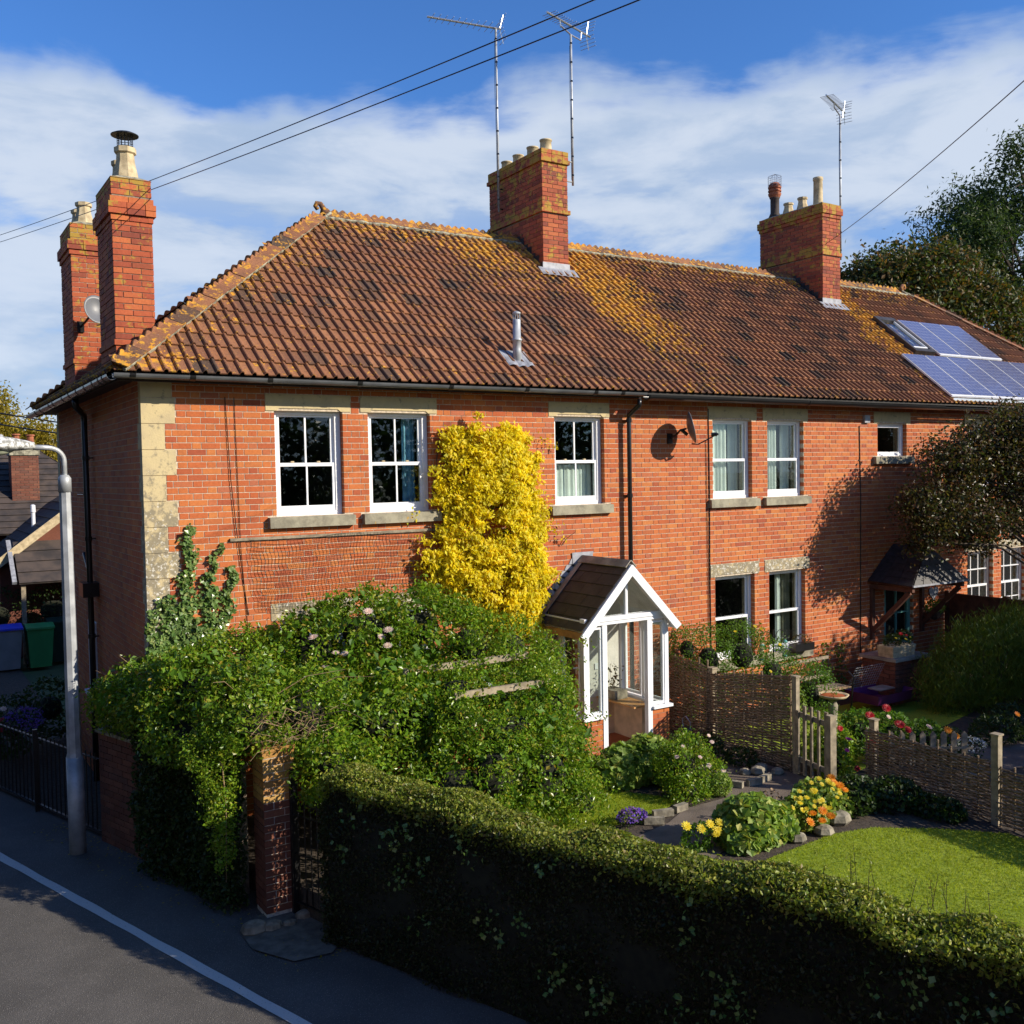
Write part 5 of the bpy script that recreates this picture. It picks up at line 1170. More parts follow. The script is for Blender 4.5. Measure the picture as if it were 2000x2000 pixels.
MB().add([(11.35, -1.35, .42), (12.25, -1.35, .42), (12.25, -.8, .42), (11.35, -.8, .42), (11.28, -1.42, .60), (12.32, -1.42, .60), (12.32, -.73, .60), (11.28, -.73, .60)], BOXF[:1] + BOXF[2:]).build('tray', M['purple'], cg)
mb = MB()
for i in range(17): mb.tube([(11.3 + i*.0635, -.75, .60), (11.3 + i*.0635, -.95, 1.0)], .003, 4)
for i in range(9): mb.tube([(11.3, -.75 - i*.025, .60 + i*.05), (12.32, -.75 - i*.025, .60 + i*.05)], .0025, 4)
mb.build('wire_mesh', M['galv'], cg); MB().box(11.6, 12.0, -1.2, -.95, .61, .63).build('shelf', M['concrete'], cg)
# kerb blocks and stones in the garden
kb = [((4.95, -3.08), .24, -.55), ((5.2, -2.95), .26, -.3), ((5.5, -2.93), .2, .1), ((6.55, -2.35), .9, -1.15), ((6.95, -2.75), .22, -.1), ((7.2, -2.72), .22, .1)]
labs = ['kerb stone beside violet lobelia', 'second kerb stone edging the small lawn', 'kerb stone under the pink rose bush', 'long thin kerb stone along the gravel path', 'mossy block in front of the tall hurdle', 'mossy block nearest the wooden gate']
for ((x, y), L, a), lb in zip(kb, labs):
    c = Vector((x, y, .33)); d = Vector((math.cos(a), math.sin(a), 0)); single('kerb_stone', MB().obox(c, d*L/2, Vector((-d.y, d.x, 0))*.035, Vector((0, 0, .04))), M['rock'], lb, 'kerb stone')
for i, (x, y, r, lb) in enumerate(((7.35, -2.45, .13, 'largest rough stone heaped under the tall hurdle'), (7.55, -2.6, .10, 'upright pale stone beside the gate hinge post'), (7.2, -2.35, .09, 'rounded stone left of the stone heap'), (7.5, -2.35, .11, 'rough stone behind the stone heap'), (6.72, -4.28, .16, 'large mossy boulder at edge of lawn by marigolds'), (6.3, -4.42, .12, 'flat mossy stone edging the bed by the lawn'), (5.9, -4.40, .11, 'low stone edging the lawn near mallow plant'), (6.7, -1.15, .07, 'white pebble beside the porch pier'))):
    mb = MB(); mb.lathe((x, y, .27), [(r*.7, 0), (r*1.0, r*.35), (r*.85, r*.8), (r*.35, r*1.0)], 7, sy=.8 + .1*(i % 3)); single('garden_stone', mb, M['rock'], lb, 'stone')
# netting, batten on the wall
single('wall_batten', MB().box(.97, 3.82, -.035, -.003, 3.665, 3.70), M['wood'], 'long pale horizontal batten on the wall above black netting', 'batten')
mb = MB(); nw, nh = 56, 19
def npt(i, j):
    u, v = i/nw, j/nh; x = 1.2 + .1*v + (2.6 - .2*v)*u + .012*math.sin(j*1.3 + i*.4); z = 3.67 - .03*math.sin(u*9) - v*(.86 + .03*math.sin(u*6)); return (x, -.045 - .03*math.sin(u*7 + v*3)**2, z)
for i in range(nw + 1): mb.tube([npt(i, j) for j in range(nh + 1)], .0022, 3, False)
for j in range(nh + 1): mb.tube([npt(i, j) for i in range(nw + 1)], .0022, 3, False)
single('climbing_net', mb, M['black'], 'black plant netting hung on brick wall below left windows', 'netting')

# ------------------------------------------------------------------ hedge
HD, HN, H0 = Vector((.347, -.938, 0)).normalized(), Vector((.938, .347, 0)).normalized(), Vector((.84, -3.10, 0))
def hp_(t, o, z):
    o = np.where(np.asarray(o) > 0, np.asarray(o)*.66, o) + 0*np.asarray(t)
    return np.stack([H0.x + HD.x*t + HN.x*o, H0.y + HD.y*t + HN.y*o, z], axis=-1)
hedge = thing('hedge', 'long clipped privet hedge in deep shade with sunlit yellowish top', 'hedge', tuple(H0 + HD*4))
def htop(t): return 1.63 + .04*np.sin(t*1.7) + .035*np.sin(t*4.3 + 1) + .02*np.sin(t*9.1)
tt = np.linspace(0, 12.5, 80); V = []
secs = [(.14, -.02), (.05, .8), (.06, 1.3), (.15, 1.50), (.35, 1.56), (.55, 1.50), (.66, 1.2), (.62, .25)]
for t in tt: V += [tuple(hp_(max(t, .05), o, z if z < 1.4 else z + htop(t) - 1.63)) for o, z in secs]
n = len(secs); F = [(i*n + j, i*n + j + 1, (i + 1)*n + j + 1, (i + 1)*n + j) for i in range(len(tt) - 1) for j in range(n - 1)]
mbh = MB().add(V, F + [tuple(range(n))]); mbh.build('light_block_core', M['core'], hedge)  # dark solid added behind the leaf layer to stop light passing through
def hedge_leaves(n, region):
    t = RNG.random(n)**1.0*12.2; u = RNG.random(n)
    if region == 'top':
        o = -.02 + .76*u; z = htop(t) + .0 - .10*np.abs(2*u - 1)**2.5 - .09*RNG.random(n)**1.5; N_ = np.stack([np.zeros(n) + (u - .5)*.8, (u - .5)*.3, np.ones(n)], -1)
        z += .03*hash3(hp_(t, o, z), 5.)
    elif region == 'front':
        z = RNG.random(n)*1.62; b_ = hash3(hp_(t, np.zeros(n), z), 3.); o = -.0 + .10*(1 - z/1.65)**1.5 - .085*b_ + .10*RNG.random(n)**1.5 - .02; N_ = np.tile([-.938, -.347, .15], (n, 1))
    elif region == 'back':
        z = .25 + RNG.random(n)*1.35; o = .72 - .08*RNG.random(n); N_ = np.tile([.938, .347, .15], (n, 1))
    else:
        t = -.02 - .06*RNG.random(n) + .1*RNG.random(n); o = .7*u; z = RNG.random(n)*1.62; t = t + .12*(1 - z/1.65)*0; N_ = np.tile([-.347, .938, .1], (n, 1))
    return hp_(t, o, z), N_
A_ = [hedge_leaves(62000, 'top'), hedge_leaves(78000, 'front'), hedge_leaves(9000, 'back'), hedge_leaves(6000, 'end')]
P = np.concatenate([a for a, _ in A_]); N_ = np.concatenate([b_ for _, b_ in A_])
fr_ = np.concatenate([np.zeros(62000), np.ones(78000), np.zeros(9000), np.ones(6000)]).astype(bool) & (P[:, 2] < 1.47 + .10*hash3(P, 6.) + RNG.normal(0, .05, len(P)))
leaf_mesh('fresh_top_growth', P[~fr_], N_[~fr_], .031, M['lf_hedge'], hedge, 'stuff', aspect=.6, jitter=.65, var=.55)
leaf_mesh('clipped_shaded_foliage', P[fr_], N_[fr_], .031, M['lf_front'], hedge, 'stuff', aspect=.6)  # street face darkened by leaf colour for its shade; top growth really fresher
# long shoots standing out of the top
mb = MB(); LP = []
for i in range(46):
    t = random.choice((random.uniform(4.6, 5.6), random.uniform(3, 9), random.uniform(5, 9.5))); o = random.uniform(.3, .72); h = random.uniform(.08, .30)
    p = Vector(tuple(hp_(t, o, htop(t) - .03))); q = p + Vector((random.uniform(-.04, .04), random.uniform(-.04, .04), h)); mb.tube([p, (p + q)/2, q], [.003, .0025, .0015], 4)
    for k_ in range(int(h*60)): LP.append(tuple(p.lerp(q, random.random()) + Vector((random.uniform(-.02, .02), random.uniform(-.02, .02), 0))))
mb.build('shoots', M['bark'], hedge, 'stuff'); LP = np.array(LP); leaf_mesh('shoot_leaves', LP, RNG.normal(size=LP.shape), .022, M['lf_hedge'], hedge, 'stuff')
# ivy sprays in the hedge face
P = []; 
for i in range(70):
    t, z = random.uniform(.3, 9), random.uniform(.4, 1.5); c = np.array(hp_(t, -.06, z))
    for k_ in range(14): P.append(c + np.array([random.gauss(0, .05), random.gauss(0, .05), -k_*.012 + random.gauss(0, .02)]))
P = np.array(P); iv = leaf_mesh('ivy_sprays', P, np.tile([-.9, -.3, .3], (len(P), 1)), .042, M['lf_ivy'], hedge, 'stuff', aspect=.9)

# ------------------------------------------------------------------ creepers and roses on the house front
yc = thing('golden_creeper', 'bright yellow leaved climber hanging thickly on the brick wall between windows', 'climbing plant', (4.6, -.1, 2.4))
def lerp_tab(z, tab): return np.interp(z, [a for a, _ in tab], [b_ for _, b_ in tab])
lt = [(2.1, 5.0), (2.4, 4.65), (2.7, 4.15), (3.0, 3.72), (3.3, 3.55), (3.7, 3.72), (4.2, 3.78), (4.6, 3.74), (5.0, 3.92), (5.25, 4.15)]
rt = [(2.1, 5.2), (2.4, 5.35), (2.9, 5.48), (3.3, 5.50), (3.9, 5.42), (4.3, 5.42), (4.6, 5.32), (5.0, 5.2), (5.2, 5.0), (5.27, 4.8)]
nc = 1050; zc_ = RNG.uniform(2.15, 5.28, nc); xc_ = lerp_tab(zc_, lt) + (lerp_tab(zc_, rt) - lerp_tab(zc_, lt))*RNG.random(nc)
xc_ += .07*np.sin(zc_*7) + .06*np.sin(zc_*19 + 1) + RNG.normal(0, .045, len(xc_))
tp_ = 5.20 - .10*np.abs(np.sin(xc_*2.6 + .5)) - .14*((xc_ > 4.35) & (xc_ < 4.7)); ok = (zc_ < tp_) | (RNG.random(nc) < .02); 
gapm = ~((np.abs(xc_ - 4.55) < .10) & (np.abs(zc_ - 3.85) < .28)) & ~((np.abs(xc_ - 4.65) < .07) & (np.abs(zc_ - 2.75) < .25)); ok &= gapm
xc_, zc_ = xc_[ok], zc_[ok]; edge_ = np.minimum(xc_ - lerp_tab(zc_, lt), lerp_tab(zc_, rt) - xc_)
dep = .07 + np.clip(edge_, 0, .45)*.55*RNG.random(len(xc_))**.7 + .06*np.clip((5.2 - zc_)/3, 0, 1)
P = []; N_ = []
for x, d_, z in zip(xc_, dep, zc_):
    k_ = 38; s_ = RNG.random(k_); ln = RNG.uniform(.06, .22); sw_ = RNG.normal(0, .048, k_)
    P.append(np.stack([x + sw_ + s_*RNG.normal(0, .04), -d_ - .05*np.sin(s_*3) + RNG.normal(0, .022, k_), z - s_*ln], -1)); N_.append(np.tile([.5, -.85, .5], (k_, 1)))
P = np.concatenate(P); N_ = np.concatenate(N_); P[:, 1] = np.minimum(P[:, 1], -.02)
leaf_mesh('golden_foliage', P, N_, .07, M['lf_yellow'], yc, 'stuff', aspect=.46, jitter=.5, droop=.4)
P2 = []
for x0, z0 in ((5.5, 3.9), (5.62, 3.75), (5.74, 3.6), (5.6, 4.0), (3.5, 3.6), (3.45, 3.9), (5.85, 3.45), (5.55, 4.9), (5.7, 4.82), (3.42, 3.2), (3.55, 2.8)):
    for k_ in range(14): P2.append((x0 + random.gauss(0, .06), -.05 - random.random()*.06, z0 + random.gauss(0, .05)))
P2 = np.array(P2); leaf_mesh('outlying_leaves', P2, np.tile([0, -1., .3], (len(P2), 1)), .055, M['lf_yellow'], yc, aspect=.45, droop=.4)
nb_ = 260; bx_ = RNG.uniform(3.9, 5.3, nb_); bz_ = RNG.uniform(2.5, 4.8, nb_); P = np.stack([bx_, np.full(nb_, -.04), bz_], -1)
P = np.repeat(P, 8, 0) + RNG.normal(size=(nb_*8, 3))*[.05, .01, .05]; P[:, 1] = -.03; leaf_mesh('under_leaves', P, np.tile([0, -1., .2], (len(P), 1)), .06, M['lf_rose'], yc, 'stuff')
stems('stem', [(4.6, -.05, .3), (4.7, -.05, .3), (4.5, -.05, 2.2)], [(4.2, -.04, 4.8), (5.0, -.04, 4.7), (5.2, -.04, 3.9)], .02, M['bark'], yc)
stems('bare_twig', [(5.85, -.03, 3.35)], [(6.05, -.12, 3.55)], .008, M['bark'], yc); stems('bare_twig', [(3.85, -.02, 4.9)], [(3.7, -.05, 3.4)], .008, M['bark'], yc)

iv = thing('wall_ivy', 'dark ivy climbing the pale corner stones and nearby bricks', 'ivy', (.5, -.03, 2.0))
P = []
def ivy_run(x, z, x1, z1, w_, n):
    pts = [(x + (x1 - x)*k_/12 + .04*math.sin(k_*1.3 + x*9), z + (z1 - z)*k_/12) for k_ in range(13)]
    for _ in range(n):
        i = random.randrange(12); f = random.random(); ww = w_*(1 - .65*(i + f)/12)
        P.append((pts[i][0] + (pts[i + 1][0] - pts[i][0])*f + random.gauss(0, ww), -.02 - abs(random.gauss(0, .025)), pts[i][1] + (pts[i + 1][1] - pts[i][1])*f + random.gauss(0, .02)))
    MB().tube([(a, -.012, b_) for a, b_ in pts], .006, 4).build('stem', M['bark'], iv)
for r in ((.35, 2.2, .22, 3.05, .13, 900), (.55, 2.1, .42, 3.0, .10, 700), (.42, 2.7, .50, 3.85, .07, 560), (.62, 2.2, .72, 3.1, .08, 520), (.8, 2.4, 1.0, 3.35, .055, 420), (.62, 3.0, .85, 3.62, .03, 130), (.05, 2.2, .02, 2.9, .05, 260), (.75, 2.9, .68, 3.3, .04, 150), (.2, 2.2, .08, 2.6, .1, 350)): ivy_run(*r)
P = np.array(P); P[:, 0] = np.maximum(P[:, 0], -.03); leaf_mesh('foliage', P, np.tile([0, -1., .35], (len(P), 1)), .055, M['lf_ivy'], iv, 'stuff', aspect=.9, jitter=.45)

def bush(name, label, cat, loc, ells, n, size, mt, cl=None, clr=.1, shell=.4, core=True, parts=None, group=None, aspect=.55, zmin=.3, droop=0., jitter=.8, corek=.38):
    t = thing(name, label, cat, loc, group); P, N_ = ell_points(ells, n, shell, cl=cl, clr=clr, zmin=zmin); P[:, 2] = np.maximum(P[:, 2], zmin)
    leaf_mesh('foliage', P, N_, size, mt, t, 'stuff', aspect=aspect, droop=droop, jitter=jitter)
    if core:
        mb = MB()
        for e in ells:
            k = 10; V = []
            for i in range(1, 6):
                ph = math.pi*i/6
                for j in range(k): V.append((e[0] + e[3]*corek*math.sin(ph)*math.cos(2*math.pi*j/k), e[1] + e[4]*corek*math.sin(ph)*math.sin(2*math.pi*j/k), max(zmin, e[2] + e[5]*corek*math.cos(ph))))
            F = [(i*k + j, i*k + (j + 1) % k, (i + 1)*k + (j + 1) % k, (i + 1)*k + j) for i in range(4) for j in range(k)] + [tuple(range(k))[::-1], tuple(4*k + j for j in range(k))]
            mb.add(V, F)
        mb.build('light_block_fill', M['core'], t, 'stuff')  # dark solids added inside the bush as light blockers
    return t
rr1 = bush('rambling_rose', 'tangled rambling rose spilling over the top of garden wall', 'rose', (0, -.4, 1.4),
           [(-.27, .55, 1.78, .30, .50, .30), (-.02, -.15, 1.95, .45, .6, .42), (.3, -.9, 2.05, .55, .6, .50), (.65, -1.55, 1.98, .55, .5, .50), (.9, -.7, 2.2, .7, .6, .48), (.55, -2.0, 1.95, .45, .38, .33), (.1, -1.2, 1.75, .42, .6, .30), (1.15, -1.9, 1.9, .5, .45, .45), (1.2, -2.5, 1.5, .35, .3, .4), (1.55, -2.72, .95, .32, .26, .85)],
           36000, .05, M['lf_rose'], cl=950, clr=.062, shell=.65, corek=.42)
rr2 = bush('climbing_rose', 'big leafy climbing rose with pale pink blooms before lower windows', 'rose', (2.3, -1., .3),
           [(1.7, -.75, 2.35, .60, .55, .50), (2.35, -.8, 2.52, .70, .55, .50), (3.1, -.75, 2.50, .70, .5, .50), (3.7, -1.0, 2.25, .55, .5, .50), (2.0, -1.9, 1.7, .6, .45, .5), (1.6, -1.4, 1.5, .6, .6, .7), (2.6, -1.5, 1.6, .7, .6, .6), (3.2, -.7, 1.2, 1.2, .5, 1.)],
           44000, .052, M['lf_rose'], cl=1050, clr=.062, shell=.65, corek=.42)
rr3 = bush('honeysuckle', 'loose honeysuckle tumbling over the wooden arch beside the porch', 'climbing plant', (4., -1.8, .3),
           [(4.35, -.95, 2.15, .50, .45, .40), (4.75, -1.15, 1.80, .32, .35, .38), (4.45, -1.3, 1.2, .42, .4, .8), (3.4, -2.1, 1.1, .7, .5, .75), (2.6, -2.6, .95, .7, .4, .75), (4.1, -2.2, .8, .5, .4, .6), (3.6, -1.7, 1.75, .6, .4, .28), (4.3, -2.55, .52, .42, .3, .3), (3.0, -2.75, 1.15, .6, .4, .62), (3.7, -2.7, 1.0, .6, .4, .65), (3.3, -2.55, 1.6, .7, .3, .22), (3.0, -1.9, 1.95, .45, .3, .22), (4.35, -1.95, 1.05, .36, .42, .72), (4.35, -1.7, 1.7, .35, .35, .4), (2.75, -2.4, 1.75, .25, .2, .22), (4.0, -2.45, 1.72, .25, .2, .25), (3.9, -2.3, 2.0, .16, .12, .10)],
           46000, .046, M['lf_rose'], cl=1100, clr=.06, shell=.7, corek=.4, aspect=.5)
for par, tab in ((rr1, [((.5, -1.7, 2.2), (.15, -2.1, 2.42)), ((.9, -2.0, 2.1), (1.7, -2.5, 2.35)), ((.8, -2.2, 1.9), (.3, -2.75, 2.0)), ((1.1, -2.0, 1.9), (1.6, -2.9, 1.9)), ((-.1, .2, 1.9), (-.5, .5, 2.2)), ((1., -2.2, 2.0), (.6, -2.8, 2.15)), ((.7, -1.9, 2.1), (1.5, -2.2, 2.4)), ((-.1, -.2, 2.1), (-.35, -.1, 2.45))]),
                 (rr3, [((4.6, -1.2, 2.0), (5.35, -1.4, 2.2)), ((4.8, -1.3, 1.6), (5.3, -1.8, 1.2)), ((4.7, -1.4, 1.4), (5.15, -2.0, .7)), ((4.5, -1.0, 2.3), (5.3, -1.25, 1.9))])):
    for a, b_ in tab:
        stems('bare_stem', [a], [b_], .0055, M['dead'], par, sag=.12)
        if par is rr3:
            A3, B3 = np.array(a), np.array(b_); Q = A3 + (B3 - A3)*RNG.random((90, 1)) + RNG.normal(size=(90, 3))*.04; leaf_mesh('trailing_leaves', Q, RNG.normal(size=Q.shape), .05, M['lf_rose'], par, aspect=.45, droop=.4)
# brown tangle of dead stems above the pillar
mb = MB()
for i in range(120):
    c = Vector((random.uniform(.5, 1.3), random.uniform(-2.5, -1.9), random.uniform(1.75, 2.05))); d = Vector((random.uniform(-.3, .3), random.uniform(-.25, .1), random.uniform(-.08, .12))); mb.tube([c, c + d*.5 + Vector((0, 0, .03)), c + d*.8 + Vector((0, 0, -.02))], [.0032, .0025, .0015], 4)
for i in range(50):
    c = Vector((random.uniform(-.45, .0), random.uniform(-.3, .7), random.uniform(1.8, 2.1))); d = Vector((random.uniform(-.12, .1), random.uniform(-.1, .1), random.uniform(-.2, .2))); mb.tube([c, c + d], [.004, .002], 4)
mb.build('dry_twigs', M['dead'], rr1, 'stuff')
flower_heads('flower', [(1.75, -1.33, 2.42), (2.30, -1.38, 2.55), (2.40, -1.36, 2.62), (2.38, -1.38, 2.44), (1.85, -1.35, 2.40), (1.5, -1.3, 2.62), (2.15, -1.36, 2.86), (1.62, -1.35, 2.28)], .058, M['fl_pink'], rr2)
flower_heads('flower', [(3.35, -1.95, 2.02), (3.38, -1.98, 1.96)], .05, M['fl_white'], rr3)
flower_heads('flower', [(.2, -1.35, 2.2), (-.1, -.6, 2.2)], .045, M['fl_pink'], rr1)
st2 = bush('hanging_spray', 'sunlit spray of small yellowish leaves trailing down before the garden wall', 'climbing plant', (.2, -2.05, .4), [(.20, -1.98, 1.45, .20, .16, .32), (.20, -2.05, 1.05, .15, .13, .32), (.20, -2.08, .72, .09, .08, .22), (.1, -1.9, 1.72, .25, .25, .2)], 5200, .034, M['lf_rose'], cl=320, clr=.035, core=False, shell=.8, zmin=.35)
stems('stem', [(.25, -1.9, 1.9), (.2, -1.95, 1.8)], [(.22, -2.1, .4), (.3, -2.0, 1.1)], .007, M['dead'], st2)
for par, es, n_ in ((rr1, [(.3, -.9, 2.1, .6, .6, .5), (.65, -1.55, 2.05, .6, .5, .5), (-.1, 0, 1.95, .5, .6, .4)], 900), (rr2, [(2.3, -.9, 2.45, 1.2, .6, .62), (2.0, -1.7, 1.8, .9, .6, .7)], 1100), (rr3, [(3.4, -2.3, 1.2, 1.1, .7, .85)], 900)):
    P, N_ = ell_points(es, n_, .3); leaf_mesh('broad_leaves', P, N_, .095, M['lf_shrub'], par, 'stuff', aspect=.75, jitter=.6)
    P, N_ = ell_points(es, n_//3, .1); leaf_mesh('brown_leaves', P, N_, .055, M['lf_birch'], par, 'stuff', aspect=.6)
P = np.concatenate([np.stack([RNG.uniform(2.5, 4.3, 900), -1.54 + RNG.normal(0, .05, 900), 2.15 + RNG.normal(0, .07, 900)], -1), np.stack([RNG.uniform(2.7, 4.05, 700), -2.38 + RNG.normal(0, .05, 700), 1.95 + RNG.normal(0, .07, 700)], -1)])
P = P[(hash3(P, 6.) + hash3(P, 14.)*.6) > .0]; leaf_mesh('trailing_leaves', P, RNG.normal(size=P.shape), .05, M['lf_rose'], rr3, 'stuff')
# ivy on the street side of the wall
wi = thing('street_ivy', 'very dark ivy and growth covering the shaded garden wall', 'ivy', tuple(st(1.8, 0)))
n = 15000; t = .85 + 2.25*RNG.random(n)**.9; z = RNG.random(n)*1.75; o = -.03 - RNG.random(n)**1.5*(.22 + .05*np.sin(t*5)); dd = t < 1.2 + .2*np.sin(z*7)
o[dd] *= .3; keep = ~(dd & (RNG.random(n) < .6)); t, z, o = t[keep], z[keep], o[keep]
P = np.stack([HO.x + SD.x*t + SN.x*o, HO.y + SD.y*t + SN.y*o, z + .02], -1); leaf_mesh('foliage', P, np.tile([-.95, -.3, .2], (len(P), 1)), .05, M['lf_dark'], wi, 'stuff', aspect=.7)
ar = thing('wooden_arch', 'pale wooden pergola rails half buried in the climbing rose', 'pergola', (3.4, -2.3, .3))
def rail_(a, b_, nm='rail'): MB().beam(a, b_, .04, .075).build(nm, M['post'], ar)
rail_((2.50, -1.5, 2.13), (4.25, -1.5, 2.13)); rail_((2.72, -2.35, 1.97), (4.0, -2.35, 1.97))
for x in (2.8, 4.0):
    for y in (-1.52,): MB().box(x - .035, x + .035, y - .035, y + .035, .28, 1.94).build('post', M['wood'], ar)

# ------------------------------------------------------------------ garden plants
def clump(*a, **k): return bush(*a, **k)
s1 = clump('flowering_shrub', 'rounded green shrub with yellow blooms behind the tall hurdle', 'shrub', (8.7, -.8, .3), [(8.2, -.62, 1.45, .42, .42, .58), (8.75, -.8, 1.5, .50, .45, .55), (9.2, -1.0, 1.15, .42, .45, .62), (9.35, -1.6, .95, .3, .5, .55), (8.35, -.6, .9, .5, .4, .6), (8.05, -.3, 1.6, .3, .3, .4)], 17000, .036, M['lf_shrub'], cl=900, clr=.05, shell=.45)
flower_heads('flower', [(8.35, -1.05, 1.95), (8.62, -1.2, 2.02), (8.75, -1.2, 1.97), (9.0, -1.35, 1.72), (8.45, -1.1, 1.38), (8.0, -.95, 1.35), (9.2, -1.45, 1.35), (8.9, -1.25, 1.3)], .035, M['fl_yellow'], s1, 8)
lv = 'large soft grey green mallow leaves heaped beside '
clump('mallow_plant', 'mound of broad pale leaves in front of the porch step', 'plant', (5.75, -1.75, .3), [(5.55, -1.75, .50, .42, .30, .32), (5.95, -1.75, .52, .40, .32, .36), (6.15, -2.1, .48, .3, .3, .3), (5.15, -1.65, .38, .25, .2, .16)], 2600, .105, M['lf_mallow'], aspect=.95, jitter=.5, shell=.35)
clump('mallow_plant', 'round mound of broad grey green leaves between path and lawn', 'plant', (5.5, -4.1, .3), [(5.45, -4.1, .46, .42, .34, .34), (5.75, -4.15, .42, .28, .28, .28), (5.25, -4.2, .38, .25, .22, .2)], 1900, .10, M['lf_mallow'], aspect=.95, jitter=.5, shell=.35)
b1 = clump('rose_bush', 'bushy garden rose with small pink blooms by the path', 'rose', (6.1, -2.45, .3), [(6.05, -2.4, .62, .40, .34, .42), (6.25, -2.5, .45, .35, .3, .28), (5.85, -2.7, .42, .28, .22, .2)], 6500, .04, M['lf_rose'], cl=420, clr=.045, shell=.6)
flower_heads('flower', [(5.85, -2.6, .95), (6.0, -2.75, .82), (6.35, -2.6, .92), (6.2, -2.7, 1.05), (5.7, -2.65, .85), (6.45, -2.7, .55), (6.12, -2.78, .70)], .035, M['fl_pink'], b1, 8)
stems('stem', [(6.1, -2.4, .3)]*6, [(5.95, -2.6, 1.05), (6.3, -2.5, 1.1), (6.15, -2.6, 1.12), (6.4, -2.6, .95), (5.8, -2.6, .95), (6.2, -2.3, 1.0)], .006, M['bark'], b1)
clump('leafy_seedling', 'fresh bright green plant at foot of the pink rose', 'plant', (6.25, -2.85, .3), [(6.3, -2.8, .42, .16, .13, .15)], 700, .04, M['lf_mallow'], core=False, shell=.9)
lo = clump('lobelia', 'low cushion of violet lobelia by the kerb stones', 'flowers', (4.72, -2.95, .3), [(4.72, -2.93, .36, .20, .13, .10)], 500, .03, M['lf_dark'], core=False, shell=.9)
P, N_ = ell_points([(4.72, -2.95, .38, .21, .14, .11)], 420, .3, zmin=.36); leaf_mesh('petals', P, N_, .026, M['fl_purple'], lo, 'stuff', aspect=.9)
ya = thing('yellow_dahlia', 'cluster of lemon yellow flowers peeping over the hedge top', 'flowers', (4.85, -3.9, .3))
flower_heads('flower', [(4.63, -3.98, .60), (4.78, -4.05, .56), (4.88, -4.08, .60), (4.95, -4.12, .53), (5.0, -4.1, .60), (4.9, -4.15, .50)], .055, M['fl_yellow'], ya, 10)
P, N_ = ell_points([(4.85, -3.95, .42, .25, .15, .16)], 500, .8); leaf_mesh('foliage', P, N_, .045, M['lf_shrub'], ya)
mg = clump('bedding_flowers', 'bright clump of yellow and orange flowers at the lawn edge', 'flowers', (6.45, -4.1, .3), [(6.3, -4.15, .45, .32, .25, .25), (6.6, -4.05, .48, .32, .28, .28), (6.85, -4.1, .42, .25, .22, .22)], 2200, .06, M['lf_mallow'], shell=.5, aspect=.8)
pts_, nr_ = ell_points([(6.25, -4.2, .50, .30, .22, .27), (6.55, -4.15, .52, .30, .24, .30)], 60, .05, zmin=.5); sel = pts_[nr_[:, 1] < .1]
flower_heads('flower', [tuple(p) for p in sel[:34]], .036, M['fl_yellow'], mg, 8)
flower_heads('flower', [(6.12, -4.42, .56), (6.25, -4.45, .57), (6.22, -4.47, .47), (6.35, -4.48, .50), (6.75, -4.2, .74), (6.85, -4.2, .68), (6.92, -4.22, .62), (6.82, -4.1, .75), (6.08, -4.42, .47)], .058, M['fl_orange'], mg, 12)
clump('seed_head_plant', 'dry brown seed heads between path and marigolds', 'plant', (6.1, -3.85, .3), [(6.08, -3.85, .5, .16, .12, .2)], 160, .035, M['dead'], core=False, shell=1., aspect=1.)
clump('low_foliage', 'dark nasturtium foliage along foot of the low woven fence', 'plant', (7.4, -4.2, .3), [(7.2, -4.1, .42, .42, .3, .28), (7.7, -4.3, .40, .40, .3, .24), (7.85, -4.8, .36, .25, .35, .16), (7.0, -3.95, .36, .25, .2, .18)], 2600, .06, M['lf_dark'], shell=.4, aspect=.9)
d1 = clump('dahlia_plant', 'leafy dahlia with magenta blooms right of the wooden gate', 'flowers', (8.15, -3.1, .3), [(8.15, -3.0, .62, .30, .30, .40), (8.0, -3.2, .45, .25, .22, .25), (8.35, -2.9, .5, .3, .3, .3)], 2600, .055, M['lf_rose'], shell=.6)
flower_heads('flower', [(8.15, -3.3, .82), (8.05, -3.35, .70)], .045, M['fl_mag'], d1, 12); flower_heads('flower', [(8.25, -3.35, .42), (8.1, -3.2, .95)], .05, M['fl_red'], d1, 12)
d2 = clump('dahlia_plant', 'tall dahlias with large crimson blooms beyond the picket row', 'flowers', (9.1, -3.0, .3), [(8.9, -2.9, .72, .32, .3, .34), (9.3, -3.1, .68, .35, .3, .30), (9.75, -3.3, .58, .35, .3, .26)], 3200, .06, M['lf_shrub'], shell=.6)
flower_heads('flower', [(8.82, -3.12, 1.0), (9.18, -3.12, 1.05), (9.2, -3.32, .86), (9.3, -3.38, .78), (8.6, -3.3, .62), (8.55, -3.35, .72)], .075, M['fl_red'], d2, 16)
flower_heads('flower', [(9.12, -3.2, .95), (9.6, -3.5, .8)], .05, M['fl_pink'], d2, 12)
d3 = clump('orange_dahlia', 'orange flower on dark foliage right of the crimson dahlias', 'flowers', (10., -3.4, .3), [(10.1, -3.4, .48, .4, .3, .22)], 900, .055, M['lf_dark'], shell=.6); flower_heads('flower', [(9.85, -3.62, .74), (10.0, -3.65, .64)], .055, M['fl_orange'], d3, 12)
al = clump('white_alyssum', 'drift of tiny white flowers behind the picket row', 'flowers', (10.2, -3.8, .3), [(10.15, -3.7, .42, .35, .2, .15)], 500, .03, M['lf_dark'], core=False, shell=.8)
P, N_ = ell_points([(10.15, -3.72, .46, .36, .2, .15)], 450, .15, zmin=.46); leaf_mesh('petals', P, N_, .02, M['fl_white'], al, 'stuff', aspect=1.)
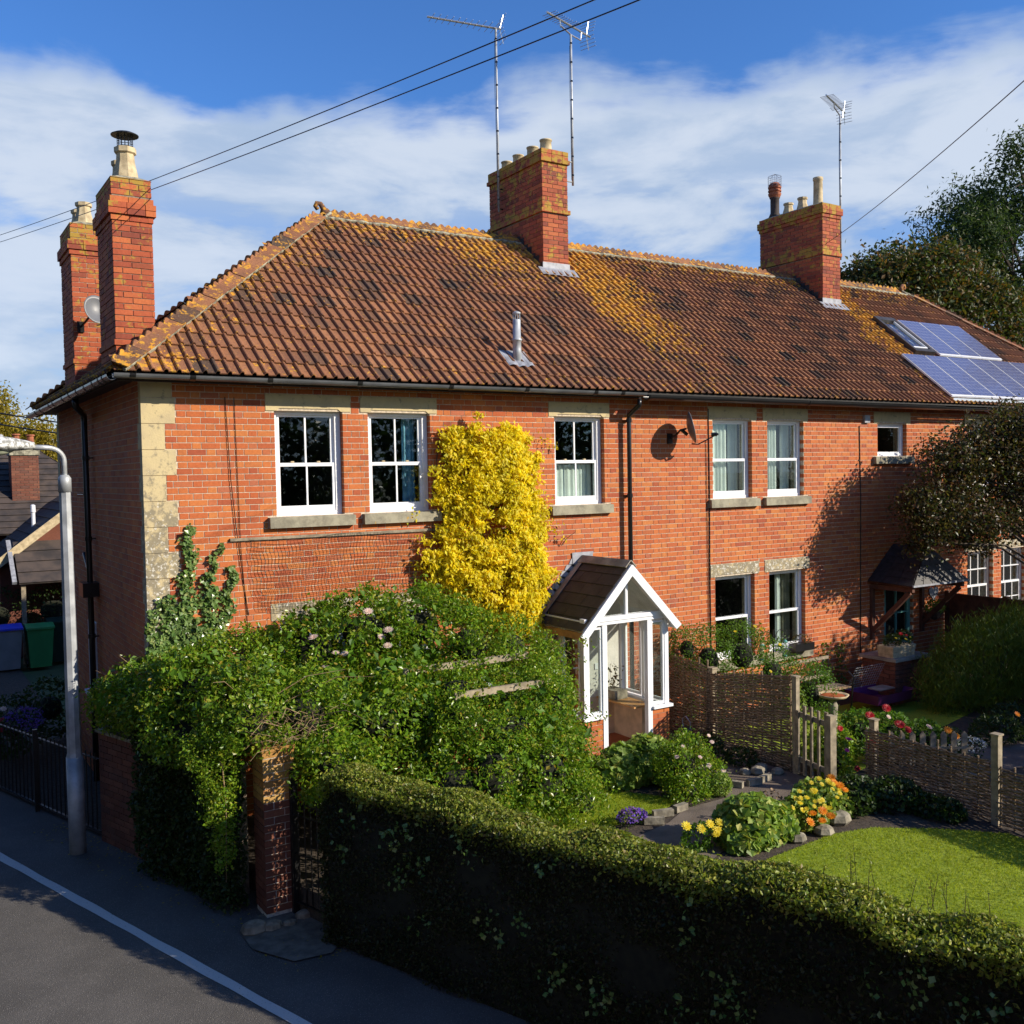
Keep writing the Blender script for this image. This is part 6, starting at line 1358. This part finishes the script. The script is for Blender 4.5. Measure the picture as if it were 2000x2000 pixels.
clump('strap_leaved_plant', 'arching strap leaved plant at right of the neighbour garden', 'plant', (11.6, -3.6, .3), [(11.4, -3.4, .42, .5, .35, .24), (12.2, -3.1, .42, .5, .35, .24)], 1800, .12, M['lf_dark'], core=False, shell=.9, aspect=.16, droop=.3)
fb = thing('button_flowers', 'small orange yellow button flowers in shade at far right', 'flowers', (12.3, -3.2, .3)); flower_heads('flower', [(12.3, -3.5, .80), (12.42, -3.5, .86), (12.5, -3.52, .78), (12.38, -3.52, .70), (12.55, -3.52, .70), (11.6, -3.6, .70)], .045, M['fl_orange'], fb, 8); stems('stem', [(12.4, -3.3, .3)]*4, [(12.3, -3.5, .80), (12.42, -3.5, .86), (12.5, -3.52, .78), (11.6, -3.6, .70)], .004, M['bark'], fb)
br = thing('broom_shrub', 'feathery olive green shrub with upright thin shoots before the brown fence', 'shrub', (13.4, -2.2, .3))
P, N_ = ell_points([(13.2, -2.1, 1.05, .85, .7, .72), (13.9, -2.3, 1.25, .7, .6, .75), (12.5, -1.95, .75, .5, .5, .5)], 26000, .5, cl=1300, clr=.10); leaf_mesh('feathery_shoots', P, N_, .11, M['lf_broom'], br, 'stuff', aspect=.10, up=.55, jitter=.6)
stems('stem', [(13.3, -2.2, .3)]*7, [(12.7, -2.1, 1.1), (13.0, -2.5, 1.4), (13.3, -2.0, 1.6), (13.8, -2.4, 1.6), (14.2, -2.1, 1.5), (13.5, -2.6, 1.2), (13.1, -1.8, 1.5)], .018, M['bark'], br)
for i, (x, y) in enumerate(((11.55, -.15), (12.0, -.12))):
    w_ = thing('wall_climber', ('slim young climber on sunlit wall right of the bench', 'slim young climber on wall behind the pet cage')[i], 'climbing plant', (x, y, .3)); P = np.stack([x + RNG.normal(0, .08, 160), -.05 - np.abs(RNG.normal(0, .05, 160)), .3 + RNG.random(160)*1.0], -1); leaf_mesh('foliage', P, np.tile([0, -1., .3], (160, 1)), .06, M['lf_shrub'], w_); stems('stem', [(x, -.04, .3)], [(x + .05, -.03, 1.25)], .008, M['bark'], w_)
clump('white_flower_climber', 'twining plant with white flowers beside the hurdle end post', 'climbing plant', (8.1, -2.6, .3), [(8.0, -2.55, 1.05, .14, .14, .42), (8.1, -2.45, .7, .2, .2, .3)], 900, .045, M['lf_mallow'], core=False, shell=.9)
clump('border_plant', 'low green plant at foot of the tall hurdle beside watering can', 'plant', (7.4, -1.4, .3), [(7.45, -1.35, .42, .24, .26, .18), (7.3, -1.75, .36, .18, .18, .10)], 700, .05, M['lf_dark'], core=False, shell=.9)
clump('border_plant', 'low green plant between the stone heap and tall hurdle', 'plant', (7.4, -2.0, .3), [(7.45, -2.05, .40, .22, .26, .14)], 500, .05, M['lf_dark'], core=False, shell=.9)
# grass blades on the lawns
def inpoly(P, poly):
    x, y = P[:, 0], P[:, 1]; c = np.zeros(len(P), bool); j = len(poly) - 1
    for i in range(len(poly)):
        xi, yi, xj, yj = *poly[i][:2], *poly[j][:2]; c ^= ((yi > y) != (yj > y)) & (x < (xj - xi)*(y - yi)/(yj - yi + 1e-12) + xi); j = i
    return c
def turf(label, poly, n, box):
    P = np.stack([RNG.uniform(box[0], box[1], n), RNG.uniform(box[2], box[3], n), np.full(n, .302)], -1); P = P[inpoly(P, poly)]
    o = leaf_mesh('grass_blades', P, np.tile([0., 0, 1], (len(P), 1)), .032, M['lf_grass'], None, 'stuff', aspect=.16, up=.55, jitter=.9); tag(o, label, 'grass')
turf('short mown grass blades of the large front lawn', lawn_poly, 120000, (3.5, 8.2, -10.5, -4.5)); turf('short mown grass of the small lawn beside porch', l2, 26000, (3.2, 5.8, -3, -1.4))
# scattered leaves on the road side
P = np.stack([*(np.array([tuple(st(random.uniform(-1, 4.6), -random.random()**2*.5 - .02, .004)) for _ in range(380)]).T)], -1); o = leaf_mesh('fallen_leaves', P, np.tile([0., 0, 1], (len(P), 1)), .03, M['lf_birch'], None, 'stuff', jitter=.25); tag(o, 'fallen leaves scattered along foot of the hedge and wall', 'leaves')

# ------------------------------------------------------------------ trees
def tree(name, label, base, trunk_top, r, ells, n, size, mt, cl, clr, shell=.6, seed=0, limbs=9, group=None, cat='tree', aspect=.55, droop=0., cull=.6):
    t = thing(name, label, cat, base, group); b_, tp2 = Vector(base), Vector(trunk_top); rnd = random.Random(seed)
    mid = b_.lerp(tp2, .5) + Vector((rnd.uniform(-.1, .1), rnd.uniform(-.1, .1), 0)); MB().tube([b_, b_.lerp(mid, .5), mid, tp2], [r*1.25, r, r*.8, r*.6], 9).build('trunk', M['bark'], t, smooth=True)
    for i in range(limbs):
        e = ells[i % len(ells)]; c = Vector(e[:3]) + Vector((rnd.uniform(-.5, .5)*e[3], rnd.uniform(-.5, .5)*e[4], rnd.uniform(-.2, .7)*e[5])); s_ = b_.lerp(tp2, rnd.uniform(.6, 1)); m2 = (s_ + c)/2 + Vector((0, 0, .12*(c - s_).length))
        mb = MB().tube([s_, s_.lerp(m2, .5), m2, c], [r*.42, r*.34, r*.25, r*.12], 6)
        for j in range(4):
            q = m2.lerp(c, rnd.random()); d = Vector((rnd.gauss(0, 1), rnd.gauss(0, 1), rnd.gauss(.3, .7))).normalized()*rnd.uniform(.3, .6)*e[3]; mb.tube([q, q + d*.5 + Vector((0, 0, .03)), q + d], [r*.14, r*.1, r*.04], 5)
        mb.build('branch', M['bark'], t)
    P, N_ = ell_points(ells, n, shell, cull=cull, cl=cl, clr=clr); leaf_mesh('crown', P, N_, size, mt, t, 'stuff', aspect=aspect, droop=droop)
    return t
tree('garden_tree', 'small dark purple green leaved tree overhanging the neighbour garden', (16.2, -2.6, .3), (15.6, -2.3, 2.6), .09,
     [(13.55, -1.35, 4.45, .75, .6, .65), (14.5, -1.5, 4.65, .95, .75, .75), (13.2, -1.3, 3.55, .62, .6, .50), (14.2, -1.45, 3.45, .95, .7, .62), (15.6, -1.8, 4.2, 1.2, .9, 1.25), (12.7, -1.2, 3.75, .33, .4, .38), (12.75, -1.2, 3.1, .25, .3, .22), (16.6, -2.2, 4.2, 1.2, 1., 1.4), (15.2, -1.7, 5.2, .9, .7, .35)],
     62000, .07, M['lf_maple'], 2600, .11, .85, 3, 16, cull=.15)
tree('maple_tree', 'dense rounded tree with autumn tinted leaves rising behind the roof', (25, 9, 0), (25, 8.6, 6.5), .28,
     [(25.4, 8.2, 9.3, 2.7, 2.2, 2.0), (23.9, 9.3, 8.7, 1.9, 1.9, 1.5), (27.2, 7.3, 8.4, 2.1, 2.1, 2.2), (26., 7.7, 10.3, 1.5, 1.5, 1.1), (24.7, 9, 10.0, 1.3, 1.3, .9)], 62000, .15, M['lf_autumn'], 1700, .25, .5, 4, 8, cull=.7)
tree('ash_tree', 'tall airy green ash tree against sky at right edge', (33, 7, 0), (32.6, 6.8, 7.5), .35,
     [(30.6, 9.5, 12.9, 1.9, 1.7, 1.2), (32.4, 9.0, 13.6, 2.4, 2., 1.8), (29.6, 8.1, 12.0, 1.6, 1.6, 1.1), (33.4, 6.0, 11.0, 2.2, 2., 1.4), (31.0, 7.4, 10.6, 1.8, 1.6, 1.1), (35.3, 5.2, 12.5, 2.4, 2., 2.6), (30.8, 7.6, 15.0, .9, .9, .8), (33.9, 5.8, 8.2, 2.0, 1.8, 1.5), (32.2, 6.5, 6.6, 2.4, 2., 1.5), (35.5, 5, 16.0, 2., 2., 1.5)], 58000, .18, M['lf_ash'], 950, .25, .9, 5, 14, cull=.2, droop=.2, aspect=.32)
tree('hedgerow_tree', 'dark tree filling the gap behind right end of roof', (38, 14, 0), (38, 14, 4), .3, [(36, 13, 6.2, 4., 2.5, 2.8), (40.5, 10.5, 6., 4., 2.5, 3.)], 16000, .28, M['lf_ash'], 700, .4, .4, 6, 5)
for i, (c, lab) in enumerate((((1.2, 33.6), 'tallest golden birch at far left edge'), ((2.7, 32.4), 'golden birch just left of the roof eaves'), ((3.3, 36.0), 'lower golden birch seen under the eaves'), ((-.5, 31.5), 'golden birch standing nearest the left frame edge'))):
    x, y = c; h = (8.6, 7.0, 5.9, 7.4)[i]
    tree('birch_tree', lab, (x, y, 0), (x, y, h*.8), .14, [(x, y, h*.83, .85, .8, h*.16), (x + .5, y, h*.62, 1.2, 1., h*.18), (x - .6, y + .3, h*.52, 1.3, 1., h*.2), (x + .2, y, h*.32, 1.5, 1.2, h*.2)], 26000, .15, M['lf_birch'], 700, .28, .85, 10 + i, 8, group='golden birches beyond the rear cottage', droop=.35, cull=.35, aspect=.5)
bush('far_hedge', 'dark bushes low behind the rear cottage', 'hedge', (0, 30, 0), [(-2, 30, 1.6, 3, 1, 1.9), (3, 31, 1.6, 3.4, 1, 1.9)], 6000, .22, M['lf_dark'], cl=400, clr=.3, zmin=0.)
# shrubs and trees standing just out of the picture whose shade falls into it
tree('pear_tree', 'small pear tree in the neighbour garden beyond the frame', (16.2, -5.0, .3), (16.1, -4.9, 2.2), .09, [(15.9, -4.8, 2.9, 1.4, 1.2, 1.3), (17.2, -4.2, 3.0, 1.3, 1.1, 1.3), (14.6, -5.0, 2.2, .9, .9, .9)], 16000, .09, M['lf_dark'], 900, .12, .7, 41, 7)
bush('laurel_bush', 'laurel bush in the neighbour garden off to the right', 'shrub', (13.4, -5.0, .3), [(13.2, -4.9, 1.2, 1.1, 1., 1.0), (14.4, -4.3, 1.3, 1.1, 1., 1.1), (12.2, -6.0, 1.1, 1.1, .9, .9)], 12000, .09, M['lf_dark'], cl=900, clr=.09)
tree('apple_tree', 'old apple tree on the far side of the lawn', (12.6, -8.2, .3), (12.4, -8.1, 2.0), .1, [(12.3, -8.2, 2.75, 1.3, 1.1, .8), (13.3, -7.4, 2.7, 1.0, .9, .8)], 9000, .07, M['lf_shrub'], 600, .12, .7, 8, 7)
for i, (x, y, h) in enumerate(((3, -36, 8.2), (9, -38, 9.0), (15, -37, 8.4), (21, -34, 8.8), (-3, -38, 8.), (27, -30, 8.6))):
    tree('roadside_tree', ('roadside tree opposite, second from the west', 'tallest roadside tree opposite the house', 'roadside tree opposite, fourth from the west', 'broad roadside tree opposite, fifth from the west', 'westernmost roadside tree opposite the house', 'easternmost roadside tree opposite the house')[i], (x, y, 0), (x, y, h*.5), .25, [(x, y, h*.60, 3.2, 2.2, h*.36), (x + 1.5, y, h*.42, 2.8, 2., h*.34)], 2600, .5, M['lf_dark'], 400, .5, .5, 20 + i, 4, group='trees across the road behind the viewpoint')
# planting in the side yard
for nm_, lab, loc, E_, n_, mt in (('yard_shrub', 'dark shrub behind railings beside the lamp post', (-.9, 6., 0), [(-.95, 5.6, .55, .5, .6, .5), (-.3, 6.3, .6, .5, .5, .55)], 2600, 'lf_dark'), ('yard_shrub', 'leafy dark bush behind the wheelie bins', (.2, 15.2, 0), [(-.4, 15.4, 1.1, 1., .6, .8), (.9, 15., 1.2, .8, .6, .7)], 2600, 'lf_dark')):
    bush(nm_, lab, 'shrub', loc, E_, n_, .07, M[mt], zmin=0.)
g1 = thing('geraniums', 'scarlet and pink geraniums behind the railings at far left', 'flowers', (-1.25, 4.5, 0)); flower_heads('flower', [(-1.28, 4.28, .86), (-1.2, 4.3, .94), (-1.22, 4.25, .80), (-1.3, 4.3, .96)], .06, M['fl_red'], g1, 9); flower_heads('flower', [(-1.25, 4.45, 1.02), (-1.15, 4.5, 1.06)], .06, M['fl_pink'], g1, 9)
P, N_ = ell_points([(-1.2, 4.5, .6, .35, .35, .3)], 900, .7); leaf_mesh('foliage', P, N_, .05, M['lf_dark'], g1); P, N_ = ell_points([(-.85, 4.8, .8, .3, .25, .2)], 500, .7); leaf_mesh('petals', P, N_, .035, M['fl_purple'], g1, 'stuff')
# wheelie bins and recycling box
M['green_p'] = mat('green_plastic', (.04, .26, .08), .4, .15, 3.); M['blue_p'] = mat('blue_plastic', (.03, .06, .55), .4, .15, 3.); M['dgreen_p'] = mat('dark_green_plastic', (.008, .03, .022), .45, .2, 3.); M['grey_p'] = mat('grey_bin', (.22, .24, .25), .5, .15, 3.)
def wheelie(x, y, s_, body, lid, label):
    t = thing('wheelie_bin', label, 'bin', (x, y, 0)); w_, d_ = .29*s_, .36*s_
    MB().add([(x - w_*.8, y - d_*.75, .06), (x + w_*.8, y - d_*.75, .06), (x + w_*.8, y + d_*.75, .06), (x - w_*.8, y + d_*.75, .06), (x - w_, y - d_, .98*s_), (x + w_, y - d_, .98*s_), (x + w_, y + d_, .98*s_), (x - w_, y + d_, .98*s_)], BOXF).build('body', body, t)
    MB().prism([(x - w_*1.08, y - d_*1.1, .985*s_), (x - w_*1.08, y - d_*1.1, 1.03*s_), (x - w_*1.08, y, 1.09*s_), (x - w_*1.08, y + d_*1.1, 1.05*s_), (x - w_*1.08, y + d_*1.1, .985*s_)], (w_*2.16, 0, 0)).build('lid', lid, t)
    MB().tube([(x - w_*.9, y + d_*1.2, 1.0*s_), (x + w_*.9, y + d_*1.2, 1.0*s_)], .018, 6).build('handle', lid, t)
    for sx in (-1, 1): MB().tube([(x + sx*w_*.8, y + d_*.7, .1), (x + sx*w_*.95, y + d_*.7, .1)], .1, 12).build('wheel', M['black'], t)
wheelie(-.25, 13.9, 1.0, M['grey_p'], M['blue_p'], 'grey wheelie bin with blue lid at the left edge'); wheelie(.42, 13.8, .98, M['green_p'], M['green_p'], 'bright green wheelie bin lit in the yard'); wheelie(.95, 14.3, 1.02, M['dgreen_p'], M['dgreen_p'], 'dark green wheelie bin tucked against the house corner')

# ------------------------------------------------------------------ cottage behind
cb = thing('rear_cottage', 'low brick cottage with dark tiled roofs and chimney behind the yard', 'house', (0, 19, 0))
MB().box(-7, 4, 19, 25, 0, 2.95).build('wall', M['brick_gw'], cb); MB().box(-.2, 3.8, 15.6, 19, 0, 2.35).build('wall', M['brick_gw'], cb)
M['btile'] = mat('plain_tile_dark', (.075, .055, .045), .8, .5, 3., col2=(.03, .025, .024))
def courses(e0, e1, t1, t0, n, name='roof'):
    e0, e1, t1, t0 = map(Vector, (e0, e1, t1, t0)); nrm = (e1 - e0).cross(t0 - e0).normalized(); nrm = nrm if nrm.z > 0 else -nrm; rf = MB().prism([e0, e1, t1, t0], nrm*.02).build(name, M['btile'], cb)
    for r in range(n):
        f0, f1 = r/n, (r + 1)/n; a, b_, c, d = e0.lerp(t0, f0), e1.lerp(t1, f0), e1.lerp(t1, f1), e0.lerp(t0, f1)
        MB().prism([a + nrm*.05, b_ + nrm*.05, c + nrm*.025, d + nrm*.025], nrm*.012).build('tile_course', M['btile'], rf)
courses((-7.3, 18.7, 2.95), (4.3, 18.7, 2.95), (1.2, 22, 5.6), (-3.6, 22, 5.6), 16); courses((4.3, 18.7, 2.95), (4.3, 25.3, 2.95), (1.2, 22, 5.6), (1.2, 22, 5.61), 8)
courses((-.45, 15.3, 2.30), (-.45, 19.5, 2.30), (1.8, 19.5, 4.0), (1.8, 15.3, 4.0), 9); courses((4.1, 19.5, 2.30), (4.1, 15.3, 2.30), (1.8, 15.3, 4.0), (1.8, 19.5, 4.0), 9)
MB().beam((-.5, 15.25, 2.24), (1.8, 15.25, 4.0), .05, .2).build('barge_board', M['potc'], cb); MB().prism([(-.2, 15.6, 2.3), (3.8, 15.6, 2.3), (1.8, 15.6, 3.85)], (0, .2, 0)).build('gable', M['brick_gw'], cb)
courses((.1, 14.4, 1.95), (2.6, 14.4, 1.95), (2.6, 15.6, 2.9), (.1, 15.6, 2.9), 4, 'lean_to_roof'); MB().beam((.0, 14.38, 2.0), (.0, 15.6, 2.95), .1, .08).build('lead_verge', M['lead'], cb)
for x in (.15, 2.5): MB().box(x, x + .1, 14.5, 14.6, 0, 1.95).build('post', M['wood'], cb)
ch2 = MB().box(.55, 1.25, 19.8, 20.5, 3.4, 5.35).build('chimney', M['mortar_ch'], cb)
brick_join('brickwork', [brick_boxes(Face((.54, 19.79, 0), (1, 0, 0), (0, 1, 0)), bond(0, .72, 5.35, 3.4, 'st')), brick_boxes(Face((.54, 20.5, 0), (0, -1, 0), (1, 0, 0)), bond(0, .7, 5.35, 3.4, 'st'))], M['brick_gw'], ch2)
MB().box(.50, 1.30, 19.75, 20.55, 5.2, 5.45).build('cap', M['bed'], ch2)
for x, h in ((.72, .38), (1.1, .36)): MB().lathe((x, 20.1, 5.45), [(.11, 0), (.1, .1), (.09, h*.85), (.13, h*.9), (.11, h)], 10).build('chimney_pot', M['potr'], ch2)
wn = MB(); ring(wn, -1.05, -.55, 1.75, 2.6, 18.96, 19.0, .05); wn = wn.build('window', M['upvc'], cb); MB().box(-1.0, -.6, 18.975, 18.98, 1.8, 2.55).build('pane', M['dark'], wn); MB().box(-.81, -.79, 18.965, 18.972, 1.8, 2.55).build('glazing_bar', M['upvc'], wn)
MB().lathe((.75, 17, 3.1), [(.05, 0), (.05, .5), (.065, .52), (.06, .7), (.02, .72)], 10).build('vent_pipe', M['upvc'], cb)

# ------------------------------------------------------------------ the other side of the street, behind the viewpoint
oh = thing('opposite_house', 'brick house across the street right behind the viewpoint', 'house', tuple(st(13, -10)))
MB().prism([st(6.5, -6.4, 0), st(21, -6.4, 0), st(21, -13, 0), st(6.5, -13, 0)], (0, 0, 6.2)).build('wall', M['brick_gw'], oh)
MB().add([st(6.1, -6.1, 6.1), st(21.4, -6.1, 6.1), st(21.4, -13.3, 6.1), st(6.1, -13.3, 6.1), st(8.5, -9.7, 8.9), st(19, -9.7, 8.9)], [(0, 1, 5, 4), (1, 2, 5), (2, 3, 4, 5), (3, 0, 4), (3, 2, 1, 0)]).build('roof', M['slate'], oh)
for t_ in (8, 11, 15, 18):
    for z_ in (1.1, 3.8): MB().prism([st(t_, -6.38, z_), st(t_ + 1, -6.38, z_), st(t_ + 1, -6.38, z_ + 1.4), st(t_, -6.38, z_ + 1.4)], SN*.03).build('window', M['upvc'], oh)
for i, t_ in enumerate((-20, -13, -6.5, 0)):  # unseen trees, added to hold sky light off the road and hedge face
    c = st(t_, -10.8); tree('sky_block_tree', ('added sky blocking tree opposite, farthest to the north', 'added sky blocking tree, third from the opposite house', 'added sky blocking tree, second from the opposite house', 'added sky blocking tree, next to the opposite house')[i], (c.x, c.y, 0), (c.x, c.y, 4), .2, [(c.x, c.y, 6.6, 3.6, 3.6, 4.2), (c.x + .6, c.y + 1, 2.8, 2.6, 3.4, 2.8)], 4200, .6, M['lf_dark'], 400, .5, .5, 30 + i, 4, group='unseen trees added to cut sky light over the street')
